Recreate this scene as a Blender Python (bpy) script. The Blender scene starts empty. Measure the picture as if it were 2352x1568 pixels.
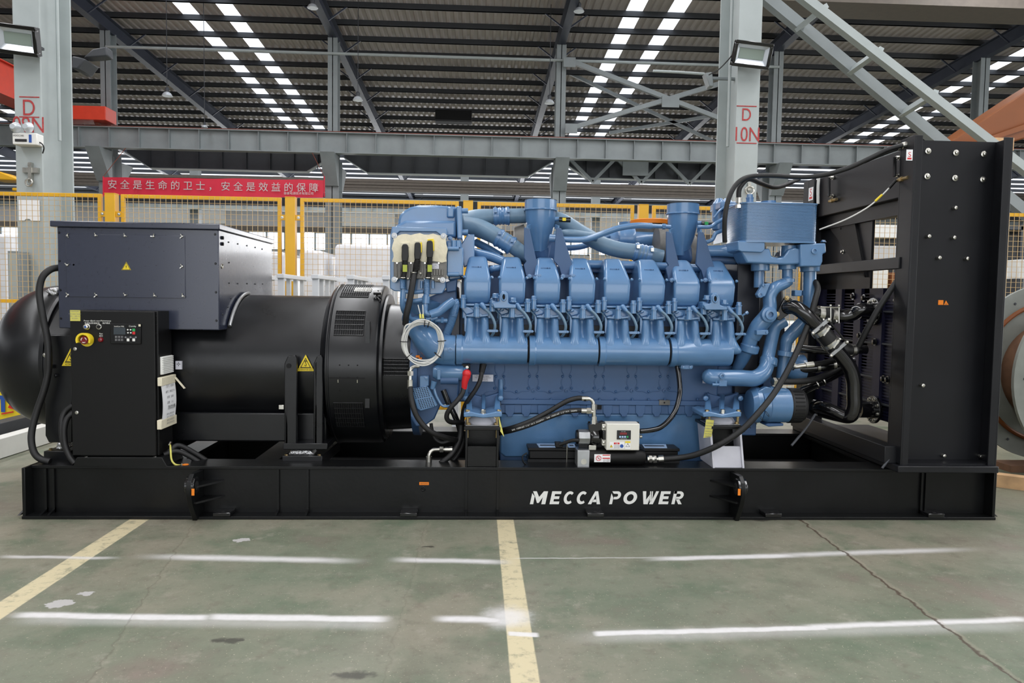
import bpy, bmesh, math, random
from mathutils import Vector, Matrix
random.seed(7)
SC = bpy.context.scene
COL = SC.collection
PI = math.pi
# ---------------------------------------------------------------- camera
FPX, EYE = 1700.0, 1.43
_d = Vector(((1097 - 1176) / FPX, (685 - 784) / FPX, 1)).normalized()
_r = math.radians(.7)
_u = Vector((math.sin(_r), -math.cos(_r), 0)); _u = (_u - _d * _u.dot(_d)).normalized()
_x = _d.cross(_u)
if _x.x < 0: _x = -_x
# rows: camera right / down / forward expressed in the world
CR, CD, CF = (Vector((_x[i], _d[i], _u[i])) for i in range(3))
cam_d = bpy.data.cameras.new('camera'); cam = bpy.data.objects.new('camera', cam_d); COL.objects.link(cam)
cam_d.sensor_width = 36; cam_d.lens = FPX / 2352 * 36; cam_d.clip_start = .05; cam_d.clip_end = 300
m = Matrix.Identity(4)
for i in range(3):
    m[i][0] = CR[i]; m[i][1] = -CD[i]; m[i][2] = -CF[i]
m[0][3], m[1][3], m[2][3] = 0, 0, EYE
cam.matrix_world = m
SC.camera = cam
SC.view_settings.view_transform = 'Standard'; SC.view_settings.look = 'None'
SC.view_settings.exposure = -0.08; SC.view_settings.gamma = 1
SC.cycles.use_denoising = True
SC.cycles.max_bounces = 5; SC.cycles.sample_clamp_indirect = 6
SC.cycles.caustics_reflective = False; SC.cycles.caustics_refractive = False
# ---------------------------------------------------------------- sky and daylight
wd = bpy.data.worlds.new('world'); SC.world = wd; wd.use_nodes = True
bg = wd.node_tree.nodes['Background']; bg.inputs[0].default_value = (.93, .96, 1, 1); bg.inputs[1].default_value = 2.2
def area(name, loc, rot, sx, sy, power, col=(1, 1, 1)):
    l = bpy.data.lights.new(name, 'AREA'); l.shape = 'RECTANGLE'; l.size = sx; l.size_y = sy; l.energy = power; l.color = col
    o = bpy.data.objects.new(name, l); COL.objects.link(o); o.location = loc; o.rotation_euler = rot
    return o
for xs in (-9.85, -1.9, 6.2, 14.3):                       # rooflight strips above the near span
    area('rooflight', (xs, 7.0, 11.6), (0, 0, 0), 1.3, 32, 1550, (.97, .98, 1))
area('added_daylight', (1, -12.5, 3.6), (PI / 2, 0, 0), 16, 6.5, 420, (.96, .98, 1))      # unseen lamp added for frontal daylight from behind the camera
area('added_daylight', (30, 3, 4.5), (0, PI / 2, 0), 8, 22, 3600, (.96, .98, 1))          # unseen lamp added to bring daylight in from the right
area('windowlight', (0, 61.5, 4.4), (-PI / 2, 0, 0), 60, 6, 6000, (.97, .98, 1))     # long windows of the back wall
area('rooflight', (-2, 40, 10.2), (0, 0, 0), 40, 12, 2500, (.97, .98, 1))
# ---------------------------------------------------------------- pixel -> world
def W(px, py, Y):
    """point on the plane y = Y that the photograph shows at (px, py)"""
    d = CR * ((px - 1176) / FPX) + CD * ((py - 784) / FPX) + CF
    return d * (Y / d.y) + Vector((0, 0, EYE))
def F(px, py, z=0.0):
    d = CR * ((px - 1176) / FPX) + CD * ((py - 784) / FPX) + CF
    return d * ((z - EYE) / d.z) + Vector((0, 0, EYE))
# ---------------------------------------------------------------- materials
MATS = {}
def lin(c):
    return tuple(((v / 255) / 12.92 if v / 255 <= .04045 else ((v / 255 + .055) / 1.055) ** 2.4) for v in c) + (1,)
def mat(name, rgb, rough=.5, metal=0, coat=0, var=0, vscale=6, bump=0, bscale=60, spec=.5, emit=0, alpha=1):
    if name in MATS: return MATS[name]
    M = bpy.data.materials.new(name); M.use_nodes = True; MATS[name] = M
    N, L = M.node_tree.nodes, M.node_tree.links
    b = N['Principled BSDF']; c = lin(rgb)
    b.inputs['Base Color'].default_value = c; b.inputs['Roughness'].default_value = rough; b.inputs['Metallic'].default_value = metal
    b.inputs['Coat Weight'].default_value = coat; b.inputs['Coat Roughness'].default_value = .12
    b.inputs['Specular IOR Level'].default_value = spec
    if alpha < 1: b.inputs['Alpha'].default_value = alpha
    if emit:
        b.inputs['Emission Color'].default_value = c; b.inputs['Emission Strength'].default_value = emit
    if var or bump:
        tc = N.new('ShaderNodeTexCoord')
    if var:
        n = N.new('ShaderNodeTexNoise'); n.inputs['Scale'].default_value = vscale; n.inputs['Detail'].default_value = 5
        L.new(tc.outputs['Object'], n.inputs['Vector'])
        r = N.new('ShaderNodeValToRGB'); r.color_ramp.elements[0].position = .3; r.color_ramp.elements[1].position = .7
        r.color_ramp.elements[0].color = tuple(v * (1 - var) for v in c[:3]) + (1,)
        r.color_ramp.elements[1].color = tuple(min(1, v * (1 + var)) for v in c[:3]) + (1,)
        L.new(n.outputs['Fac'], r.inputs[0]); L.new(r.outputs[0], b.inputs['Base Color'])
        rr = N.new('ShaderNodeMapRange'); rr.inputs[3].default_value = max(0, rough - .08); rr.inputs[4].default_value = min(1, rough + .08)
        L.new(n.outputs['Fac'], rr.inputs[0]); L.new(rr.outputs[0], b.inputs['Roughness'])
    if bump:
        n2 = N.new('ShaderNodeTexNoise'); n2.inputs['Scale'].default_value = bscale; n2.inputs['Detail'].default_value = 3
        L.new(tc.outputs['Object'], n2.inputs['Vector'])
        bp = N.new('ShaderNodeBump'); bp.inputs['Strength'].default_value = bump; bp.inputs['Distance'].default_value = .01
        L.new(n2.outputs['Fac'], bp.inputs['Height']); L.new(bp.outputs[0], b.inputs['Normal'])
    return M
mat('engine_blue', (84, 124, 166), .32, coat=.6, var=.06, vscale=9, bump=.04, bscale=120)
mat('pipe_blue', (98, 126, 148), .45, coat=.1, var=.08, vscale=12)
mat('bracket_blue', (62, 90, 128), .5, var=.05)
mat('shaded_blue', (62, 94, 136), .45, var=.06)  # engine blue darkened: shade of low and recessed parts put into the colour
mat('skid_black', (13, 14, 15), .34, var=.18, vscale=5, bump=.05, bscale=40, spec=.3)
mat('gen_black', (16, 17, 20), .3, var=.2, vscale=4, bump=.04, bscale=25, spec=.42)
mat('box_navy', (34, 40, 60), .3, coat=.6, var=.06, vscale=40, spec=.6)
mat('cab_black', (9, 9, 10), .45, bump=.03, bscale=500, spec=.3)
mat('rad_black', (21, 22, 26), .42, var=.12, vscale=3, bump=.02, bscale=300, spec=.35)
mat('core_navy', (22, 22, 48), .5, var=.15)
mat('rubber', (20, 20, 21), .55, var=.15, vscale=30)
mat('gloss_black', (14, 14, 16), .16, coat=.5)
mat('hole', (5, 5, 7), .8)
mat('tag_green', (168, 178, 70), .6)
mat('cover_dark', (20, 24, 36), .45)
mat('plate_black', (12, 12, 14), .6)
mat('bridge_brown', (112, 104, 96), .6, var=.1)
mat('zinc', (196, 194, 186), .3, metal=1, var=.08, vscale=25)
mat('brass', (176, 156, 116), .32, metal=1)
mat('alu', (170, 172, 174), .38, metal=.8, var=.06, vscale=20)
mat('silver_paint', (206, 206, 216), .42, var=.05, vscale=14)
mat('ecu_grey', (112, 110, 106), .5, metal=.3, var=.15, vscale=30)
mat('tape', (222, 214, 190), .65, var=.06, vscale=30, bump=.2, bscale=40)
mat('white', (232, 232, 228), .5)
mat('ivory', (222, 220, 210), .4, bump=.03, bscale=300)
mat('paper', (238, 238, 240), .7)
mat('yellow', (232, 205, 40), .5)
mat('note_yellow', (200, 194, 98), .7)
mat('fence_yellow', (222, 168, 34), .42, var=.05)
mat('wire_yellow', (200, 170, 122), .5)
mat('orange', (236, 130, 24), .5)
mat('red', (204, 34, 40), .4)
mat('dark_red', (120, 14, 24), .25, coat=.5)
mat('green', (40, 160, 84), .5)
mat('lcd', (52, 60, 66), .25)
mat('sky_blue', (170, 196, 228), .5)
mat('mid_blue', (40, 82, 160), .5)
mat('ink', (28, 28, 30), .6)
mat('ink_grey', (120, 120, 124), .6)
mat('cable_white', (206, 206, 202), .42)
mat('steel_grey', (136, 143, 145), .5, var=.1, vscale=2, bump=.03)
mat('steel_light', (168, 176, 176), .5, var=.07, vscale=3, bump=.03)
mat('steel_dark', (58, 61, 66), .55, var=.1)
mat('rafter_blue', (56, 62, 78), .5, var=.1)
mat('rust', (120, 62, 48), .7, var=.2)
mat('roof_sheet', (202, 193, 194), .5, var=.1, vscale=.6)
mat('wall_sheet', (196, 196, 196), .6)
mat('banner_red', (214, 40, 66), .6, var=.08, vscale=2)
mat('stencil_red', (170, 58, 58), .7, var=.25, vscale=40)
mat('crane_red', (222, 74, 52), .42, var=.05)
mat('crane_orange', (122, 64, 14), .5, var=.12, vscale=1)
mat('lamp_glass', (150, 164, 156), .15, coat=.6)
mat('lamp_reflector', (214, 220, 226), .25, metal=.4)
mat('wood', (196, 158, 116), .7, var=.2, vscale=8)
mat('wood_dark', (110, 78, 56), .75, var=.25, vscale=8)
mat('carton', (200, 160, 120), .75, var=.08)
mat('wrap', (222, 222, 226), .3, coat=.4, var=.07, vscale=5, bump=.6, bscale=7)
mat('rail_white', (228, 230, 232), .45)
mat('blue_paint', (38, 92, 170), .45)
mat('reel_grey', (128, 132, 126), .6, var=.12)
mat('timber_white', (220, 220, 216), .6, var=.05)
mat('foil', (190, 190, 192), .25, metal=.9, bump=.9, bscale=60)
def translucent():
    M = bpy.data.materials.new('skylight_sheet'); M.use_nodes = True; N, L = M.node_tree.nodes, M.node_tree.links
    N.remove(N['Principled BSDF'])
    a = N.new('ShaderNodeBsdfTransparent'); b = N.new('ShaderNodeBsdfTranslucent'); x = N.new('ShaderNodeMixShader')
    a.inputs[0].default_value = (.95, .97, 1, 1); b.inputs[0].default_value = (.9, .92, .95, 1); x.inputs[0].default_value = .35
    L.new(a.outputs[0], x.inputs[1]); L.new(b.outputs[0], x.inputs[2]); L.new(x.outputs[0], N['Material Output'].inputs[0])
    MATS['skylight_sheet'] = M
translucent()
# ---------------------------------------------------------------- objects
ORG = {}
def tag(o, label=None, cat=None, group=None, kind=None):
    if label: o['label'] = label
    if cat: o['category'] = cat
    if group: o['group'] = group
    if kind: o['kind'] = kind
    return o
def thing(name, label, cat, loc, group=None):
    o = bpy.data.objects.new(name, None); COL.objects.link(o); o.empty_display_size = .1
    o.location = Vector(loc); ORG[o.name] = Vector(loc)
    return tag(o, label, cat, group)
def tree_copy(o, off=Vector((0, 0, 0)), parent=None):
    c = o.copy(); COL.objects.link(c)
    if parent is None:
        c.location = o.location + Vector(off)
    else:
        c.parent = parent
    ORG[c.name] = ORG.get(o.name, Vector()) + Vector(off)
    for ch in list(o.children): tree_copy(ch, off, c)
    return c
def cr(pts, sub=6):
    """Catmull-Rom through the points"""
    P = [Vector(p) for p in pts]
    if len(P) < 3: return P
    Q = [P[0] * 2 - P[1]] + P + [P[-1] * 2 - P[-2]]; out = []
    for i in range(1, len(Q) - 2):
        a, b, c, d = Q[i - 1:i + 3]
        for k in range(sub):
            t = k / sub
            out.append(.5 * (2 * b + (c - a) * t + (2 * a - 5 * b + 4 * c - d) * t * t + (3 * b - a - 3 * c + d) * t ** 3))
    return out + [P[-1]]
class MB:
    def __init__(s): s.v = []; s.f = []
    def add(s, vs, fs):
        k = len(s.v); s.v += [Vector(v) for v in vs]; s.f += [tuple(i + k for i in f) for f in fs]; return s
    def box(s, x0, x1, y0, y1, z0, z1):
        return s.add([(x, y, z) for z in (z0, z1) for y in (y0, y1) for x in (x0, x1)],
                     [(0, 2, 3, 1), (4, 5, 7, 6), (0, 1, 5, 4), (2, 6, 7, 3), (0, 4, 6, 2), (1, 3, 7, 5)])
    def pb(s, a, b, c, d, Y0, Y1):
        """box whose front face (at Y0) covers pixels a..c, b..d"""
        mx, my = (a + c) / 2, (b + d) / 2
        return s.box(W(a, my, Y0).x, W(c, my, Y0).x, Y0, Y1, W(mx, d, Y0).z, W(mx, b, Y0).z)
    def prism(s, A, off):
        A = [Vector(p) for p in A]; n = len(A); off = Vector(off)
        return s.add(A + [p + off for p in A], [tuple(range(n)), tuple(range(2 * n - 1, n - 1, -1))] + [(i, (i + 1) % n, n + (i + 1) % n, n + i) for i in range(n)])
    def pp(s, pix, Y0, Y1):
        return s.prism([W(a, b, Y0) for a, b in pix], (0, Y1 - Y0, 0))
    def yz(s, pts, x0, x1):
        return s.prism([(x0, y, z) for y, z in pts], (x1 - x0, 0, 0))
    def xy(s, pts, z0, z1):
        return s.prism([(x, y, z0) for x, y in pts], (0, 0, z1 - z0))
    def rings(s, R, closed=False, cap=True):
        n = len(R[0]); k = len(s.v); s.v += [Vector(p) for r in R for p in r]; m = len(R)
        for i in range(m if closed else m - 1):
            j = (i + 1) % m
            for a in range(n):
                b = (a + 1) % n; s.f.append((k + i * n + a, k + i * n + b, k + j * n + b, k + j * n + a))
        if cap and not closed:
            s.f.append(tuple(k + a for a in range(n))[::-1]); s.f.append(tuple(k + (m - 1) * n + a for a in range(n)))
        return s
    def tube(s, pts, r, n=12, sub=6, closed=False, smooth=True):
        P = cr(pts, sub) if smooth and not closed else [Vector(p) for p in pts]; m = len(P)
        rr = [r] * m if not isinstance(r, (list, tuple)) else [r[min(len(r) - 1, int(i / (m - 1) * (len(r) - 1)))] + (i / (m - 1) * (len(r) - 1) % 1) * (r[min(len(r) - 1, int(i / (m - 1) * (len(r) - 1)) + 1)] - r[min(len(r) - 1, int(i / (m - 1) * (len(r) - 1)))]) for i in range(m)]
        T = []
        for i in range(m):
            a = P[i - 1] if (i or closed) else P[0]; b = P[(i + 1) % m] if (i < m - 1 or closed) else P[-1]
            T.append((b - a).normalized())
        u = T[0].orthogonal().normalized(); R = []
        for i in range(m):
            u = (u - T[i] * u.dot(T[i])).normalized(); w = T[i].cross(u)
            R.append([P[i] + (u * math.cos(2 * PI * k / n) + w * math.sin(2 * PI * k / n)) * rr[i] for k in range(n)])
        return s.rings(R, closed)
    def ptube(s, pts, r, n=12, sub=6, **k):
        """tube through (px, py, Y)"""
        return s.tube([W(*p) for p in pts], r, n, sub, **k)
    def cyl(s, p, q, r, r2=None, n=24):
        return s.tube([p, q], [r, r if r2 is None else r2], n, smooth=False)
    def lathe(s, prof, o, ax, n=32):
        """prof: (distance along ax, radius)"""
        o = Vector(o); ax = Vector(ax).normalized(); u = ax.orthogonal().normalized(); w = ax.cross(u)
        return s.rings([[o + ax * t + (u * math.cos(2 * PI * k / n) + w * math.sin(2 * PI * k / n)) * max(r, 1e-4) for k in range(n)] for t, r in prof])
    def torus(s, c, ax, R, r, n=40, m=10):
        c = Vector(c); ax = Vector(ax).normalized(); u = ax.orthogonal().normalized(); w = ax.cross(u)
        return s.tube([c + (u * math.cos(2 * PI * k / n) + w * math.sin(2 * PI * k / n)) * R for k in range(n)], r, m, closed=True)
    def ball(s, c, r, n=14):
        return s.lathe([(-r * math.cos(PI * i / 8), r * math.sin(PI * i / 8)) for i in range(9)], c, (0, 0, 1), n)
    def hexb(s, p, d, r, h):
        """hex head with a washer"""
        p = Vector(p); d = Vector(d).normalized()
        s.cyl(p, p + d * h * .25, r * 1.35, n=16)
        return s.lathe([(h * .25, r), (h * .9, r), (h, r * .8)], p, d, 6)
    def bar(s, p, q, w, h, up=(0, 0, 1)):
        """rectangular bar from p to q"""
        p, q = Vector(p), Vector(q); t = (q - p).normalized(); up = Vector(up)
        a = t.cross(up).normalized() * w / 2; b = a.cross(t).normalized() * h / 2
        return s.prism([p + a + b, p - a + b, p - a - b, p + a - b], q - p)
    def build(s, name, material, parent=None, bev=0, seg=2, ang=35, label=None, cat=None, group=None, kind=None, loc=None, sub=0):
        if parent is not None: o0 = ORG[parent.name]
        elif loc is not None: o0 = Vector(loc)
        else:
            xs = [v.x for v in s.v]; ys = [v.y for v in s.v]; zs = [v.z for v in s.v]
            o0 = Vector(((min(xs) + max(xs)) / 2, (min(ys) + max(ys)) / 2, min(zs)))
        me = bpy.data.meshes.new(name); bm = bmesh.new()
        vs = [bm.verts.new(v - o0) for v in s.v]
        for f in s.f:
            try: bm.faces.new([vs[i] for i in f])
            except ValueError: pass
        bmesh.ops.recalc_face_normals(bm, faces=bm.faces); bm.to_mesh(me); bm.free()
        for p in me.polygons: p.use_smooth = True
        me.set_sharp_from_angle(angle=math.radians(ang))
        me.materials.append(MATS[material] if isinstance(material, str) else material)
        o = bpy.data.objects.new(name, me); COL.objects.link(o)
        if parent is not None: o.parent = parent
        else: o.location = o0
        ORG[o.name] = o0
        if bev:
            b = o.modifiers.new('bevel', 'BEVEL'); b.width = bev; b.segments = seg; b.limit_method = 'ANGLE'; b.angle_limit = math.radians(32); b.harden_normals = False
        if sub:
            q = o.modifiers.new('sub', 'SUBSURF'); q.levels = sub; q.render_levels = sub
        return tag(o, label, cat, group, kind)
def text(name, body, size, p, material, parent=None, ux=(1, 0, 0), uy=(0, 0, 1), align='CENTER', ext=0, shear=0, bold=0, sx=1, **k):
    """lettering as a flat mesh; p = baseline point"""
    c = bpy.data.curves.new(name, 'FONT'); c.body = body; c.size = size; c.align_x = align; c.offset = bold; c.shear = shear
    t = bpy.data.objects.new(name, c); COL.objects.link(t); bpy.context.view_layer.update()
    me = bpy.data.meshes.new_from_object(t); bpy.data.objects.remove(t)
    ux, uy, p = Vector(ux).normalized(), Vector(uy).normalized(), Vector(p)
    b = MB(); b.v = [p + ux * v.co.x * sx + uy * v.co.y for v in me.vertices]; b.f = [tuple(q.vertices) for q in me.polygons]
    bpy.data.meshes.remove(me)
    return b.build(name, material, parent, **k)
def V(*a): return Vector(a)
# ================================================================ floor
def floor_material():
    M = bpy.data.materials.new('painted_concrete'); M.use_nodes = True; N, L = M.node_tree.nodes, M.node_tree.links
    b = N['Principled BSDF']; tc = N.new('ShaderNodeTexCoord'); sep = N.new('ShaderNodeSeparateXYZ'); L.new(tc.outputs['Object'], sep.inputs[0])
    X, Y = sep.outputs[0], sep.outputs[1]
    def op(o, a, c=None, cl=False):
        n = N.new('ShaderNodeMath'); n.operation = o; n.use_clamp = cl
        for i, v in enumerate((a, c)):
            if v is None: continue
            if isinstance(v, (int, float)): n.inputs[i].default_value = v
            else: L.new(v, n.inputs[i])
        return n.outputs[0]
    def noise(sc, det=5, rough=.6, vec=None):
        n = N.new('ShaderNodeTexNoise'); n.inputs['Scale'].default_value = sc; n.inputs['Detail'].default_value = det; n.inputs['Roughness'].default_value = rough
        L.new(vec or tc.outputs['Object'], n.inputs['Vector']); return n.outputs['Fac']
    def ss(v, a, c):
        n = N.new('ShaderNodeMapRange'); n.interpolation_type = 'SMOOTHSTEP'; n.inputs[1].default_value = a; n.inputs[2].default_value = c
        L.new(v, n.inputs[0]); return n.outputs[0]
    def mix(f, a, c):
        n = N.new('ShaderNodeMix'); n.data_type = 'RGBA'
        L.new(f, n.inputs[0])
        for i, v in ((6, a), (7, c)):
            if isinstance(v, tuple): n.inputs[i].default_value = v
            else: L.new(v, n.inputs[i])
        return n.outputs[2]
    nL, nM, nF, nS = noise(.55), noise(2.6, 6), noise(28, 4), noise(95, 2)
    col = mix(ss(nL, .35, .65), lin((110, 116, 99)), lin((134, 129, 114)))
    col = mix(ss(nM, .42, .72), col, lin((88, 102, 82)))
    col = mix(ss(noise(1.3, 6), .52, .72), col, lin((124, 113, 103)))
    col = mix(op('MULTIPLY', ss(nF, .55, .75), .35), col, lin((84, 82, 74)))
    col = mix(op('MULTIPLY', ss(nS, .66, .72), .75), col, lin((194, 186, 164)))
    col = mix(op('MULTIPLY', ss(noise(9, 6, .75), .5, .72), .45), col, lin((92, 82, 72)))
    col = mix(op('MULTIPLY', ss(noise(6, 5, .7), .56, .74), .5), col, lin((156, 150, 138)))
    def band(v, a, c, s0):
        return op('MULTIPLY', ss(v, a - s0, a + s0), op('SUBTRACT', 1, ss(v, c - s0, c + s0)))
    wob = op('MULTIPLY', op('SUBTRACT', noise(5, 3), .5), .03)
    # yellow walkway lines along the hall, worn
    worn = ss(noise(16, 6, .7), .28, .52)
    ym = None
    for a, c in ((-2.185, -2.065), (.142, .25)):
        k = band(op('ADD', X, op('MULTIPLY', wob, .15)), a, c, .004); ym = k if ym is None else op('MAXIMUM', ym, k)
    col = mix(op('MULTIPLY', ym, op('ADD', op('MULTIPLY', worn, .75), .2)), col, lin((202, 190, 156)))
    # sprayed white lines across
    wm = None
    def line(p, q, wd, soft, k=1.0, fade=.05):
        nonlocal wm
        a, c = F(*p), F(*q); sl = (c.y - a.y) / (c.x - a.x)
        yy = op('SUBTRACT', op('ADD', op('SUBTRACT', Y, op('MULTIPLY', op('SUBTRACT', X, a.x), sl)), wob), a.y)
        mk = op('MULTIPLY', op('MULTIPLY', band(yy, -wd, wd, soft), band(X, a.x, c.x, fade)), k)
        wm = mk if wm is None else op('MAXIMUM', wm, mk)
    line((40, 1412), (480, 1419), .028, .018); line((480, 1417), (885, 1422), .03, .018)
    line((1008, 1420), (1160, 1424), .028, .02); line((1168, 1454), (1236, 1458), .02, .008, .95, .01)
    line((1365, 1455), (1900, 1441), .024, .014, 1, .02); line((1850, 1440), (2360, 1422), .024, .022)
    line((60, 1420), (880, 1432), .05, .04, .35, .1); line((1365, 1462), (2350, 1434), .05, .045, .35, .2)
    line((10, 1278), (255, 1281), .016, .02, .8, .08); line((370, 1278), (785, 1287), .034, .03, .85, .2)
    line((920, 1285), (1150, 1290), .03, .025, .9, .1); line((1185, 1282), (1520, 1280), .006, .006, .6, .05)
    line((1510, 1283), (1830, 1275), .03, .02, .95, .12); line((1780, 1275), (2190, 1262), .03, .03, .75, .25)
    c0 = F(1165, 1418)                                         # overspray blot on the yellow line
    dist = op('SQRT', op('ADD', op('POWER', op('SUBTRACT', X, c0.x), 2), op('POWER', op('MULTIPLY', op('SUBTRACT', Y, c0.y), 1.0), 2)))
    blot = op('MULTIPLY', op('SUBTRACT', 1, ss(op('ADD', dist, op('MULTIPLY', op('SUBTRACT', noise(9, 4), .5), .14)), .03, .16)), .8)
    wm = op('MAXIMUM', wm, blot)
    col = mix(op('MULTIPLY', wm, op('ADD', .75, op('MULTIPLY', nF, .35))), col, lin((216, 214, 214)))
    # slab joints and cracks
    for p, q, wd, k in (((1840, 1195), (2330, 1560), .008, .85), ((452, 1192), (235, 1520), .004, .3), ((980, 1200), (925, 1400), .003, .2)):
        a, c = F(*p), F(*q); sl = (c.x - a.x) / (c.y - a.y)
        xx = op('SUBTRACT', op('ADD', op('SUBTRACT', X, op('MULTIPLY', op('SUBTRACT', Y, a.y), sl)), op('MULTIPLY', op('SUBTRACT', noise(9, 5), .5), .09)), a.x)
        mk = op('MULTIPLY', band(xx, -wd, wd, .004), k)
        col = mix(mk, col, lin((72, 58, 48)))
        col = mix(op('MULTIPLY', band(xx, wd, wd + .02, .008), k * .3), col, lin((166, 154, 138)))
    # oil stains
    st = None
    for px, py, r in ((525, 1470, .09), (815, 1550, .1), (548, 1470, .05), (1750, 1194, .1), (980, 1255, .04)):
        c = F(px, py); d = op('SQRT', op('ADD', op('POWER', op('SUBTRACT', X, c.x), 2), op('POWER', op('MULTIPLY', op('SUBTRACT', Y, c.y), 2.6), 2)))
        k = op('SUBTRACT', 1, ss(op('ADD', d, op('MULTIPLY', op('SUBTRACT', noise(22, 5), .5), .16)), r * .4, r)); st = k if st is None else op('MAXIMUM', st, k)
    col = mix(op('MULTIPLY', st, .75), col, lin((48, 44, 40)))
    for px, py, r in ((138, 1385, .055), (557, 1240, .035), (205, 1362, .03)):   # pale bare patches
        c = F(px, py); d = op('SQRT', op('ADD', op('POWER', op('MULTIPLY', op('SUBTRACT', X, c.x), .9), 2), op('POWER', op('SUBTRACT', Y, c.y), 2)))
        col = mix(op('SUBTRACT', 1, ss(op('ADD', d, op('MULTIPLY', op('SUBTRACT', noise(14, 4), .5), .12)), r * .85, r)), col, lin((176, 174, 172)))
    L.new(col, b.inputs['Base Color'])
    L.new(op('ADD', .3, op('MULTIPLY', nM, .3)), b.inputs['Roughness'])
    bp = N.new('ShaderNodeBump'); bp.inputs['Strength'].default_value = .12; bp.inputs['Distance'].default_value = .01
    L.new(nF, bp.inputs['Height']); L.new(bp.outputs[0], b.inputs['Normal'])
    return M
MB().box(-46, 52, -15, 64, -.1, 0).build('floor', floor_material(), kind='structure', loc=(0, 0, 0))
# ================================================================ roof
def roofz(y): return 11.45 - .048 * (y - 28.4)
STR = [(c + s - .3, c + s + .3) for c in (-25.9, -9.85, 6.2, 22.5, 38.6) for s in (-.75, .75)]
roof = MB()
xs, x = [], -46.0
def sheet(x0, x1, y0, y1):
    x = x0; pts = []
    while x < x1 - 1e-6:
        for dx, dz in ((0, 0), (.09, 0), (.13, .05), (.25, .05)):
            if x + dx < x1: pts.append((x + dx, dz))
        x += .29
    pts.append((x1, 0)); n = len(pts)
    roof.add([(a, y, roofz(y) + .2 + dz) for y in (y0, y1) for a, dz in pts], [(i, i + 1, n + i + 1, n + i) for i in range(n - 1)])
cur = -46.0
for a, c in STR:
    sheet(cur, a, -15, 49.6); sheet(a, c, -15, 17); cur = c
sheet(cur, 52, -15, 49.6)
CEIL = roof.build('ceiling', 'roof_sheet', kind='structure', loc=(0, 0, 11))
for a, c in STR:
    MB().prism([(a, 17, roofz(17) + .24), (c, 17, roofz(17) + .24), (c, 49.6, roofz(49.6) + .24), (a, 49.6, roofz(49.6) + .24)], (0, 0, .01)).build('skylight_panel', 'skylight_sheet', CEIL)
rows = [-38, -29.9, -21.8, -13.65, -5.45, 3.03, 11.31, 19.4, 27.5, 35.6, 43.7]
ys = [23.8 + 1.5 * k for k in range(27)]
ks = 0
for y in ys:
    z = roofz(y)
    MB().box(-46, 52, y - .035, y + .035, z, z + .2).box(-46, 52, y - .035, y + .05, z, z + .012).build('purlin', 'steel_dark', CEIL)
far = MB()                                                     # far span: pale sheets alternate with daylight sheets between the purlins
k = 0
for i, y in enumerate(ys):
    if 49 < y < 62.5:
        for j in range(len(rows) - 1):
            a, c = rows[j] + .3, rows[j + 1] - .3
            f1, f2 = a + (c - a) * random.uniform(.0, .2), a + (c - a) * random.uniform(.75, 1)
            MB().prism([(f1, y + .8, roofz(y + .8) + .2), (f2, y + .8, roofz(y + .8) + .2), (f2, y + 1.45, roofz(y + 1.45) + .2), (f1, y + 1.45, roofz(y + 1.45) + .2)], (0, 0, .01)).build('skylight_panel', 'skylight_sheet', CEIL)
        far.prism([(-46, y - .05, roofz(y - .05) + .22), (52, y - .05, roofz(y - .05) + .22), (52, y + .8, roofz(y + .8) + .22), (-46, y + .8, roofz(y + .8) + .22)], (0, 0, .02))
far.build('roof_sheeting', 'roof_sheet', CEIL)
for x in rows:
    if abs(x) > 37: continue
    b = MB(); y0, y1 = 22.5, 63
    for dx, a, c in ((.14, -.02, 0), (.008, -.5, -.02), (.14, -.52, -.5)):
        b.prism([(x - dx, y0, roofz(y0) + a), (x + dx, y0, roofz(y0) + a), (x + dx, y0, roofz(y0) + c), (x - dx, y0, roofz(y0) + c)], (0, y1 - y0, roofz(y1) - roofz(y0)))
    for y in ys[::2]:
        for s in (-1, 1):
            b.bar((x + s * .05, y, roofz(y) - .5), (x + s * .75, y, roofz(y) + .02), .05, .05)
    b.build('rafter', 'rafter_blue', CEIL)
MB().cyl((-13.6, 28.1, 10.35), (11.3, 28.1, 10.35), .05, n=10).build('conduit', 'steel_light', CEIL)
vz = W(1042, 270, 37.5)
b = MB().box(vz.x - .9, vz.x + .9, 37.2, 37.9, vz.z - .25, vz.z + .3); b.build('roof_fan', 'hole', CEIL, bev=.03)
# ================================================================ outer walls and windows
WB = 63.0
MB().box(-46, 52, WB, WB + .2, 0, 5.2).box(-46, 52, WB, WB + .2, 6.75, 10.1).box(18, 52, WB, WB + .2, 5.2, 6.75).build('wall_back', 'wall_sheet', kind='structure', loc=(0, WB, 0))
WBK = bpy.data.objects['wall_back']
for a, c in ((-29, -21), (-12, -7), (-5, 2), (9, 15), (22, 33)): MB().box(a, c, WB - .12, WB - .02, 7.3, 8.35).build('wall_panel', 'white', WBK)
MB().box(-46, 52, WB - .1, WB - .02, 6.78, 7.15).build('wall_rail', 'bridge_brown', WBK)
MB().box(-46, 52, WB - .15, WB - .02, 8.5, 10.0).build('wall_band', 'steel_dark', WBK)
k = 1
for a in (-44, -34, -24, -14, -4, 6):
    w = MB()
    for i in range(7): w.box(a + .3 + i * 1.5, a + .42 + i * 1.5, WB - .02, WB + .15, 5.2, 6.75)
    w.box(a + .3, a + 9.5, WB - .02, WB + .15, 5.2, 5.28).box(a + .3, a + 9.5, WB - .02, WB + .15, 6.67, 6.75)
    o = w.build('window_%d' % k, 'steel_light', kind='structure')
    MB().box(a + .3, a + 9.5, WB + .05, WB + .06, 5.25, 6.7).build('window_pane', 'skylight_sheet', o); k += 1
MB().box(-46.2, -46, -15, 64, 0, 8).build('wall_left', 'wall_sheet', kind='structure')
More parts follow.
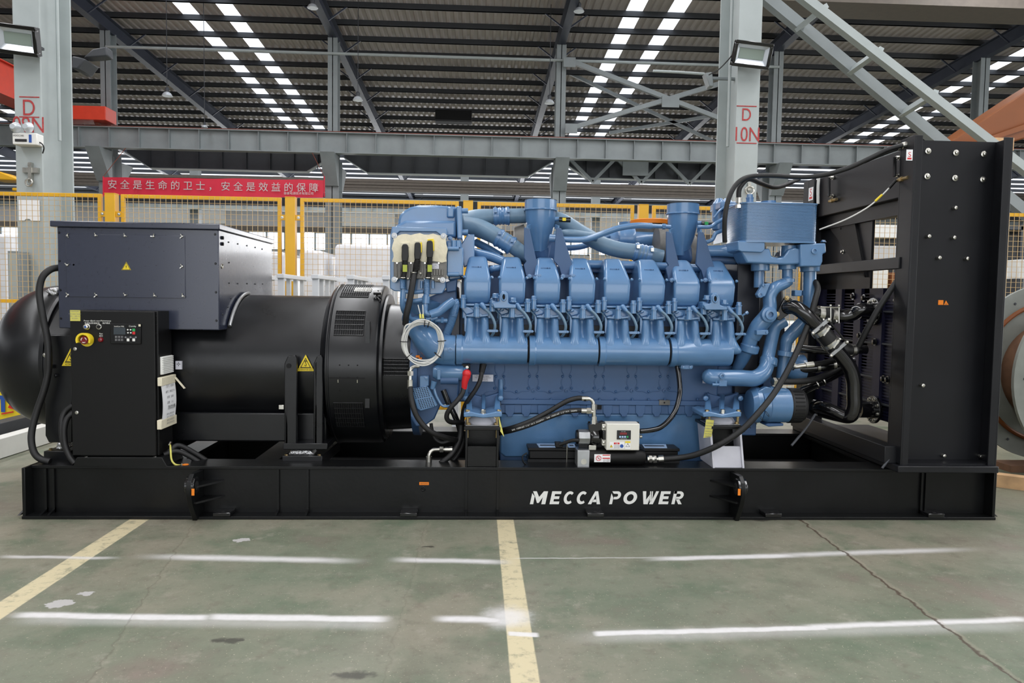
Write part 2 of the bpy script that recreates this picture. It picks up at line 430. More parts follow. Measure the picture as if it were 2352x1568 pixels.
MB().box(52, 52.2, -15, 64, 0, 8).build('wall_right', 'wall_sheet', kind='structure')
MB().box(-46, -10, -15.2, -15, 0, 12).box(8, 52, -15.2, -15, 0, 12).box(-10, 8, -15.2, -15, 7, 12).build('wall_front', 'wall_sheet', kind='structure')
# ================================================================ second and third column rows with crane girders
def ibeam_col(x, y, z0, z1, w, d, t=.03):
    return MB().box(x - w / 2, x + w / 2, y - d / 2, y - d / 2 + t, z0, z1).box(x - w / 2, x + w / 2, y + d / 2 - t, y + d / 2, z0, z1).box(x - t / 2, x + t / 2, y - d / 2, y + d / 2, z0, z1)
names2 = ['carrying the red crane end', 'at the right end of the red banner', 'with the cross bracing on its right', 'behind the near column painted D 10N', 'under the orange gantry arm']
for x, nm in zip((-13.65, -5.45, 3.03, 11.31, 19.4), names2):
    t = thing('steel_column', 'tall grey steel column of the far row ' + nm, 'column', (x, 28.4, 0), 'columns of the far row')
    lo = ibeam_col(x, 28.4, 0, 6.5, .5, .7)
    lo.build('column_shaft', 'steel_grey', t)
    ibeam_col(x, 28.4, 6.5, roofz(28.4) - .5, .36, .5).build('column_top', 'steel_grey', t)
    MB().yz([(27.1, 6.59), (28.1, 6.59), (28.1, 5.5), (27.9, 5.5)], x - .25, x + .25).yz([(29.7, 6.3), (28.7, 6.3), (28.7, 5.4), (28.9, 5.4)], x - .25, x + .25).build('crane_bracket', 'steel_grey', t)
def girder(y, z0, z1, x0, x1, label, step, pitch0, matn='steel_grey', rail=True):
    t = thing('crane_girder', label, 'girder', ((x0 + x1) / 2, y, z0))
    MB().box(x0, x1, y - .01, y + .01, z0, z1).build('web', matn, t)
    MB().box(x0, x1, y - .2, y + .2, z1 - .03, z1).box(x0, x1, y - .17, y + .17, z0, z0 + .03).build('flange', matn, t)
    x = pitch0
    while x < x1:
        if x > x0: MB().box(x - .01, x + .01, y - .16, y - .01, z0 + .03, z1 - .03).build('stiffener', matn, t)
        x += step
    if rail: MB().box(x0, x1, y - .06, y + .06, z1, z1 + .06).build('rail', 'rust', t)
    return t
girder(27.55, 6.6, 7.34, -30, 36, 'long grey crane girder with upright ribs and rusty rail above the red banner', 1.05, -30)
for x0, x1, nm in ((-13.4, -5.7, 'right above the red banner'), (-5.2, 2.8, 'above the blue intake housing'), (3.3, 11.0, 'left of the near column painted D 10N')):
    t = thing('haunched_beam', 'shade-darkened grey haunched beam under the crane girder ' + nm, 'beam', (x0, 29.2, 6), 'haunched beams')
    b = MB().prism([(x0, 29.2, 7.1), (x1, 29.2, 7.1), (x1, 29.2, 6.75), (x1 - .9, 29.2, 6.2), (x0 + .9, 29.2, 6.2), (x0, 29.2, 6.75)], (0, .02, 0))
    b.build('web', 'steel_dark', t)  # dark steel paints in the shade on the beam below the girder
    MB().box(x0 + .9, x1 - .9, 29.05, 29.37, 6.17, 6.2).bar((x0, 29.2, 6.75), (x0 + .9, 29.2, 6.19), .3, .03, (0, 0, 1)).bar((x1, 29.2, 6.75), (x1 - .9, 29.2, 6.19), .3, .03, (0, 0, 1)).build('flange', 'steel_light', t)
    for i in range(1, 9): MB().box(x0 + .9 * i - .01, x0 + .9 * i + .01, 29.06, 29.2, 6.25, 7.1).build('stiffener', 'steel_dark', t)
z = W(1100, 431, 38).z
t = thing('pipe_bridge', 'long pale corrugated beam crossing the hall just above the yellow fence', 'beam', (0, 38, z - .3))
for i in range(4): MB().box(-34, 40, 37.8 + .02 * (i % 2), 38.3, z - .3 + i * .15, z - .17 + i * .15).build('rib', 'bridge_brown', t)
MB().box(-34, 40, 39, 39.4, z - 1.0, z - .6).build('lower_beam', 'steel_dark', t)
girder(46.55, 6.6, 7.45, -30, 36, 'farthest grey crane girder seen through the top of the yellow fence', 1.3, -30, 'steel_light', False)
for x, nm in ((-17.5, 'behind the left part of the red banner'), (-9.2, 'behind the white wrapped stacks'), (-.9, 'behind the rear intake bell'), (7.4, 'behind the front intake bell'), (15.7, 'behind the radiator')):
    MB().box(x - .25, x + .25, 46.8, 47.4, 0, roofz(47) - .5).build('steel_column', 'steel_grey', label='dark steel column of the farthest row ' + nm, cat='column', group='columns of the farthest row')
# cross bracing of the far row
def brace(p, q, w, label, name='cross_brace', matn='steel_grey'):
    return MB().bar(p, q, w, w, (0, 1, 0)).build(name, matn, label=label, cat='brace')
t = thing('cross_bracing', 'grey X shaped bracing with centre gusset plate left of the D 10N column', 'brace', (7.2, 27.9, 7.6))
P = [W(1310, 140, 27.92), W(1660, 275, 27.92), W(1310, 295, 27.92), W(1660, 190, 27.92)]
for a, c in ((P[0], P[1]), (P[2], P[3])):
    MB().bar(a, c, .16, .16, (0, 1, 0)).build('diagonal', 'steel_grey', t)
g = W(1540, 234, 27.83)
for q, w, h in ((W(1308, 143, 27.83), .45, .35), (W(1312, 295, 27.83), .45, .35), (g, .65, .4)):
    MB().box(q.x - w / 2, q.x + w / 2, 27.8, 27.84, q.z - h / 2, q.z + h / 2).build('gusset_plate', 'steel_grey', t)
t = thing('lattice_bracing', 'thin grey X shaped bracing farther back behind the centre gusset', 'brace', (7.2, 33, 7.6))
for a, c in (((1308, 168), (1660, 335)), ((1400, 305), (1660, 262))):
    MB().bar(W(*a, 33), W(*c, 33), .13, .13, (0, 1, 0)).build('diagonal', 'steel_grey', t)
t = thing('lattice_truss', 'grey lattice truss under the girder left of the D 10N column', 'truss', (7, 29.6, 5))
z0, z1 = W(1450, 415, 29.6).z, W(1450, 372, 29.6).z
MB().box(3.0, 11.3, 28.74, 28.94, z1 - .08, z1 + .08).build('top_chord', 'steel_grey', t)
xx = 3.4
for i in range(4):
    MB().bar((xx, 28.84, z1), (xx + 1.0, 28.84, z0 - .2), .12, .12, (0, 1, 0)).build('diagonal', 'steel_grey', t)
    MB().bar((xx + 1.0, 28.84, z0 - .2), (xx + 1.9, 28.84, z1), .12, .12, (0, 1, 0)).build('diagonal', 'steel_grey', t); xx += 1.9
g = W(1460, 385, 28.7); MB().box(g.x - .5, g.x + .5, 28.7, 28.74, g.z - .3, g.z + .3).build('gusset_plate', 'steel_grey', t)
# ================================================================ near row: two columns with stencilled numbers
def near_column(px0, px1, dep, label, word, tpx, tpy):
    y = 9.2; x0, x1 = W(px0, 300, y).x, W(px1, 300, y).x
    t = thing('steel_column', label, 'column', ((x0 + x1) / 2, y, 0), 'columns of the near row')
    MB().box(x0, x1, y, y + .03, 0, 8).build('front_flange', 'steel_light', t)
    MB().box(x0, x1, y + dep - .03, y + dep, 0, 8).build('back_flange', 'steel_light', t)
    c = (x0 + x1) / 2; MB().box(c - .015, c + .015, y + .03, y + dep - .03, 0, 8).build('web', 'steel_light', t)
    for s, (wrd, py, sz) in enumerate(word):
        q = W(tpx, py, y - .004)
        text('stencil_number', wrd, sz, q, 'stencil_red', t, sx=.8)
    for py in (tpy[0], tpy[1]):
        a = W(tpx - 22, py, y - .004); c2 = W(tpx + 24, py, y - .004)
        MB().box(a.x, c2.x, y - .005, y - .001, a.z - .006, a.z + .006).build('stencil_line', 'stencil_red', t)
    return t, x0, x1
tl, lx0, lx1 = near_column(35, 95, .7, 'grey near steel column painted D 09N behind the black generator', (('D', 265, .27), ('09N', 304, .27)), 66, (222, 268))
tr, rx0, rx1 = near_column(1690, 1742, .75, 'grey near steel column painted D 10N behind the heat exchanger', (('D', 277, .22), ('10N', 324, .25)), 1714, (243, 328))
MB().cyl((lx1 + .02, 9.55, 3.3), (lx1 + .02, 9.55, 8), .02, n=8).build('conduit', 'steel_light', tl)
MB().cyl((rx0 - .03, 9.4, 3.4), (rx0 - .03, 9.4, 8), .02, n=8).build('conduit', 'steel_light', tr)
q = W(1722, 437, 9.15)
MB().torus(q, (0, 1, 0), .05, .012, 16, 6).box(q.x - .02, q.x + .02, 9.16, 9.2, q.z, q.z + .1).build('ring_hook', 'zinc', tr)
q = W(68, 400, 9.15)
MB().box(q.x - .02, q.x + .02, 9.15, 9.2, q.z - .1, q.z + .14).box(q.x - .09, q.x + .09, 9.16, 9.2, q.z + .02, q.z + .08).torus(q - V(0, .02, .1), (0, 1, 0), .04, .012, 16, 6).build('hanging_hook', 'zinc', tl)
q = [W(43, 459, 9.19), W(92, 507, 9.19)]
MB().prism([(q[0].x, 9.185, q[0].z), (q[1].x, 9.185, q[0].z), (q[1].x, 9.185, q[1].z), (q[1].x - .1, 9.185, q[1].z), (q[1].x - .12, 9.185, q[1].z + .02), (q[1].x - .16, 9.185, q[1].z + .02), (q[1].x - .18, 9.185, q[1].z), (q[0].x, 9.185, q[1].z)], (0, .006, 0)).build('paper_sheet', 'paper', label='blank pinkish white sheet fixed to the D 09N column behind the fence', cat='paper')
# laced brace of the near row, upper right
t = thing('laced_brace', 'pair of long grey diagonal beams with spacers running down to the radiator top', 'brace', tuple(W(2000, 200, 9.6)))
A0, A1, B0, B1 = W(1838, -10, 9.25), W(2290, 340, 9.25), W(1752, -10, 9.95), W(2175, 340, 9.95)
fl = lambda a, c: a.lerp(c, (a.z - .05) / (a.z - c.z))
MB().bar(A0.lerp(A1, -.2), fl(A0, A1), .1, .12, (0, 1, 0)).build('front_diagonal', 'steel_light', t)
MB().bar(B0.lerp(B1, -.05), fl(B0, B1), .14, .14, (0, 1, 0)).build('rear_diagonal', 'steel_grey', t)
for f in (.1, .38, .66):
    MB().bar(A0.lerp(A1, f) + V(.05, -.02, .05), B0.lerp(B1, f + .1) + V(-.03, 0, -.03), .06, .08, (0, 1, 0)).build('spacer', 'steel_light', t)
q = W(2080, 10, 21)
MB().box(q.x - 4.2, q.x + 8, 21, 22.2, q.z + .0, q.z + .9).build('roof_beam', 'bridge_brown', label='broad pale roof beam across the top right corner above the diagonal braces', cat='beam')
# ================================================================ cranes
t = thing('bridge_crane', 'bright red overhead crane girder and end carriage at the left edge', 'crane', (-14.9, 16, 7.3))
MB().box(-15.35, -14.75, 5, 27.1, 7.6, 8.5).build('bridge_girder', 'crane_red', t, bev=.02)
MB().box(-15.45, -14.65, 5, 27.1, 7.48, 7.6).box(-15.45, -14.65, 5, 27.1, 8.5, 8.53).build('girder_flange', 'crane_red', t)
a, c = W(163, 296, 27.3), W(249, 268, 27.3)
MB().box(a.x - .6, c.x, 27.1, 27.9, 7.5, 7.98).build('end_carriage', 'crane_red', t, bev=.02)
for i in range(2): MB().cyl((c.x - .5 - i * 1.3, 27.45, 7.47), (c.x - .5 - i * 1.3, 27.65, 7.47), .07).build('wheel', 'rust', t)
t = thing('gantry_arm', 'orange brown gantry arm sloping up at the right edge behind the radiator', 'crane', tuple(W(2260, 300, 16)))
MB().pp([(2170, 335), (2235, 290), (2352, 212), (2420, 170), (2760, 110), (2760, 250), (2420, 300), (2352, 318), (2260, 345)], 16, 16.7).build('arm', 'crane_orange', t, bev=.03)
MB().pp([(2260, 318), (2420, 262), (2420, 275), (2262, 328)], 15.93, 16).build('arm_rib', 'crane_orange', t)
q = W(2720, 200, 16.1); MB().box(q.x - .25, q.x + .25, 16.1, 16.6, 0, q.z).build('arm_post', 'crane_orange', t, bev=.02)
MB().pb(2275, 316, 2329, 345, 15.6, 16.02).build('crate', 'wood', label='orange wooden crate end peeking over the right top corner of the radiator', cat='crate')
t = thing('chain_hoist', 'small yellow hoist block at the left edge beside the D 09N column', 'hoist', tuple(W(12, 410, 18)))
MB().pp([(-20, 392), (0, 394), (38, 408), (40, 414), (-20, 412)], 18, 18.5).build('hoist_body', 'fence_yellow', t, bev=.03)
MB().pb(27, 431, 41, 438, 18, 18.3).build('hoist_hook', 'fence_yellow', t, bev=.02)
# ================================================================ lamps
def floodlight(cx, cy, w, h, Y, label, col_x, ccol, tilt):
    q = W(cx, cy, Y); sw, sh = w / FPX * Y, h / FPX * Y
    t = thing('floodlight', label, 'lamp', tuple(q), 'floodlights on the near columns')
    R = Matrix.Rotation(math.radians(tilt), 4, 'Y') @ Matrix.Rotation(math.radians(18), 4, 'X')
    def put(b): 
        b.v = [q + R @ (v - q) for v in b.v]; return b
    x0, x1, z0, z1 = q.x - sw / 2, q.x + sw / 2, q.z - sh / 2, q.z + sh / 2; f = sh * .13
    b = MB()
    for a in ((x0, x1, z0, z0 + f), (x0, x1, z1 - f, z1), (x0, x0 + f, z0 + f, z1 - f), (x1 - f, x1, z0 + f, z1 - f)): b.box(a[0], a[1], Y - .02, Y + .05, a[2], a[3])
    put(b).build('housing_frame', 'gloss_black', t, bev=.006)
    b = MB().box(x0 + .01, x1 - .01, Y + .05, Y + .09, z0 + .01, z1 - .01)
    for i in range(9): b.box(x0 + .04 + i * sw * .1, x0 + .05 + i * sw * .1, Y + .09, Y + .13, z0 + .03, z1 - .03)
    put(b).build('heat_sink', 'gloss_black', t)
    m2 = f * 1.1
    put(MB().prism([(x0 + f, Y + .0, z0 + f), (x1 - f, Y, z0 + f), (x1 - f - m2, Y + .045, z0 + f + m2 * 1.4), (x0 + f + m2, Y + .045, z0 + f + m2 * 1.4)], (0, .003, 0))
        .prism([(x0 + f, Y + .0, z1 - f), (x1 - f, Y, z1 - f), (x1 - f - m2, Y + .045, z1 - f - m2), (x0 + f + m2, Y + .045, z1 - f - m2)], (0, .003, 0))
        .prism([(x0 + f, Y, z0 + f), (x0 + f + m2, Y + .045, z0 + f + m2 * 1.4), (x0 + f + m2, Y + .045, z1 - f - m2), (x0 + f, Y, z1 - f)], (0, .003, 0))
        .prism([(x1 - f, Y, z0 + f), (x1 - f - m2, Y + .045, z0 + f + m2 * 1.4), (x1 - f - m2, Y + .045, z1 - f - m2), (x1 - f, Y, z1 - f)], (0, .003, 0))).build('reflector', 'lamp_reflector', t)
    put(MB().box(x0 + f + m2, x1 - f - m2, Y + .04, Y + .05, z0 + f + m2 * 1.4, z1 - f - m2)).build('lens', 'lamp_glass', t)
    MB().bar((col_x + (.02 if col_x > q.x else .03), Y + .12, q.z - .02), (q.x, Y + .1, q.z - .02), .04, .03).bar((col_x + (-.02 if col_x > 0 - 3 and col_x < q.x else -.03) + .05, Y + .1, q.z - .02), (col_x + .03, 9.21, q.z - .02), .04, .03, (0, 0, 1)).build('bracket', 'steel_dark', t)
    if ccol: MB().tube([W(*p, Y + .1) for p in ccol], .008, 6).build('cord', 'rubber', t)
floodlight(36, 91, 92, 62, 8.95, 'black framed floodlight on the D 09N column near the left edge', lx1, None, 6)
floodlight(1728, 126, 88, 56, 8.95, 'black framed floodlight on the D 10N column', rx0, [(1686, 120), (1672, 138), (1650, 160), (1628, 172)], 5)
t = thing('junction_box', 'small grey box left of the D 10N column', 'box', tuple(W(1634, 190, 9.6)))
MB().bar(W(1634, 180, 9.68), V(rx0 + .15, 9.68, W(1634, 180, 9.68).z), .04, .04).pp([(1620, 167), (1636, 165), (1640, 198), (1630, 198)], 9.6, 9.75).build('housing', 'steel_grey', t, bev=.01)
MB().ptube([(1618, 170, 9.7), (1560, 166, 9.7), (1500, 163, 9.7)], .018, 8).build('conduit', 'steel_light', t)
t = thing('wall_projector', 'dark grey tilted lamp body on the far side of the D 09N column', 'lamp', tuple(W(180, 145, 11)))
MB().pp([(164, 128), (178, 130), (196, 135), (178, 159), (164, 157)], 11, 11.4).build('housing', 'steel_dark', t, bev=.02)
MB().pp([(190, 132), (212, 112), (244, 106), (246, 128), (220, 131)], 11.1, 11.3).build('bracket', 'steel_dark', t, bev=.02)
t = thing('emergency_light', 'white emergency light with two round lamp heads on the D 09N column', 'lamp', tuple(W(57, 330, 9.05)))
MB().pb(28, 305, 85, 332, 9.05, 9.19).build('housing', 'white', t, bev=.01)
for px in (35, 64):
    q = W(px, 292, 9.05); MB().lathe([(.06, .03), (.0, .06), (-.012, .062)], q, (0, -1, 0), 20).build('lamp_head', 'lamp_reflector', t)
    MB().lathe([(0, .055), (.008, .05), (.014, .03)], q + V(0, 0, 0), (0, -1, 0), 20).build('lamp_lens', 'lamp_glass', t)
MB().pb(34, 319, 61, 325, 9.044, 9.05).build('label_strip', 'ink', t)
MB().pb(66, 309, 72, 327, 9.044, 9.05).build('indicator_strip', 'mid_blue', t)
text('maker_word', 'HOCCXIE', .028, W(42, 313, 9.044), 'ink', t)
MB().tube([W(84, 324, 9.1), W(96, 330, 9.1), W(101, 340, 9.1), W(98, 352, 9.12)], .008, 6).build('cord', 'rubber', t)
lamps = [(384, 216, 26.5, 'left of the left skylight strips'), (718, 14, 25.0, 'at the top of the second rafter'), (822, 226, 26.5, 'below the second rafter'), (1330, 22, 25.0, 'at the top of the third rafter'), (1262, 233, 26.5, 'beside the third rafter low down'), (470, 290, 27, 'over the red crane rail at left')]
for px, py, Y, nm in lamps:
    q = W(px, py, Y); t = thing('high_bay_lamp', 'round metal high bay lamp ' + nm, 'lamp', tuple(q), 'high bay lamps')
    s = .62 if py != 290 else .38
    MB().lathe([(-.12 * s, .27 * s), (-.1 * s, .285 * s), (.05 * s, .2 * s), (.12 * s, .09 * s)], q, (0, 0, 1), 24).build('lamp_shade', 'lamp_reflector', t)
    MB().lathe([(.12 * s, .1 * s), (.3 * s, .12 * s), (.36 * s, .07 * s)], q, (0, 0, 1), 20).build('ballast', 'steel_dark', t)
    MB().cyl(q + V(0, 0, .3 * s), V(q.x, q.y, roofz(Y) + .21), .012, n=6).build('hanger', 'steel_dark', t)
# ================================================================ banner
Yb = 26.9
a, c, e, g = W(237, 407, Yb), W(746, 413, Yb), W(742, 454, Yb), W(237, 448, Yb)
t = thing('safety_banner', 'long red safety banner with pale Chinese lettering hung above the yellow fence', 'banner', tuple((g + e) / 2))
n = 60; b = MB(); P = []
for k in (0, 1):
    for j in range(4):
        for i in range(n + 1):
            f, h = i / n, j / 3; p = a.lerp(c, f).lerp(g.lerp(e, f), h)
            P.append(p + V(0, .02 * math.sin(f * 40 + h * 2) + .03 * math.sin(f * 9) + k * .012, .01 * math.sin(f * 23) * (1 - h)))
q = (n + 1) * 4
fs = []
for k in (0, 1):
    for j in range(3):
        for i in range(n):
            r = k * q + j * (n + 1) + i; fs.append((r, r + 1, r + n + 2, r + n + 1))
for i in range(n):
    fs.append((i, i + 1, q + i + 1, q + i)); r = 3 * (n + 1) + i; fs.append((r, r + 1, q + r + 1, q + r))
b.add(P, fs).build('cloth', 'banner_red', t)
ux = (c - a).normalized()
for i, ch in enumerate('安全是生命的卫士，安全是效益的保障'):
    f = (258 + i * 28.9) / 1.0
    text('banner_character', ch, .34, W(f, 431.5 + i * .48, Yb - .07), 'wall_sheet', t, ux=ux)
text('banner_small_print', '泰豪电源技术有限公司', .105, W(686, 446.5, Yb - .07), 'wall_sheet', t, ux=ux)
for px in (237, 745):
    MB().cyl(W(px, 405, Yb), W(px, 452, Yb), .02, n=8).build('edge_pole', 'banner_red', t)
    MB().cyl(W(px, 406, Yb), V(W(px, 405, Yb).x + (.55 if px < 500 else -.55), 27.42, 6.61), .012, n=6).build('tie_rope', 'rust', t)
# ================================================================ helpers for the machine
def fit(name, body, px0, py0, px1, py1, Y, material, parent, shear=0, bold=0, **k):
    """lettering stretched into a pixel box on the plane Y"""
    a, c = W(px0, py1, Y), W(px1, py0, Y)
    o = text(name, body, 1, (0, 0, 0), material, parent, align='LEFT', shear=shear, bold=bold, **k)
    vs = o.data.vertices; og = ORG[parent.name]
    xs = [v.co.x for v in vs]; zs = [v.co.z for v in vs]
    for v in vs:
        v.co = Vector((a.x + (v.co.x - min(xs)) / (max(xs) - min(xs)) * (c.x - a.x), Y, a.z + (v.co.z - min(zs)) / (max(zs) - min(zs)) * (c.z - a.z))) - og
    return o
def bolt(name, px, py, Y, r, h, material, parent, d=(0, -1, 0), **k):
    return MB().hexb(W(px, py, Y), d, r, h).build(name, material, parent, **k)
def warn_tri(px, py, w, h, Y, parent, mark='bolt', words=None):
    """yellow warning triangle on the plane Y"""
    p = [W(px, py - h, Y), W(px + w / 2, py, Y), W(px - w / 2, py, Y)]
    o = MB().prism([v + V(0, -.001, 0) for v in p], (0, .0012, 0)).build('warning_sticker', 'yellow', parent)
    c = (p[0] + p[1] + p[2]) / 3; k = (p[0].z - p[1].z)
    def tri(s, dz=0): return [c + (v - c) * s + V(0, -.002, dz) for v in p]
    a, b = tri(.92, k * .1 if words else 0), tri(.78, k * .1 if words else 0)
    if words: a, b = [c + (v - c) * .62 + V(0, -.002, k * .07) for v in p], [c + (v - c) * .5 + V(0, -.002, k * .07) for v in p]
    m2 = MB(); m2.rings([a, b], cap=False).build('triangle_border', 'ink', o)
    s = k * (.5 if not words else .34); q = c + V(0, -.0025, -s * .35 + (k * .07 if words else 0))
    if mark == 'bolt':
        MB().prism([q + V(x * s, 0, z * s) for x, z in ((.12, 1), (-.16, .45), (.02, .5), (-.06, .0), (.17, .62), (0, .58))], (0, .0008, 0)).build('lightning_mark', 'ink', o)
    else:
        MB().tube([q + V(x * s, 0, z * s) for x, z in ((0, .95), (.0, .6), (.13, .4), (.1, .15), (-.08, .12), (-.14, .3))], s * .05, 6).torus(q + V(0, 0, s * .95), (0, 1, 0), s * .15, s * .04, 14, 6).build('hook_mark', 'ink', o)
    if words:
        for i, wd in enumerate(words):
            text('sticker_words', wd, k * .13, p[2].lerp(p[1], .5) + V(0, -.0025, k * (.16 - .12 * i)), 'ink', o, sx=.72)
    return o
def arc(cx, cz, rx, rz, a0, a1, n=14): return [(cx + rx * math.cos(math.radians(a0 + (a1 - a0) * i / n)), cz + rz * math.sin(math.radians(a0 + (a1 - a0) * i / n))) for i in range(n + 1)]
BOWL = [(.02, 1)] + arc(.6, .69, .4, .31, 90, -90) + [(.28, .38), (.28, .57)] + arc(.55, .69, .16, .12, -90, 90) + [(.28, .81), (.02, .81)]
STEM = [(0, 0), (0, 1), (.3, 1), (.3, 0)]
GLYPH = {'E': [[(0, 0), (0, 1), (1, 1), (1, .79), (.36, .79), (.36, .61), (.9, .61), (.9, .4), (.36, .4), (.36, .21), (1, .21), (1, 0)]],
 'M': [[(0, 0), (0, .86), (.2, .6), (.22, 0)], [(.03, 1), (.27, 1), (.5, .56), (.5, .1), (.44, .1), (.26, .52)], [(.5, .56), (.73, 1), (1, 1), (1, 0), (.74, 0), (.74, .55), (.56, .1), (.5, .1)]],
 'C': [arc(.52, .5, .52, .5, 48, 312, 24) + arc(.56, .5, .27, .29, 312, 48, 24)],
 'A': [[(0, 0), (.38, 1), (.5, 1), (.5, .72), (.28, 0)], [(1, 0), (.62, 1), (.5, 1), (.5, .72), (.72, 0)], [(.3, .16), (.7, .16), (.63, .36), (.37, .36)]],
 'P': [[(0, 0), (0, .84), (.29, .5), (.29, 0)], [(.04, 1)] + arc(.6, .69, .4, .31, 90, -90) + [(.34, .38), (.34, .57)] + arc(.55, .69, .16, .12, -90, 90) + [(.3, .81), (.2, .84)]],
 'O': [arc(.5, .5, .5, .5, 90, 270, 20) + arc(.5, .5, .25, .28, 270, 90, 20), arc(.5, .5, .5, .5, -90, 90, 20) + arc(.5, .5, .25, .28, 90, -90, 20)],
 'W': [[(0, 1), (.21, 1), (.31, .34), (.5, .8), (.43, .0), (.21, 0)], [(.45, 1), (.52, 1), (.62, .36), (.64, .2), (.56, .2)], [(.57, 1), (.63, 1), (.7, .4), (.82, 1), (1, 1), (.79, 0), (.56, 0), (.63, .42)], [(.43, 0), (.5, .62), (.53, .55), (.47, .0)]],
 'R': [STEM, BOWL, [(.3, .42), (.62, .42), (1, 0), (.66, 0)]]}
def letter(ch, px0, px1, py0, py1, Y, parent):
    a, c = W(px0, py1, Y), W(px1, py0, Y); h = c.z - a.z; sh = .2 * h; w = c.x - a.x - sh * (.6 if ch in 'COPR' else .85); b = MB()
    for g in GLYPH[ch]: b.prism([V(a.x + x * w + z * sh, Y, a.z + z * h) for x, z in g], (0, .001, 0))
    return b.build('white_letter', 'white', parent, ang=10)
Y0 = 4.72
# ================================================================ base frame
SX0, SX1, SH = W(48, 1125, Y0).x, W(2291, 1125, Y0).x, .325
base = thing('generator_skid', 'long black steel base frame lettered in white carrying the generator set', 'frame', ((SX0 + SX1) / 2, 5.5, 0))
def rail(ya, yb, yw, nm):
    MB().box(SX0, SX1, ya + (.07 if ya < 5 else 0), yb, SH - .02, SH).build('top_flange', 'skid_black', base, bev=.003)
    MB().box(SX0, SX1, ya - .01, yb, 0, .02).build('bottom_flange', 'skid_black', base, bev=.003)
    MB().box(SX0 + .01, SX1 - .01, yw, yw + .02, .02, SH - .02).build(nm, 'skid_black', base)
rail(Y0 + .01, Y0 + .3, Y0 + .1, 'front_web'); rail(6.1, 6.33, 6.27, 'rear_web')
YW = Y0 + .1
for px in (60, 108, 126, 640, 708, 1071, 1143, 2114, 2124, 2272):
    x = W(px, 1130, YW).x; MB().box(x - .007, x + .007, Y0 + .082, YW, .02, SH - .02).yz([(Y0 + .015, .02), (YW, .02), (YW, .05)], x - .007, x + .007).build('web_stiffener', 'skid_black', base)
for x in (SX0, SX1 - .02):
    MB().box(x, x + .02, Y0 + .01, 6.33, 0, SH).build('end_plate', 'skid_black', base, bev=.003)
for px in (395, 610, 1110, 1690, 2030):
    x = W(px, 1080, 5.0).x; MB().box(x - .08, x + .08, Y0 + .2, 6.1, SH - .03, SH - .004).box(x - .01, x + .01, Y0 + .2, 6.1, .04, SH - .03).build('cross_member', 'skid_black', base)
MB().box(W(1600, 1080, 5).x, W(2030, 1080, 5).x, Y0 + .26, 6.08, .1, .112).build('drip_tray', 'plate_black', base)
MB().box(W(430, 1080, 5).x + .2, W(1110, 1080, 5).x, Y0 + .55, 6.08, .1, .112).build('drip_tray', 'plate_black', base)
for px, s in ((441, 1), (1700, -1)):                                     # lifting lugs
    x = W(px, 1140, Y0 - .06).x
    prof = [(YW, .3), (Y0 - .06, .31), (Y0 - .11, .27), (Y0 - .125, .2), (Y0 - .1, .13), (Y0 - .02, .0), (YW, 0)]
    l = MB().yz(prof, x - .015, x + .015).build('lifting_lug', 'skid_black', base, bev=.004)
    MB().cyl((x - .03, Y0 - .06, .235), (x + .03, Y0 - .06, .235), .055, n=24).build('lug_boss', 'gloss_black', l, bev=.004)
    MB().cyl((x - .032, Y0 - .06, .235), (x + .032, Y0 - .06, .235), .028, n=20).build('lug_hole', 'hole', l)
    for py in (1112, 1148):
        z = W(px, py, Y0).z
        MB().xy([(x, Y0 - .07), (x + s * .03, Y0 - .07), (x + s * .15, YW), (x, YW)], z - .006, z + .006).build('lug_gusset', 'skid_black', l)
    a = W(px + (2 if s > 0 else -2), 1130, Y0 - .13)
    MB().box(a.x - .0085, a.x + .0085, Y0 - .13, Y0 - .127, a.z - .021, a.z + .021).build('orange_sticker', 'orange', l)
for px in (509, 938, 1368, 1776, 2150):
    x = W(px, 1190, Y0).x; MB().box(x - .055, x + .055, Y0 - .005, YW, .02, .045).build('foot_pad', 'gloss_black', base, bev=.004)
    MB().cyl((x, Y0 + .025, .044), (x, Y0 + .025, .0465), .012, n=14).build('pad_hole', 'hole', base)
for ch, a, c in (('M', 1217, 1258), ('E', 1262, 1289), ('C', 1292, 1319), ('C', 1322, 1349), ('A', 1350, 1384), ('P', 1399, 1426), ('O', 1429, 1464), ('W', 1470, 1513), ('E', 1512, 1540), ('R', 1542, 1570)):
    letter(ch, a, c, 1128, 1157.5, YW - .002, base)
a = W(974, 1110, YW - .002); s = MB().pb(963, 1107, 985, 1113.5, YW - .002, YW).build('orange_sticker', 'orange', base)
text('sticker_words', 'GROUND', .012, W(974, 1112, YW - .0025), 'ink', s)
MB().torus(W(972, 1122.5, YW), (0, 1, 0), .012, .005, 18, 8).build('earth_socket', 'skid_black', base)
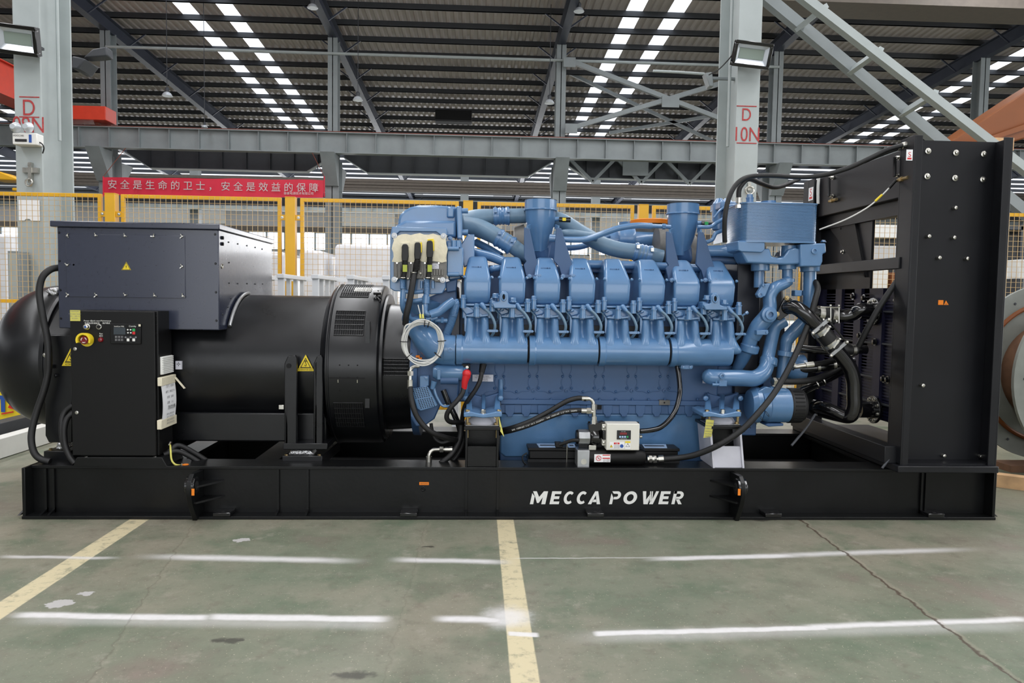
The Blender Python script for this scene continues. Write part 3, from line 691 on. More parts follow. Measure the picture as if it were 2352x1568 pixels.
# engine pedestals with rubber mounts
def pedestal(px0, px1, top, bot, slope, material, nm):
    ya, x0, x1 = Y0 + .085, W(px0, 1050, Y0).x, W(px1, 1050, Y0).x
    z1 = W(px0, top, Y0 + .1).z; dx = slope
    t = .014
    for x, dd in ((x0, 0), (x1 - t, 0)):
        MB().prism([(x + dx, ya, z1), (x, ya, SH), (x, ya + .28, SH), (x + dx, ya + .28, z1)], (t, 0, 0)).build(nm + '_cheek', material, base, bev=.002)
    zm = SH + (z1 - SH) * .55; f = .55
    MB().prism([(x0 + t, ya + .012, SH), (x1 - t, ya + .012, SH), (x1 - t + dx * f, ya + .012, zm), (x0 + t + dx * f, ya + .012, zm)], (0, .012, 0)).build(nm + '_front_plate', material, base, bev=.002)
    MB().box(x0 + t, x1 - t, ya + .14, ya + .15, SH, z1 - .01).build(nm + '_back_plate', 'skid_black', base)
    MB().box(x0 + dx - .01, x1 + dx + .01, ya - .01, ya + .3, z1, z1 + .02).build(nm + '_top_plate', 'skid_black' , base, bev=.003)
    cx = (x0 + x1) / 2 + dx; cy = ya + .12
    mt = MB().lathe([(0, .095), (.012, .098), (.03, .088), (.055, .06), (.065, .05)], (cx, cy, z1 + .025), (0, 0, 1), 32).build('vibration_mount', 'silver_paint', base)
    MB().box(cx - .11, cx + .11, cy - .09, cy + .09, z1 + .02, z1 + .027).build('mount_plate', 'alu', mt, bev=.003)
    for sx in (-.09, .09):
        MB().hexb((cx + sx, cy - .075, z1 + .027), (0, 0, 1), .012, .016).build('mount_bolt', 'brass', mt)
        MB().cyl((cx + sx * 1.08, cy - .07, z1 - .06), (cx + sx * 1.08, cy - .07, z1 + .1), .009, n=12).build('mount_stud', 'brass', mt)
        MB().lathe([(0, .017), (.018, .017)], (cx + sx * 1.08, cy - .07, z1 + .075), (0, 0, 1), 6).build('mount_nut', 'brass', mt)
    return cx, z1
pedestal(1068, 1146, 986, 1085, 0, 'skid_black', 'pedestal')
pedestal(1648, 1722, 984, 1083, -.03, 'silver_paint', 'silver_pedestal')
# ================================================================ alternator
AY, AZ, AR = 5.57, .93, .5
gen = thing('alternator', 'large black cylindrical alternator with navy terminal box on top', 'generator', (-1.9, AY, .33))
def Xc(px, Y=5.07): return W(px, 840, Y).x
def ring(X, ang, r): a = math.radians(ang); return V(X, AY - r * math.cos(a), AZ + r * math.sin(a))
x0, x1, x2, x3 = Xc(165), Xc(745), Xc(868, 5.0), Xc(928, 5.1)
MB().lathe([(0, AR), (x1 - x0, AR)], (x0, AY, AZ), (1, 0, 0), 96).build('stator_housing', 'gen_black', gen, ang=25)
MB().box(x0, x1, AY - .43, AY + .43, .42, .62).build('housing_skirt', 'gen_black', gen, bev=.01)
VR = .585
MB().lathe([(-.03, AR + .01), (-.015, AR + .035), (.0, VR - .02), (.02, VR), (x2 - x1 - .03, VR), (x2 - x1 - .01, VR - .006), (x2 - x1, VR - .04), (x2 - x1, .4)], (x1, AY, AZ), (1, 0, 0), 96).build('fan_shroud', 'gen_black', gen, ang=25)
MB().torus((x1 + .035, AY, AZ), (1, 0, 0), VR, .008, 96, 8).build('shroud_bead', 'gen_black', gen)
def grille(xa, xb, a0, a1, nx, na, r, nm='vent_grille'):
    rec = MB(); n = 12
    rec.rings([[ring(xa, a0 + (a1 - a0) * i / n, r + .001), ring(xb, a0 + (a1 - a0) * i / n, r + .001), ring(xb, a0 + (a1 - a0) * i / n, r - .01), ring(xa, a0 + (a1 - a0) * i / n, r - .01)] for i in range(n + 1)])
    o = rec.build('vent_recess', 'hole', gen)
    b = MB()
    for i in range(nx + 1):
        x = xa + (xb - xa) * i / nx
        b.tube([ring(x, a0 + (a1 - a0) * k / n, r + .002) for k in range(n + 1)], .0032, 6, smooth=False)
    for k in range(na + 1):
        g = a0 + (a1 - a0) * k / na; b.tube([ring(xa, g, r + .002), ring(xb, g, r + .002)], .004, 6, smooth=False)
    b.build(nm, 'gen_black', o)
xa, xb = Xc(764, 5.0), Xc(832, 5.0)
grille(xa, xb, 24, 43, 13, 5, VR); grille(xa, xb, 58, 86, 13, 5, VR); grille(xa, xb, -43, -22, 13, 5, VR)
gx = Xc(806, 5.2), Xc(845, 5.2)
b = MB()
for i in range(12):
    x = gx[0] + (gx[1] - gx[0]) * i / 11; b.tube([ring(x, 66, VR + .004), ring(x, 69, VR + .004), ring(x, 72, VR + .004)], .003, 6)
for a in (66, 69, 72): b.tube([ring(gx[0], a, VR + .004), ring(gx[1], a, VR + .004)], .0035, 6)
b.build('bright_vent_mesh', 'zinc', gen)
MB().rings([[ring(xa - .02, -5 + k, VR + t) for k, t in ((0, 0), (0, .006), (.8, .006), (.8, 0))], [ring(xb + .02, -5 + k, VR + t) for k, t in ((0, 0), (0, .006), (.8, .006), (.8, 0))]]).build('shroud_seam', 'hole', gen)
for g in (-4, -13, 4):
    for f in (.25, .55, .85): MB().ball(ring(xa + (xb - xa) * f, g, VR), .005, 8).build('shroud_rivet', 'hole', gen)
for f in (.2, .85): MB().cyl(ring(xa + (xb - xa) * f, -5.5, VR + .006), ring(xa + (xb - xa) * f, -7.5, VR + .006), .004, n=8).build('shroud_pin', 'zinc', gen)
MB().lathe([(-.02, .54), (.02, .54), (.022, .47), (x3 - x2 + .02, .46), (x3 - x2 + .04, .46)], (x2, AY, AZ - .02), (1, 0, 0), 96).build('coupling_housing', 'gen_black', gen, ang=25)
b = MB()                                                              # perforated guard on the coupling housing
pa, pb_ = Xc(858, 5.1), Xc(938, 5.1)
def ringc(X, ang, r): a = math.radians(ang); return V(X, AY - r * math.cos(a), AZ - .02 + r * math.sin(a))
MB().rings([[ringc(pa, a, .472), ringc(pb_, a, .472), ringc(pb_, a, .45), ringc(pa, a, .45)] for a in (-2, 3, 8, 12)]).build('guard_recess', 'hole', gen)
for i in range(24): b.tube([ringc(pa + (pb_ - pa) * i / 23, a, .474) for a in (-2, 3, 8, 12)], .0028, 5, smooth=False)
for a in (-2, 1, 4, 7, 10, 12): b.tube([ringc(pa, a, .474), ringc(pb_, a, .474)], .003, 5, smooth=False)
b.build('guard_mesh', 'gen_black', gen)
q = ringc(Xc(848, 5.1), 0, .55); MB().box(q.x - .015, q.x + .015, q.y - .004, q.y + .03, W(848, 935, 5.05).z, W(848, 690, 5.2).z - .14).build('housing_strap', 'gen_black', gen)
# dome end on the far left
dx = Xc(105, 5.3)
prof = [(-.62 * math.sin(i * PI / 24), .515 * math.cos(i * PI / 24) ** .62) for i in range(12, -1, -1)]
MB().lathe([(t * .6, max(r, .002)) for t, r in prof] + [(.1, .515), (.12, .5)], (dx, AY, AZ + .035), (1, 0, 0), 80).build('end_cover', 'gen_black', gen, ang=40)
MB().lathe([(0, .535), (.03, .535)], (dx + .1, AY, AZ + .02), (1, 0, 0), 80).build('end_flange', 'gen_black', gen, bev=.004)
MB().lathe([(0, .53), (x0 - dx - .1, .52)], (dx + .12, AY, AZ), (1, 0, 0), 64).build('bearing_housing', 'gen_black', gen)
MB().pp([(104, 770), (165, 770), (165, 1016), (112, 1016), (104, 1000)], 5.02, 5.12).build('left_foot_plate', 'gen_black', gen, bev=.004)
o = MB().pp([(100, 1036), (160, 1036), (160, 1062), (100, 1062)], 4.98, 5.4).build('left_foot_block', 'gen_black', gen, bev=.004)
MB().pp([(130, 1016), (147, 1016), (150, 1033), (126, 1033)], 5.0, 5.1).build('left_foot_mount', 'foil', gen, bev=.01)
bolt('foot_bolt', 117, 1034, 5.02, .012, .015, 'brass', gen, (0, 0, 1))
for px, py in ((104, 815), (117, 842), (128, 862)): bolt('flange_bolt', px, py, 5.0, .011, .012, 'zinc' if px == 104 else 'gen_black', gen)
# terminal box
TY = 5.0
bx0, bx1 = W(133, 640, TY).x, W(503, 640, TY).x
bz0, bz1 = W(330, 756, TY).z, W(330, 524, TY).z
TD = 6.27
tb = MB().box(bx0, bx1, TY, TD, bz0, bz1).build('terminal_box', 'box_navy', gen, bev=.006)
lz = W(330, 511, TY).z
MB().box(bx0 - .035, bx1 + .012, TY - .02, TD + .02, bz1 - .002, lz).build('box_lid', 'box_navy', tb, bev=.006)
MB().pb(152, 539, 425, 683, TY - .005, TY).build('access_panel', 'box_navy', tb, bev=.0015)
for px, py in ((155, 541), (220, 541), (287, 542), (353, 543), (419, 543), (155, 609), (419, 612), (157, 677), (222, 678), (288, 678), (355, 679), (420, 680)):
    q = W(px, py, TY - .005); an = random.uniform(0, PI)
    b = MB().lathe([(0, .007), (.008, .007), (.011, .004)], q, (0, -1, 0), 12)
    for s in (-1, 1):
        dv = V(math.cos(an + s * .9), 0, math.sin(an + s * .9)); b.bar(q + dv * .005 - V(0, .007, 0), q + dv * .018 - V(0, .009, 0), .005, .003, (0, 1, 0))
    b.build('wing_screw', 'zinc', tb)
for px, py in ((136, 534), (137, 599), (139, 666), (140, 731), (494, 538), (495, 605), (496, 671), (497, 736), (170, 608)): MB().lathe([(0, .008), (.005, .006)], W(px, py, TY), (0, -1, 0), 10).build('panel_screw', 'gen_black', tb)
warn_tri(290, 620, 22, 19, TY - .006, tb)
def side(px, py): 
    d = CR * ((px - 1176) / FPX) + CD * ((py - 784) / FPX) + CF
    return d * (bx1 / d.x) + V(0, 0, EYE)
for px, py, r in ((510, 546, .012), (510, 560, .012)): MB().lathe([(0, r), (.01, r), (.012, r * .6)], side(px, py), (1, 0, 0), 6).build('side_bolt', 'gen_black', tb)
MB().torus(side(510, 611), (1, 0, 0), .014, .005, 16, 6).build('cable_gland', 'zinc', tb)
for px, py in ((525, 556), (546, 560), (567, 564), (586, 568), (602, 572), (526, 603), (526, 650), (546, 651), (567, 651), (586, 652), (603, 652), (530, 685), (541, 685), (523, 705), (511, 722)):
    MB().lathe([(0, .006), (.005, .004)], side(px, py), (1, 0, 0), 8).build('side_screw', 'gen_black', tb)
b = MB().tube([(bx1 + .02 + .0 * i, AY - (AR + .012) * math.cos(math.radians(i)), AZ + (AR + .012) * math.sin(math.radians(i))) for i in range(34, 93, 3)], .012, 8)
b.build('seal_strip', 'alu', gen)
b = MB().add([p for i in range(34, 93, 3) for p in ((bx1 - .01, AY - AR * 1.02 * math.cos(math.radians(i)), AZ + AR * 1.02 * math.sin(math.radians(i))), (bx1 + .03, AY - AR * 1.02 * math.cos(math.radians(i)), AZ + AR * 1.02 * math.sin(math.radians(i))))], [(2 * i, 2 * i + 1, 2 * i + 3, 2 * i + 2) for i in range(19)])
# lifting plates, foot and mount on the right
for a, c in ((653, 681), (720, 741)):
    l = MB().pp([(a, 1030), (a, 835), (a + 8, 818), (c - 4, 815), (c, 822), (c, 1030)], 4.99, 5.03).build('foot_rib', 'gen_black', gen, bev=.005)
    MB().prism([W(a + 3, 832, 4.99), W(a + 3, 1028, 4.99), W(a + 3, 1028, 5.3), W(a + 3, 832, 5.1)], (.012, 0, 0)).build('rib_web', 'gen_black', gen)
q = W(663, 840, 4.985); MB().lathe([(0, .016), (.002, .016)], q, (0, -1, 0), 20).build('rib_hole', 'hole', gen)
MB().pp([(650, 1018), (752, 1018), (752, 1032), (650, 1032)], 4.98, 5.3).build('foot_plate', 'gen_black', gen, bev=.004)
MB().pp([(668, 1032), (712, 1032), (722, 1046), (660, 1046)], 5.0, 5.12).build('foot_mount', 'foil', gen, bev=.012)
MB().prism([W(648, 1047, 4.97), W(740, 1047, 4.97), W(740, 1072, 4.97), W(648, 1072, 4.97)], (.02, .55, 0)).build('mount_block', 'gen_black', gen, bev=.004)
for px in (657, 733): bolt('foot_bolt', px, 1047, 5.0, .011, .014, 'brass', gen, (0, 0, 1))
warn_tri(702, 852, 40, 38, 5.055, gen, 'hook', ('ALTERNATEUR SEUL', 'ALTERNATOR ONLY'))
warn_tri(163, 840, 42, 42, 5.01, gen, 'hook', ('ALTERNATEUR', 'ALTERNATOR'))
s = MB().pb(403, 829, 417, 848, 5.055, 5.075).build('white_sticker', 'silver_paint', gen)
q = W(410, 836, 5.054); b = MB()
for k in range(4): 
    a = k * PI / 2; b.prism([q + V(math.cos(a) * .016, 0, math.sin(a) * .016), q + V(math.cos(a + .7) * .005, 0, math.sin(a + .7) * .005), q + V(math.cos(a - .7) * .005, 0, math.sin(a - .7) * .005)], (0, .0005, 0))
b.build('star_mark', 'ink', s)
MB().pb(640, 930, 652, 940, 5.04, 5.06).build('earth_tab', 'zinc', gen, bev=.002)
MB().torus(W(866, 690, 5.25), (0, 1, 0), .03, .005, 16, 6).build('shroud_latch', 'gloss_black', gen)
MB().ptube([(868, 668, 5.3), (866, 680, 5.25), (873, 690, 5.22), (869, 700, 5.22)], .007, 8).cyl(W(858, 673, 5.25), W(876, 673, 5.25), .012, n=10).build('shroud_clip', 'gloss_black', gen)
MB().pb(838, 657, 848, 664, 5.5, 5.54).build('shroud_knob', 'gloss_black', gen, bev=.004)
MB().pp([(100, 668), (112, 661), (128, 659), (134, 668), (132, 678), (120, 682), (112, 676)], 5.3, 5.42).build('foil_bundle', 'foil', gen, bev=.012)
# ================================================================ control cabinet
CY = 4.82
cx0, cx1 = W(167, 880, CY).x, W(363, 880, CY).x
cz0, cz1 = W(265, 1046, CY).z, W(265, 713, CY).z
cab = thing('control_cabinet', 'tall narrow black control cabinet with yellow emergency stop in front of the alternator', 'cabinet', ((cx0 + cx1) / 2, 4.86, .4))
MB().box(cx0, cx1, CY + .01, CY + .22, cz0, cz1).build('cabinet_body', 'cab_black', cab, bev=.004)
door = MB().box(cx0 - .004, cx1 - .012, CY - .012, CY + .006, cz0 + .002, cz1 - .004).build('cabinet_door', 'cab_black', cab, bev=.004)
MB().box(cx0 + .03, cx1 - .03, CY + .03, CY + .2, SH + .03, cz0).build('cabinet_plinth', 'cab_black', cab)
MB().pp([(176, 1050), (372, 1050), (384, 1072), (166, 1072)], CY - .02, CY + .25).build('cabinet_foot', 'skid_black', cab, bev=.004)
for px in (198, 356): bolt('foot_bolt', px, 1051, CY + .0, .01, .01, 'zinc', cab, (0, 0, 1))
DY = CY - .012
for z in (726, 745, 765, 985, 1005): MB().lathe([(0, .004), (.006, .004)], V(cx1 - .008, CY + .012, W(363, z, CY).z), (0, -1, 0), 8).build('hinge_pin', 'gloss_black', cab)
pn = MB().pb(253, 743, 323, 790, DY - .012, DY).build('controller_panel', 'cab_black', door, bev=.004)
PY = DY - .0135
MB().pb(261, 752, 288, 768, PY, PY + .001).build('display_screen', 'lcd', door)
text('panel_words', 'InteliLite MRS', .011, W(262, 750.5, PY), 'white', door, align='LEFT'); text('panel_words', 'ComAp', .014, W(296, 750.5, PY), 'white', door, align='LEFT')
for i in range(3):
    for j in range(2):
        o = MB().pb(264 + i * 6.8, 771 + j * 6.8, 269 + i * 6.8, 776 + j * 6.8, PY, PY + .001).build('panel_key', 'ink_grey', door)
        MB().pb(264.7 + i * 6.8, 771.7 + j * 6.8, 268.3 + i * 6.8, 775.3 + j * 6.8, PY - .0005, PY).build('panel_key_face', 'cab_black', door)
        MB().pb(265.8 + i * 6.8, 772.9 + j * 6.8, 267.2 + i * 6.8, 774.1 + j * 6.8, PY - .001, PY).build('panel_key_mark', 'white', door)
for px, py, cc in ((304, 754.5, 'green'), (304, 761.5, 'red')): MB().pb(px, py, px + 6.2, py + 6.2, PY, PY + .001).build('panel_key', cc, door)
for px, py in ((291, 755), (297.5, 755), (291.5, 762), (298, 762)): MB().pp([(px, py + 2), (px + 2.3, py), (px + 4.6, py + 2), (px + 2.3, py + 4)], PY, PY + .001).build('panel_key', 'white', door)
for px in (291, 304): MB().pb(px, 777, px + 6, 783.5, PY, PY + .001).build('panel_key', 'white', door)
MB().pb(289, 774, 313, 774.7, PY, PY + .001).build('panel_line', 'ink_grey', door)
for px in (288.5, 300, 312): MB().lathe([(0, .006), (.001, .006)], W(px, 774.3, PY), (0, -1, 0), 12).build('panel_lamp', 'ink_grey', door)
MB().pb(318, 744.5, 323, 749.5, PY - .001, PY).build('tape_corner', 'tape', door)
for px, rows_ in ((202, ('Power on', '电源指示')), (219, ('Quick start', '快速启动')), (243, ('Maintenance', '维护模式'))):
    text('door_words', rows_[0], .013, W(px, 738, DY - .001), 'white', door); text('door_words', rows_[1], .012, W(px + 1, 743.5, DY - .001), 'white', door)
text('door_words', 'Run', .013, W(232, 767.5, DY - .001), 'white', door); text('door_words', '运行', .012, W(232, 772.8, DY - .001), 'white', door)
o = MB().lathe([(0, .019), (.012, .019), (.016, .015), (.03, .015), (.032, .012)], W(202, 750, DY), (0, -1, 0), 24).build('indicator_lamp', 'zinc', door)
MB().lathe([(.03, .008), (.034, .006)], W(202, 750, DY), (0, -1, 0), 16).build('blue_lens', 'mid_blue', door)
MB().lathe([(0, .018), (.012, .017), (.013, .012)], W(229, 750, DY), (0, -1, 0), 24).build('selector_switch', 'zinc', door)
MB().lathe([(.012, .012), (.016, .011)], W(229, 750, DY), (0, -1, 0), 18).bar(W(227, 752, DY - .018), W(231, 748, DY - .018), .006, .006, (0, 1, 0)).build('selector_knob', 'gloss_black', door)
q = W(200, 780, DY); b = MB(); n = 16                                 # yellow shroud round the emergency stop
b.rings([[q + V(r * math.cos(a) , y, r * math.sin(a) - (.012 if False else 0)) for r, y in ((.043, 0), (.046, -.05), (.034, -.05), (.034, 0))] for a in [math.radians(-25 + 230 * i / n) for i in range(n + 1)]])
b.build('stop_guard', 'yellow', door)
MB().lathe([(0, .043), (.003, .043)], q, (0, -1, 0), 28).build('stop_plate', 'yellow', door)
MB().lathe([(0, .014), (.025, .014), (.027, .027), (.036, .027), (.04, .022)], q, (0, -1, 0), 28).build('stop_button', 'dark_red', door)
for k in range(3): MB().tube([q + V(.016 * math.cos(a), -.0405, .016 * math.sin(a)) for a in [k * 2.094 + i * .3 for i in range(5)]], .0025, 6).build('stop_arrow', 'white', door)
MB().lathe([(0, .016), (.006, .016), (.014, .012), (.016, .005)], W(232, 780, DY), (0, -1, 0), 20).build('run_lamp', 'dark_red', door)
for px, py in ((173, 801), (177, 947)): MB().lathe([(0, .011), (.005, .011), (.006, .006)], W(px, py, DY), (0, -1, 0), 16).build('door_lock', 'zinc', door)
b = MB(); sx = cx1 + .001                                            # white louvre on the side of the cabinet
z0, z1 = W(376, 857, CY + .12).z, W(376, 817, CY + .12).z
lv = MB().box(sx, sx + .012, CY + .03, CY + .2, z0, z1).build('side_louvre', 'white', cab, bev=.002)
for i in range(10):
    z = z0 + .006 + (z1 - z0 - .012) * i / 9; MB().bar((sx + .016, CY + .035, z), (sx + .016, CY + .195, z), .008, .007).build('louvre_slat', 'white', cab)
note = thing('sticky_note', 'yellow paper note at the top left corner of the control cabinet', 'note', tuple(W(172, 737, DY - .003)))
MB().pb(161, 712, 184, 737, DY - .005, DY - .0015).build('note_sheet', 'note_yellow', note)
for i, wd in enumerate(('CAUTION', 'Alternator heater', '60 V  400 Hz', 'AC220V')): text('note_words', wd, .011, W(172, 716.5 + i * 5.3, DY - .0055), 'ink_grey', note)
lab = thing('paper_label', 'white printed sheet held by masking tape on the cabinet side', 'label', (cx1 + .02, CY + .1, W(375, 960, CY).z))
zA, zB = W(378, 868, CY + .1).z, W(378, 968, CY + .1).z
P = []; n = 14
for k in (0, .002):
    for i in range(n + 1):
        f = i / n
        for y in (CY - .01, CY + .2): P.append(V(cx1 + .02 + .012 * math.sin(f * PI) + k, y, zA + (zB - zA) * f - (.02 if y < CY else 0)))
m_ = 2 * (n + 1)
fs = [(2 * i, 2 * i + 1, 2 * i + 3, 2 * i + 2) for i in range(n)] + [(m_ + 2 * i, m_ + 2 * i + 1, m_ + 2 * i + 3, m_ + 2 * i + 2) for i in range(n)]
MB().add(P, fs).build('label_sheet', 'paper', lab)
sidew = dict(ux=(0, 1, 0), uy=(0, 0, 1))
for i, wd in enumerate(('型号：C2500', '编号：P0822TN', '功率：2000', '日期：.11.1')): text('label_words', wd, .02, (cx1 + .036, CY + .1, zA - .055 - i * .036), 'ink_grey', lab, **sidew)
text('label_words', '测试合格', .03, (cx1 + .037, CY + .12, zA - .2), 'ink', lab, **sidew)
for i in range(4): text('label_words', '操作人员检查记录', .014, (cx1 + .036, CY + .1, zA - .235 - i * .02), 'ink_grey', lab, **sidew)
MB().box(cx1 + .002, cx1 + .03, CY - .015, CY + .21, zA - .04, zA + .015).build('masking_tape', 'tape', lab, bev=.003)
MB().bar((cx1 + .028, CY + .2, zA - .005), (cx1 + .09, CY + .2, zA - .08), .004, .03, (0, 1, 0)).build('masking_tape', 'tape', lab, bev=.002)
MB().box(cx1 + .002, cx1 + .03, CY - .03, CY + .215, zB - .03, zB + .03).build('masking_tape', 'tape', lab, bev=.003)
# ================================================================ radiator
RY = Y0
rx0, rx1 = W(2084, 700, RY).x, W(2308, 700, RY).x
rz0, rz1 = .365, W(2200, 312, RY).z
rad = thing('radiator', 'tall black radiator with bolted steel side frame at the right end', 'radiator', ((rx0 + rx1) / 2, 5.5, SH))
MB().box(rx0, rx1, RY + .15, RY + .162, rz0, rz1).build('side_panel', 'rad_black', rad)
MB().box(rx0, rx0 + .012, RY, RY + .15, rz0, rz1).box(rx0 + .01, rx0 + .055, RY, RY + .012, rz0, rz1).build('side_flange', 'rad_black', rad, bev=.003)
MB().box(rx1 - .012, rx1, RY, RY + .15, rz0, rz1).box(rx1 - .06, rx1 - .01, RY, RY + .012, rz0, rz1).build('side_flange', 'rad_black', rad, bev=.003)
MB().box(rx0, rx1, RY + .02, RY + .17, rz0, rz0 + .012).build('side_foot', 'rad_black', rad)
MB().box(W(2062, 1090, RY - .03).x, W(2294, 1090, RY - .03).x, RY - .03, 6.33, SH, SH + .045).build('radiator_base', 'rad_black', rad, bev=.006)
for i, (px, py) in enumerate(((2131, 347), (2195, 351), (2259, 354), (2129, 405), (2193, 409), (2257, 412), (2190, 478), (2129, 543), (2187, 546), (2153, 592), (2217, 594), (2115, 884), (2164, 1045), (2249, 1046))):
    q = W(px, py, RY + .148); b = MB()
    if i < 6: b.lathe([(0, .02), (.006, .02), (.008, .012), (.02, .011), (.022, .007)], q, (0, -1, 0), 20)
    else: b.lathe([(0, .013), (.008, .013), (.03, .012), (.032, .009)], q, (0, -1, 0), 16)
    b.build('frame_bolt', 'zinc', rad)
s = MB().pb(2155, 689, 2167, 700, RY + .147, RY + .15).build('orange_sticker', 'orange', rad, bev=.001); MB().pp([(2168, 700), (2173, 690), (2179, 700)], RY + .147, RY + .15).build('orange_sticker', 'orange', rad)
MB().pb(2170.5, 697.5, 2176, 698.3, RY + .1465, RY + .147).build('sticker_line', 'ink', s)
def slabel(x, y, z, sc):
    s = MB().box(x - .0015, x, y - .035 * sc, y + .035 * sc, z - .045 * sc, z + .045 * sc).build('white_label', 'paper', rad)
    text('label_mark', 'S', .07 * sc, (x - .002, y, z - .012 * sc), 'red', s, ux=(0, -1, 0)); MB().box(x - .0025, x - .0015, y - .022 * sc, y + .022 * sc, z - .035 * sc, z - .02 * sc).build('label_bar', 'red', s)
q = W(2089, 356, RY); s = MB().box(q.x - .022, q.x + .02, RY - .0015, RY, q.z - .035, q.z + .035).build('white_label', 'paper', rad)
text('label_mark', 'S', .045, V(q.x, RY - .002, q.z - .012), 'red', s); MB().box(q.x - .014, q.x + .013, RY - .0025, RY - .0015, q.z - .028, q.z - .017).build('label_bar', 'red', s)
xl = rx0 + .02
tz0, tz1 = W(2085, 447, RY + .02).z, W(2085, 331, RY + .02).z
MB().box(xl, rx1 - .02, RY + .165, 6.2, tz0, tz1).build('top_tank', 'rad_black', rad, bev=.008)
MB().box(xl + .05, xl + .07, RY + .165, 6.2, tz0 - .1, tz0).build('tank_skirt', 'rad_black', rad)
def onx(px, py, X):
    d = CR * ((px - 1176) / FPX) + CD * ((py - 784) / FPX) + CF
    return d * (X / d.x) + V(0, 0, EYE)
for px, pa, pb2 in ((2055, 362, 404), (1904, 408, 450)):
    a, c = onx(px, pa, xl - .04), onx(px, pb2, xl - .04)
    b = MB().tube([a + V(.045, 0, 0), a, c, c + V(.045, 0, 0)], .012, 8, smooth=False)
    b.build('tank_handle', 'gloss_black', rad)
    for v in (a, c): MB().hexb(v + V(.035, 0, 0), (-1, 0, 0), .012, .03).build('handle_bolt', 'zinc', rad)
for px, py in ((2062, 414), (1905, 462)):
    a = onx(px, py, xl - .02); MB().cyl(a, a + V(0, -.12, 0), .012, n=10).lathe([(0, .018), (.03, .018)], a + V(0, -.03, 0), (0, -1, 0), 6).build('level_tap', 'brass', rad)
xr = rx0 + .1
MB().box(xr, xr + .02, 5.38, 6.2, .95, tz0).build('rear_shroud', 'rad_black', rad)
for py in (508, 525, 578):
    a = onx(1937 if py > 520 else 1900, py, xr); MB().hexb(a, (-1, 0, 0), .012, .02).build('shroud_bolt', 'zinc', rad)
MB().prism([(xr - .02, 5.6, tz0 - .1), (xr - .02, 6.0, tz0 - .1), (xr - .02, 5.42, 1.63)], (.02, 0, 0)).build('shroud_gusset', 'plate_black', rad)
MB().box(xl - .03, xl + .02, RY + .1, 6.2, W(2078, 617, RY + .1).z, W(2078, 590, RY + .1).z).build('cross_bar', 'rad_black', rad, bev=.004)
a, c = W(1845, 700, 6.22).x, W(1896, 700, 6.22).x
MB().box(a, c, 6.2, 6.3, SH, tz1).box(a, a + .02, 6.1, 6.2, SH, tz1).build('rear_post', 'rad_black', rad, bev=.004)
slabel(a - .001, 6.15, W(1848, 445, 6.15).z, 1.2)
core = MB().box(xr, rx1 - .05, RY + .2, 6.2, .6, W(2000, 662, 5.3).z).build('radiator_core', 'core_navy', rad)
z1 = W(2000, 662, 5.3).z
for y in (4.95, 5.2, 5.5, 5.8, 6.1): MB().box(xr - .025, xr, y - .05, y + .05, .6, z1).build('core_rib', 'core_navy', rad)
for z in (1.38, 1.15, .9, .72): MB().box(xr - .02, xr - .001, RY + .2, 6.2, z - .006, z + .006).build('core_bar', 'steel_dark', rad)
b = MB()
for i in range(40): z = .62 + (z1 - .66) * i / 39; b.box(xr - .006, xr, RY + .2, 6.2, z - .004, z + .004)
b.build('core_fin', 'core_navy', rad)
MB().box(xl - .1, xl + .0, RY + .05, 6.25, SH + .045, SH + .16).build('bottom_sill', 'rad_black', rad, bev=.004)
for py, Y in ((940, 5.0), (715, 5.05)):                                # inlet flanges on the core
    q = onx(2003, py, xr - .05)
    f = MB().lathe([(0, .1), (.02, .1)], q, (1, 0, 0), 36).build('port_flange', 'gloss_black', rad, bev=.003)
    for k in range(8):
        a = k * PI / 4 + .3; MB().hexb(q + V(0, .08 * math.cos(a), .08 * math.sin(a)), (-1, 0, 0), .01, .014).build('port_bolt', 'zinc', f)
    MB().lathe([(-.1, .06), (.1, .06)], q, (1, 0, 0), 24).build('port_neck', 'gloss_black', f)
for px, py in ((1985, 684), (1960, 680), (2060, 690), (1975, 770), (2010, 785), (2040, 872), (2030, 870)):
    q = onx(px, py, xr - .03); MB().hexb(q, (-1, 0, 0), .02, .02).build('core_bolt', 'gloss_black', rad)
# ================================================================ diesel engine
EB, DB, BB, PB = 'engine_blue', 'shaded_blue', 'bracket_blue', 'pipe_blue'
eng = thing('diesel_engine', 'large light blue sixteen cylinder diesel engine in the middle of the base frame', 'engine', (.6, 5.6, .4))
def part(name, b, m=EB, par=None, **k): return b.build(name, m, par or eng, **k)
# ---- crankcase, oil pan
YC = 5.14
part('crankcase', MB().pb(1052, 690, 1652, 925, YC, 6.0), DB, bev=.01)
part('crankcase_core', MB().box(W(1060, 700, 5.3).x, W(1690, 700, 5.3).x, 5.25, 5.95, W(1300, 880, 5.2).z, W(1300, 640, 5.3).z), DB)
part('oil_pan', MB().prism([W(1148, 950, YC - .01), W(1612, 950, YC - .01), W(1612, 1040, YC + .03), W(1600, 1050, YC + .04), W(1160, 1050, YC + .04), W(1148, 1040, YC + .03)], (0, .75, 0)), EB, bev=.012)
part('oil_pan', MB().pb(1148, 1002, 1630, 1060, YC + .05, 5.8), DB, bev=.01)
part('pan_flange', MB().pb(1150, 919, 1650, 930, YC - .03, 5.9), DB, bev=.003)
for i in range(13):
    a = 1160 + i * 37.5
    part('pan_lug', MB().pp([(a, 930), (a + 22, 930), (a + 22, 946), (a + 17, 953), (a + 17, 957), (a + 5, 957), (a + 5, 953), (a, 948)], YC - .025, YC + .05), DB, bev=.003)  # darker blue carries the painted shade of the lower engine
    part('pan_bolt', MB().cyl(W(a + 30, 914, YC - .02), W(a + 30, 919, YC - .02), .008, n=10), DB)
part('pan_strip', MB().pb(1150, 930, 1640, 950, YC - .018, YC + .1), DB, bev=.003)
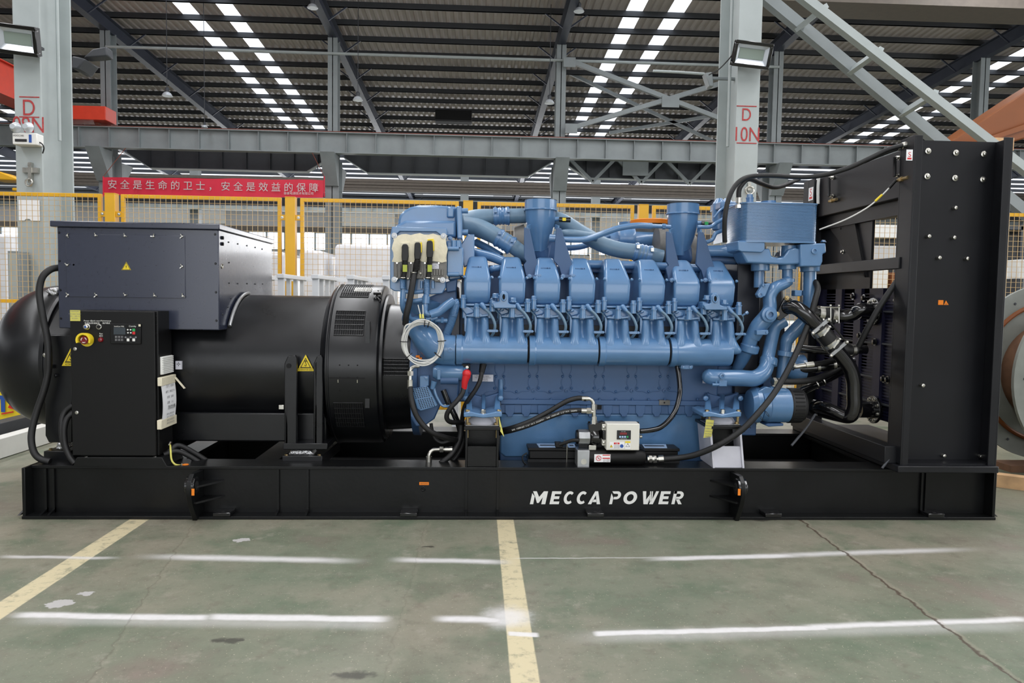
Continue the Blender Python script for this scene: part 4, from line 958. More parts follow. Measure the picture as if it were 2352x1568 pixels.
part('bare_plate', MB().pb(1514, 919, 1539, 930, YC - .034, YC), 'ecu_grey', bev=.001); part('plate_hole', MB().lathe([(0, .006), (.001, .006)], W(1526, 924.5, YC - .034), (0, -1, 0), 12), 'hole')
part('square_recess', MB().pb(1371, 930, 1382, 940, YC - .03, YC), 'hole')
for i in range(6):
    c = 1148 + i * 77.2 - i * i * .35
    rb = MB()
    for s in (-1, 1):
        rb.tube([W(c + s * 11, 838, YC), W(c + s * 11, 852, YC), W(c + s * 6, 862, YC), W(c + s * 11, 872, YC), W(c + s * 11.5, 882, YC), W(c + s * 7, 892, YC), W(c + s * 12, 898, YC), W(c + s * 26, 899, YC), W(c + s * 37, 904, YC)], .0035, 6)
        part('cover_bolt', MB().ball(W(c + s * 9, 864, YC), .01, 8), DB); part('cover_bolt', MB().ball(W(c + s * 12, 891, YC), .01, 8), DB)
    part('casting_ridge', rb, DB)
    part('plug', MB().lathe([(0, .014), (.008, .013), (.009, .007), (.003, .006)], W(c, 897, YC), (0, -1, 0), 18), DB)
    part('cover_bolt', MB().ball(W(c + 38, 899, YC), .01, 8), DB)
s = part('info_plate', MB().pb(1085, 860, 1133, 876, YC - .06, YC - .057), 'silver_paint', bev=.001)
for i, wd in enumerate(('Do not start engine', 'The oil must be checked', 'in this assembly', 'refer to manual')): text('plate_words', wd, .011, W(1109, 864.5 + i * 3.6, YC - .0605), 'ink', s)
s = part('info_plate', MB().pb(1614, 865, 1640, 880, YC - .03, YC - .027), 'silver_paint')
# ---- exhaust manifold sections
MY, MZ, MR = 4.99, W(1340, 806, 4.99).z, .094
def MX(px): return W(px, 806, 4.93).x
for i, (a, c) in enumerate(((1048, 1211), (1216, 1373), (1377, 1536), (1541, 1684))):
    xa, xc = MX(a), MX(c); l = xc - xa
    end = [(l - .02, MR), (l - .004, MR * .93), (l, MR * .7)] if i == 3 else [(l, MR), (l, MR * .6)]
    part('manifold_section', MB().lathe([(0, MR * .6), (0, MR + .008), (.035, MR + .008), (.045, MR)] + end, (xa, MY, MZ), (1, 0, 0), 48), EB, ang=30)
    if i: part('manifold_gap', MB().lathe([(0, MR - .012), (.02, MR - .012)], (xa - .016, MY, MZ), (1, 0, 0), 40), 'hole')
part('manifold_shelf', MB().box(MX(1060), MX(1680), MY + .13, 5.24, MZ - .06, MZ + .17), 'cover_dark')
part('manifold_bracket', MB().pp([(1565, 838), (1592, 838), (1592, 845), (1588, 848), (1567, 848), (1563, 845)], 4.95, 5.02), EB, bev=.004)
for px in (1570, 1586): part('bracket_bolt', MB().lathe([(0, .011), (.008, .01), (.009, .004)], W(px, 843, 4.95), (0, -1, 0), 14))
# ---- cylinder units (built once, copied along the bank)
C0 = 1095
xk = [W(C0 + 80.9 * k, 760, 4.95).x for k in range(8)]
ref = 3; c = C0 + 80.9 * ref; X = xk[ref]
def zz(py, Y): return W(c, py, Y).z
def unit():
    prof = [(5.03, zz(702, 5.03), .084), (5.0, zz(690, 5.0), .093), (4.99, zz(652, 4.99), .095), (5.005, zz(638, 5.0), .093), (5.16, zz(597, 5.16), .064), (5.2, zz(593, 5.2), .061), (5.36, zz(596, 5.36), .062), (5.46, zz(640, 5.46), .085), (5.46, zz(702, 5.46), .085)]
    n = len(prof)
    cv = MB().add([V(X - h, y, z) for y, z, h in prof] + [V(X + h, y, z) for y, z, h in prof], [tuple(range(n)), tuple(range(2 * n - 1, n - 1, -1))] + [(i, (i + 1) % n, n + (i + 1) % n, n + i) for i in range(n)])
    u = part('cylinder_head', MB().box(X - .1, X + .1, 5.0, 5.45, zz(735, 5.0), zz(707, 5.0)).box(X - .112, X + .1, 5.08, 5.44, zz(707, 5.08), zz(692, 5.08)), EB, bev=.008)
    part('valve_cover', cv, EB, u, bev=.026, seg=4)
    a = V(X, 5.08, zz(617, 5.085))
    for i, (w, dx) in enumerate(((.004, -.036), (.004, -.026), (.004, -.016), (.004, -.006), (.012, .006), (.008, .022))):
        up = V(0, prof[4][0] - prof[3][0], prof[4][1] - prof[3][1]).normalized(); nn = V(0, -up.z, up.y)
        q = a + nn * .003 + V(dx, 0, 0); MB().bar(q - up * .004, q + up * .004, w, .003, nn).build('embossed_mark', BB, u)
    part('cover_flange', MB().box(X - .09, X + .092, 4.985, 5.4, zz(706, 5.0), zz(701, 5.0)), EB, u, bev=.004)
    for dx, py, Y in ((-31, 690, 4.97), (1, 710, 4.925), (36, 698, 4.95)):
        q = W(c + dx, py, Y)
        MB().cyl(q - V(0, 0, .06), q, .02, .018, 16).hexb(q, (0, 0, 1), .0165, .028).build('head_bolt', EB, u)
    part('cover_screw', MB().lathe([(0, .011), (.006, .01), (.012, .006)], V(X - .088, 5.0, zz(640, 5)), (-.5, -1, 0), 10), EB, u)
    part('cover_screw', MB().lathe([(0, .011), (.006, .01), (.012, .006)], V(X + .096, 5.0, zz(640, 5)), (.8, -1, 0), 10), EB, u)
    # exhaust runner with a deep central groove
    R = []
    sec = [(-1, .06), (-.96, .012), (-.75, 0), (-.45, .0), (-.27, .022), (-.17, .07), (.17, .07), (.27, .022), (.45, .0), (.75, 0), (.96, .012), (1, .06), (1, .2), (-1, .2)]
    for py, hw, yf, g in ((727, .076, 4.975, .25), (733, .078, 4.955, 1), (745, .079, 4.945, 1), (760, .081, 4.935, 1), (774, .084, 4.925, .8), (784, .098, 4.912, .4), (792, .116, 4.905, .1), (800, .132, 4.905, .0), (812, .14, 4.92, 0)):
        z = zz(py, 4.95); R.append([V(X + .004 + x * hw, yf + (y * g if -.44 < x < .44 else y * (1 if py < 790 else 1.6)), z) for x, y in sec])
    part('exhaust_runner', MB().rings(R), EB, u, sub=1, ang=180)
    part('runner_flange', MB().pp([(c - 24, 730), (c - 24, 726), (c - 12, 726), (c - 9, 722), (c + 9, 722), (c + 12, 726), (c + 27, 724), (c + 27, 729), (c + 10, 731), (c - 10, 731)], 4.95, 5.05), EB, u, bev=.003)
    part('flange_slot', MB().pb(c - 4.5, 717.5, c + 5, 721.5, 4.962, 4.97), 'hole', u)
    part('side_strut', MB().pp([(c - 29, 728), (c - 25.5, 727), (c - 20, 748), (c - 18, 762), (c - 24, 767), (c - 29, 763)], 4.97, 4.985), EB, u, bev=.002)
    part('strut_bolt', MB().hexb(W(c - 23, 763, 4.97), (0, -1, 0), .01, .01), EB, u)
    part('head_slope', MB().pp([(c - 43, 704), (c - 30, 703), (c - 8, 714), (c - 8, 722), (c - 26, 727)], 4.99, 5.1), EB, u, bev=.008)
    part('injector_boot', MB().cyl(W(c + 12, 704, 4.96), W(c + 21, 714, 4.94), .02, .012, 16).ball(W(c + 12, 704, 4.96), .02, 12), EB, u)
    part('injector_hose', MB().ptube([(c + 19, 712, 4.94), (c + 30, 722, 4.93), (c + 39, 736, 4.92), (c + 43, 751, 4.92), (c + 39, 766, 4.94), (c + 30, 777, 4.98)], .0095, 10), PB, u)
    part('sensor_plug', MB().cyl(W(c + 30, 701, 4.99), W(c + 41, 715, 4.97), .014, .011, 12).cyl(W(c + 33, 705, 4.985), W(c + 36, 708, 4.98), .017, n=12), EB, u)
    part('sensor_wire', MB().ptube([(c + 41, 715, 4.97), (c + 48, 724, 4.98), (c + 48, 735, 5.0), (c + 42, 742, 5.02)], .005, 8), PB, u)
    part('bleed_fitting', MB().cyl(W(c + 47, 720, 4.99), W(c + 56, 714, 4.98), .007, n=10).cyl(W(c + 54, 715.5, 4.98), W(c + 59, 712, 4.98), .012, n=10), EB, u)
    part('hose_clamp', MB().pp([(c + 27, 760), (c + 49, 760), (c + 51.5, 763), (c + 49, 766), (c + 27, 766), (c + 24.5, 763)], 4.905, 4.915), EB, u, bev=.002)
    for dx in (28, 47): part('clamp_bolt', MB().lathe([(0, .007), (.006, .006)], W(c + dx, 763, 4.905), (0, -1, 0), 10), EB, u)
    return u
U0 = unit()
for k in range(8):
    if k == ref: continue
    u = tree_copy(U0, (0, 0, 0), None); u.parent = eng; u.location = V(xk[k] - X, 0, 0)
# lifting eyes
for px, py in ((1157, 690), (1643, 694)):
    y = 4.89
    e = part('lifting_eye', MB().pp([(px - 27, py + 6), (px - 10, py + 2), (px - 10, py - 13), (px - 5, py - 21), (px + 4, py - 22), (px + 10, py - 15), (px + 11, py + 6), (px + 28, py + 12), (px + 28, py + 18), (px - 22, py + 18)], y, y + .05), EB, bev=.006)
    part('eye_base', MB().pp([(px - 29, py - 2), (px - 14, py + 2), (px + 28, py + 8), (px + 28, py + 18), (px - 29, py + 14)], y + .02, y + .16), EB, e, bev=.006)
    part('eye_hole', MB().tube([W(px + math.sin(a) * 5, py - 8 - math.cos(a) * 8, y - .004) for a in [i * PI / 8 for i in range(16)]], .006, 6, closed=True), EB, e)
    part('eye_opening', MB().prism([W(px + math.sin(a) * 4.6, py - 8 - math.cos(a) * 7.6, y - .001) for a in [i * PI / 8 for i in range(16)]], (0, .002, 0)), 'hole', e)
    for dx, dy in ((-19, -6), (21, 4)):
        q = W(px + dx, py + dy, y + .03); part('eye_bolt', MB().hexb(q, (0, 0, 1), .021, .03), EB, e)
# ---- left end: flywheel housing, starter, perforated guard
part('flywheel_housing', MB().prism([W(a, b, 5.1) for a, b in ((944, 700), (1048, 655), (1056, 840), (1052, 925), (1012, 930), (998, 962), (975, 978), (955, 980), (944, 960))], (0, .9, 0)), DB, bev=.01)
part('housing_rim', MB().lathe([(0, .5), (.05, .5), (.055, .44)], (W(942, 840, 5.1).x, AY, AZ - .03), (1, 0, 0), 64), DB, ang=25)
part('exhaust_elbow', MB().ptube([(1050, 808, 5.0), (1010, 803, 5.02), (985, 780, 5.06), (966, 750, 5.16), (955, 730, 5.3)], [.094, .098, .1, .1, .1], 28), EB)
part('elbow_joint', MB().lathe([(0, .098), (.06, .098), (.075, .094)], (MX(1020), MY + .005, MZ), (1, 0, 0), 40), EB)
part('elbow_plug', MB().lathe([(0, .018), (.008, .017), (.009, .009), (.004, .008)], W(1034, 803, 4.9), (0, -1, 0), 18), EB)
part('starter_motor', MB().lathe([(0, .035), (.03, .055), (.2, .055), (.205, .045), (.23, .04)], W(995, 855, 5.0), (1, 0, 0), 28), EB)
part('starter_solenoid', MB().lathe([(0, .03), (.12, .03)], W(1012, 872, 4.98), (1, 0, 0), 20), DB)
part('starter_bracket', MB().pp([(1003, 848), (1012, 848), (1012, 872), (1004, 872)], 4.94, 4.96), EB, bev=.004)
q = [(945, 893), (980, 886), (985, 890), (1006, 930), (1003, 933), (966, 944), (958, 938)]
g = part('guard_plate', MB().pp(q, 4.99, 5.01), EB, bev=.005)
b = MB()
for i in range(7):
    for j in range(6):
        for ox, oy in ((949 + i * 5 + j * 1.3, 894.5 - i * .9 + j * 3.9), (961 + i * 5 + j * 1.3, 919 - i * .9 + j * 3.6)):
            if ox < 995 + (oy - 920) * .4 and j < 6: b.prism([W(ox - 1.6, oy, 4.989), W(ox, oy - 1.5, 4.989), W(ox + 1.6, oy, 4.989), W(ox, oy + 1.5, 4.989)], (0, .0015, 0))
part('guard_pattern', b, 'hole', g)
part('guard_side', MB().pp([(944, 900), (956, 940), (955, 965), (944, 955)], 5.0, 5.1), DB)
part('sensor_block', MB().pp([(964, 864), (985, 863), (985, 886), (964, 890)], 5.0, 5.08), EB, bev=.004); part('block_plug', MB().lathe([(0, .013), (.008, .012), (.009, .006)], W(979, 868, 5.0), (0, -1, 0), 14))
part('sensor_lead', MB().ptube([(995, 880, 4.98), (999, 900, 4.98), (1008, 920, 4.98), (1018, 932, 4.98), (1040, 932, 4.99)], .009, 10), EB)
part('lead_boot', MB().cyl(W(998, 875, 4.98), W(993, 893, 4.98), .022, .015, 14), EB)
part('solenoid_box', MB().pb(1060, 835, 1080, 853, 4.98, 5.06), 'cab_black', bev=.004); part('box_terminal', MB().lathe([(0, .011), (.006, .01)], W(1073, 843, 4.98), (0, -1, 0), 12), 'zinc')
for i, (p, t) in enumerate((((955, 816), 9), ((962, 821), 7))): part('orange_terminal', MB().pb(p[0], p[1], p[0] + t, p[1] + 5, 5.05, 5.08), 'orange')
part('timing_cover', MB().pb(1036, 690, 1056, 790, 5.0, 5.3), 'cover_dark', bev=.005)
# vertical corrugated hoses below the control unit
part('conduit_tee', MB().ptube([(925, 640, 4.98), (926, 665, 4.98)], .019, 14).ptube([(926, 665, 4.98), (925, 690, 4.98), (926, 705, 4.99), (930, 716, 5.02)], .02, 14), EB)
for x, y0, y1 in ((925, 640, 662), (980, 640, 678)):
    b = MB()
    for i in range(14): b.torus(W(x, y0 + (y1 - y0) * i / 13, 4.97), (0, 0, 1), .016, .004, 16, 6)
    b.ptube([(x, y0, 4.97), (x, y1, 4.97)], .016, 12); part('corrugated_hose', b, EB)
part('conduit_elbow', MB().ptube([(979, 676, 4.97), (977, 700, 4.97), (977, 718, 4.96), (988, 722, 4.96)], .02, 14, 3).cyl(W(979, 680, 4.97), W(978, 696, 4.97), .026, n=16), EB)
def corr(pts, r, m=EB, name='corrugated_hose'):
    P = cr([W(*p) for p in pts], 14); b = MB().tube(P, r * .9, 12, smooth=False)
    for i in range(0, len(P) - 1, 1): b.torus(P[i], P[i + 1] - P[i], r * .92, r * .16, 14, 5)
    part(name, b, m)
corr([(990, 722, 4.95), (1008, 715, 4.95), (1025, 702, 4.95), (1043, 690, 4.96)], .028)
corr([(1043, 690, 4.97), (1046, 702, 4.97), (1036, 740, 5.0), (1022, 778, 5.02)], .028)
part('cross_conduit', MB().ptube([(927, 669, 4.98), (950, 671, 4.98), (972, 669, 4.98)], .014, 10).ptube([(927, 690, 4.98), (950, 691, 4.98), (978, 687, 4.98)], .016, 10), EB)
part('cooler_bowl', MB().lathe([(-.05, .1), (0, .13), (.03, .14), (.05, .1), (.06, .02)], W(975, 705, 5.18), (0, 0, 1), 32), EB)
part('cooler_bowl', MB().lathe([(-.1, .1), (0, .11)], W(975, 735, 5.15), (0, 0, 1), 32), EB)
part('oil_line', MB().ptube([(935, 715, 5.0), (945, 732, 4.98), (975, 735, 4.96), (1005, 728, 4.96)], .016, 10), EB)
part('valve_stub', MB().cyl(W(1000, 735, 4.98), W(1028, 736, 4.98), .015, n=12).cyl(W(1013, 735.5, 4.98), W(1019, 735.5, 4.98), .022, n=6), EB)
for x in (968, 994): part('pin', MB().cyl(W(x, 645, 4.98), W(x, 662, 4.98), .009, n=10), EB)
# ---- engine control unit
part('unit_backplate', MB().pp([(896, 540), (900, 520), (1022, 525), (1024, 660), (1016, 674), (990, 676), (905, 668), (896, 662)], 5.03, 5.06), EB, bev=.006)
part('top_angle', MB().pp([(900, 521), (1026, 523), (1026, 552), (1016, 552), (1010, 538), (1002, 532), (918, 531), (910, 538), (908, 548), (900, 548)], 5.0, 5.02), EB, bev=.004)
ecu = part('control_unit', MB().pp([(904, 540), (1018, 540), (1024, 600), (1024, 640), (1016, 648), (1000, 647), (992, 640), (904, 640)], 4.97, 5.03), 'ecu_grey', bev=.004)
b = MB()
for i in range(9): b.pp([(908 + i * 7.5, 606), (911 + i * 7.5, 606), (912 + i * 7.5, 636), (909 + i * 7.5, 636)], 4.955, 4.97)
for i in range(5): b.pp([(990 + i * 6, 618), (994 + i * 6, 618), (994 + i * 6, 632), (990 + i * 6, 632)], 4.955, 4.97)
part('unit_rib', b, 'ecu_grey', ecu, bev=.001)
part('unit_label', MB().pb(990, 605, 1008, 617, 4.964, 4.97), 'silver_paint', ecu)
for i, wd in enumerate(('mdec', 'ECU 7')): text('label_words', wd, .012, W(999, 609.5 + i * 5, 4.9635), 'ink', ecu)
for px, py in ((906, 541), (1019, 542), (906, 642), (1017, 643)): part('rubber_washer', MB().lathe([(0, .02), (.012, .019), (.013, .009), (.02, .008)], W(px, py, 4.97), (0, -1, 0), 20), 'alu', ecu)
for i in range(8): part('unit_screw', MB().lathe([(0, .007), (.006, .006)], W(912 + (i % 4) * 32, 604 + (i // 4) * 36, 4.965), (0, -1, 0), 10), 'zinc', ecu)
P = []; n = 12; m2 = 6
for j in range(m2 + 1):
    for i in range(n + 1):
        f, h = i / n, j / m2; w = 2.5 * math.sin(i * 2.3 + j * 1.7) * (1 if i in (0, n) else .1)
        P.append(W(902 + 124 * f + w, 541 + 60 * h + 2 * math.sin(i * 1.9 + j) - (4 * math.sin(f * PI) if j == 0 else 0), 4.962 - .006 * math.sin(i * 2.1) * math.sin(j * 2.7) - .008 * math.sin(h * PI)))
part('masking_tape', MB().add(P + [p + V(0, .004, 0) for p in P], [(j * (n + 1) + i, j * (n + 1) + i + 1, (j + 1) * (n + 1) + i + 1, (j + 1) * (n + 1) + i) for j in range(m2) for i in range(n)] + [((n + 1) * (m2 + 1) + j * (n + 1) + i, (n + 1) * (m2 + 1) + j * (n + 1) + i + 1, (n + 1) * (m2 + 1) + (j + 1) * (n + 1) + i + 1, (n + 1) * (m2 + 1) + (j + 1) * (n + 1) + i) for j in range(m2) for i in range(n)]), 'tape', ecu, ang=180)
for i, (px, top) in enumerate(((930, 560), (959, 556), (987, 552))):
    cn = part('plug_connector', MB().pp([(px - 7, top + 4), (px - 4, top), (px + 4, top), (px + 7, top + 4), (px + 8, top + 28), (px + 6, top + 40), (px - 7, top + 40), (px - 8, top + 28)], 4.925, 4.96), 'rubber', ecu, bev=.006)
    MB().pp([(px - 9 + i * 2, top - 3), (px + 9, top - 4), (px + 10, top + 8), (px - 9 + i * 2, top + 8)], 4.945, 4.962).build('yellow_latch' if i else 'tape_wrap', 'yellow' if i == 2 else 'tape', ecu, bev=.002)
    if i: MB().pp([(px + 6, top), (px + 10, top), (px + 10, top + 24), (px + 7, top + 24)], 4.935, 4.95).build('yellow_latch', 'yellow', ecu, bev=.002)
    b = MB()
    y1 = 640 if i != 1 else 628
    b.ptube([(px, top + 38, 4.945), (px - 1 - i % 2 * 3, (top + y1) / 2 + 20, 4.95), (px - 4 - i % 2 * 2, y1, 4.96)], .018, 12)
    for k in range(8): b.torus(W(px - k * .3, top + 42 + k * 3, 4.945), (0, 0, 1), .018, .003, 14, 5)
    part('connector_boot', b, 'rubber', ecu)
    if i != 1: part('yellow_tag', MB().pb(px - 5, 608, px + 5, 624, 4.922, 4.93), 'tag_green', ecu)
    part('hose_clip', MB().torus(W(px - 4 if i != 1 else 951, y1 - 2, 4.955), (0, 0, 1), .02, .004, 16, 6).ball(W(px + 7, y1, 4.94), .009, 8), 'zinc', ecu)
part('wiring_harness', MB().ptube([(951, 630, 4.955), (947, 655, 4.93), (941, 690, 4.92), (934, 720, 4.92), (931, 745, 4.95)], .021, 12), 'rubber')
# ---- intercooler housing, upper left
part('charge_housing', MB().pp([(913, 524), (914, 505), (918, 493), (928, 483), (942, 475), (960, 471), (1000, 471), (1050, 474), (1050, 547), (1000, 540), (915, 530)], 5.16, 5.95), EB, bev=.06, seg=5)
part('housing_recess', MB().pb(1026, 475, 1044, 500, 5.14, 5.2), EB, bev=.012, seg=3)
part('housing_lower', MB().pp([(905, 520), (930, 506), (1048, 506), (1048, 545), (905, 540)], 5.12, 5.9), EB, bev=.02, seg=3)
part('housing_flange', MB().pp([(1048, 473), (1060, 473), (1062, 548), (1050, 548)], 5.1, 5.9), EB, bev=.008)
for py in (484, 533): part('flange_stud', MB().cyl(W(1060, py, 5.14), W(1075, py, 5.14), .018, n=16), EB)
part('housing_leg', MB().pp([(1024, 552), (1060, 552), (1060, 640), (1030, 645)], 5.08, 5.4), EB, bev=.012)
part('leg_box', MB().pb(1026, 568, 1064, 633, 5.02, 5.15), EB, bev=.008)
for py in (571, 630): part('box_pin', MB().cyl(W(1028, py, 5.0), W(1054, py, 5.0), .014, n=14), EB)
part('leg_gusset', MB().pp([(1056, 566), (1074, 538), (1090, 538), (1090, 600), (1066, 614)], 5.2, 5.3), EB, bev=.006)
part('gusset_bolt', MB().hexb(W(1034, 548, 5.08), (0, -1, 0), .012, .012), EB)
part('lower_link', MB().pp([(1022, 648), (1050, 640), (1048, 668), (1026, 672)], 5.05, 5.2), BB, bev=.008)
part('tube_stub', MB().cyl(W(1042, 552, 5.02), W(1042, 568, 5.02), .02, n=14).cyl(W(1052, 552, 5.02), W(1052, 568, 5.02), .018, n=14), EB)
# ---- charge air pipes, turbo bells
part('charge_pipe', MB().ptube([(1062, 512, 5.5), (1095, 502, 5.5), (1140, 497, 5.5), (1215, 495, 5.5)], [.075, .068, .055, .055], 24), PB)
part('charge_pipe', MB().ptube([(1062, 518, 5.45), (1100, 524, 5.42), (1135, 540, 5.38), (1165, 556, 5.36), (1195, 578, 5.36), (1215, 595, 5.4)], [.07, .068, .062, .058, .052, .05], 24), PB)
part('charge_pipe', MB().ptube([(1255, 500, 5.48), (1290, 508, 5.46), (1340, 538, 5.42), (1385, 562, 5.4), (1425, 574, 5.38), (1470, 580, 5.36), (1520, 592, 5.36)], .058, 24), PB)
part('front_pipe', MB().ptube([(1275, 540, 5.3), (1310, 536, 5.25), (1370, 545, 5.3)], .03, 16), PB)
for pts, n in (([(1133, 497, 5.5), (1170, 496, 5.5)], 2), ([(1142, 544, 5.37), (1178, 566, 5.36)], 2), ([(1455, 577, 5.37), (1496, 586, 5.36)], 2)):
    a, c2 = W(*pts[0]), W(*pts[1]); d = (c2 - a)
    o = part('silicone_sleeve', MB().lathe([(0, .064), (d.length * .2, .066), (d.length * .3, .06), (d.length * .4, .067), (d.length * .5, .06), (d.length * .6, .067), (d.length * .7, .06), (d.length * .8, .066), (d.length, .064)], a, d, 32), EB, ang=60)
    for f in (.08, .86):
        MB().lathe([(0, .066), (0, .0695), (d.length * .1, .0695), (d.length * .1, .066)], a + d * f, d, 32).build('band_clamp', EB, o)
        q = a + d * (f + .05); MB().box(q.x - .01, q.x + .01, q.y - .085, q.y - .05, q.z + .02, q.z + .045).build('clamp_screw', 'zinc' if pts[0][0] > 1400 else EB, o)
for px0, px1, yt in ((1205, 1279, 460), (1532, 1606, 469)):
    c2 = (px0 + px1) / 2; Y = 5.42; q = W(c2, yt, Y); R = (px1 - px0) / 2 * Y / FPX
    zs = [W(c2, yt + d, Y).z - q.z for d in (0, 23, 24, 50, 75, 100, 118)]
    t = part('intake_bell', MB().lathe([(0, R), (0, R * .98), (zs[1], R), (zs[1], R * 1.0), (zs[2], R * .95), (zs[3], R * .9), (zs[4], R * .76), (zs[5], R * .52), (zs[6], R * .4)], q, (0, 0, 1), 56), EB, ang=30)
    MB().lathe([(.002, R * .9), (-.03, R * .88)], q, (0, 0, 1), 40).build('bell_mouth', 'hole', t)
    MB().torus(q + V(0, 0, zs[1]), (0, 0, 1), R * .995, .006, 56, 8).build('bell_band', EB, t)
    part('turbo_housing', MB().lathe([(-.12, .1), (-.08, .14), (.05, .16), (.12, .12), (.14, .05)], W(c2, 585, 5.55), (1, 0, -.2), 36), 'ecu_grey' if c2 > 1400 else DB)
    part('turbo_shield', MB().lathe([(0, .13), (.07, .15), (.09, .1)], W(c2 - 62, 560, 5.55), (1, 0, 0), 36), 'ecu_grey')
    part('elbow_outlet', MB().ptube([(c2, 572, 5.42), (c2 + 8, 592, 5.45), (c2 + 40, 570, 5.55)], .06, 18), DB)
    q2 = W(c2 + 37, 503, 5.32)
    part('gauge_stub', MB().cyl(W(c2 + 32, yt + 43, 5.32), W(c2 + 44, yt + 43, 5.32), .016, n=12), EB)
    gg = part('service_gauge', MB().cyl(W(c2 + 42, yt + 44, 5.3), W(c2 + 68, yt + 45, 5.3), .018, n=16), 'gloss_black')
    MB().pb(c2 + 50, yt + 40, c2 + 58, yt + 47, 5.278, 5.284).build('gauge_window', 'yellow' if c2 < 1400 else 'green', gg)
    for s in (-1, 1):                                                # paired stays carrying the bell
        a = c2 - 38 if s < 0 else c2 + 34
        o = [(a, 0), (a + 12, 2), (a + 36, 110), (a + 4, 112), (a - 1, 86), (a + 5, 78), (a, 70)] if s < 0 else [(a + 2, 0), (a + 13, 2), (a + 47, 112), (a + 14, 112), (a + 8, 90), (a - 4, 76)]
        st = part('bell_stay', MB().pp([(x, yt + 62 + y) for x, y in o], 5.12, 5.145), BB, bev=.003)
        MB().pp([(a + 8 + (5 if s > 0 else 0), yt + 171), (a + 40 + (6 if s > 0 else 0), yt + 171), (a + 40 + (6 if s > 0 else 0), yt + 178), (a + 8 + (5 if s > 0 else 0), yt + 178)], 5.02, 5.13).build('stay_foot', BB, st, bev=.003)
        for dx in (12, 35): MB().hexb(W(a + dx + (5 if s > 0 else 0), yt + 174, 5.02), (0, -1, 0), .011, .012).build('stay_bolt', EB, st)
        MB().bar(W(a + 7, yt + 63, 5.12), W(a + 7 - s * 7, yt + 60, 5.3), .012, .03).build('stay_tab', EB, st)
part('long_hose', MB().ptube([(1262, 548, 5.2), (1300, 550, 5.18), (1345, 549, 5.16), (1385, 536, 5.15), (1420, 524, 5.15), (1460, 518, 5.15), (1497, 519, 5.16)], .021, 14), EB)
part('hose_end', MB().ptube([(1495, 519, 5.16), (1540, 521, 5.18)], .014, 12).cyl(W(1521, 520, 5.17), W(1528, 520, 5.17), .02, n=6), EB)
part('cross_hose', MB().ptube([(1264, 546, 5.22), (1278, 547, 5.2)], .026, 14), EB)
part('return_pipe', MB().ptube([(1290, 570, 5.6), (1340, 565, 5.6), (1400, 540, 5.6)], .022, 12), EB)
part('rail_pipe', MB().ptube([(1320, 606, 5.3), (1480, 610, 5.3), (1640, 618, 5.3)], .03, 16), EB)
part('rail_bar', MB().pb(1310, 612, 1530, 627, 5.35, 5.45), DB, bev=.008)
part('cross_tube', MB().ptube([(1090, 580, 5.35), (1130, 590, 5.3), (1160, 602, 5.25)], .034, 16), EB); part('cross_tube', MB().ptube([(1092, 556, 5.5), (1120, 570, 5.45), (1150, 588, 5.4)], .028, 16), EB)
part('loop_pipe', MB().ptube([(1126, 622, 5.2), (1134, 616, 5.16), (1160, 616, 5.2)], .022, 12), EB)
b = MB().lathe([(-.25, .05), (-.2, .07), (.2, .07), (.25, .05)], W(1440, 552, 5.75), (1, 0, 0), 24); part('far_turbo_pipe', b, EB)
part('far_sleeve', MB().lathe([(0, .085), (.03, .09), (.06, .082), (.09, .09), (.12, .085)], W(1420, 548, 5.7), (1, 0, 0), 24), EB)
part('orange_lid', MB().lathe([(0, .16), (.03, .165), (.035, .15)], W(1495, 516, 5.85), (0, 0, 1), 36), 'orange')
part('lid_neck', MB().lathe([(-.15, .1), (0, .13)], W(1495, 516, 5.85), (0, 0, 1), 36), 'ecu_grey'); part('far_bell', MB().lathe([(-.12, .08), (0, .09)], W(1446, 511, 6.0), (0, 0, 1), 24), EB)
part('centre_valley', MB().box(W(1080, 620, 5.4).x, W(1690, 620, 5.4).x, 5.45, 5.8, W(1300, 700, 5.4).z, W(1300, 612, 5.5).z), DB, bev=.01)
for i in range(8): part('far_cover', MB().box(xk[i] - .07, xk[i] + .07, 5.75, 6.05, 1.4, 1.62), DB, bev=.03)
# ---- heat exchanger at the right front
hy0, hy1 = 4.93, 5.28
x0, x1 = W(1706, 510, hy0).x, W(1881, 510, hy0).x
z0, z1 = W(1790, 553, hy0).z, W(1790, 468, hy0).z
def rr(x0, x1, y0, y1, r, n=6):
    return [(cx + r * math.cos(a), cy + r * math.sin(a)) for cx, cy, a0 in ((x1 - r, y1 - r, 0), (x0 + r, y1 - r, PI / 2), (x0 + r, y0 + r, PI), (x1 - r, y0 + r, 1.5 * PI)) for a in [a0 + PI / 2 * i / n for i in range(n + 1)]]
hx = part('heat_exchanger', MB().xy(rr(x0 + .011, x1 - .011, hy0 + .011, hy1 - .005, .045), z0, z1), EB, ang=60)
for i in range(31):
    z = z0 + .004 + (z1 - z0 - .008) * i / 30; MB().xy(rr(x0, x1, hy0, hy1, .05, 4), z - .0026, z + .0026).build('cooler_plate', EB, hx, ang=60)
MB().xy(rr(x0 - .005, x1 + .005, hy0 - .005, hy1, .055), z1, z1 + .008).build('top_plate', EB, hx, ang=60)
MB().xy(rr(x0 - .005, x1 + .005, hy0 - .005, hy1, .055), z0 - .012, z0).build('bottom_plate', EB, hx, ang=60)
MB().cyl(W(1765, 462, 5.1), W(1765, 468, 5.1), .05, n=20).cyl(W(1722, 455, 5.08), W(1722, 466, 5.08), .025, n=14).hexb(W(1722, 456, 5.08), (0, 0, 1), .02, .03).build('top_fitting', EB, hx)
part('exchanger_end', MB().box(W(1672, 500, 5.3).x, x0 + .02, 5.1, 5.6, z0 + .02, z1 - .02), EB, bev=.03, seg=3)
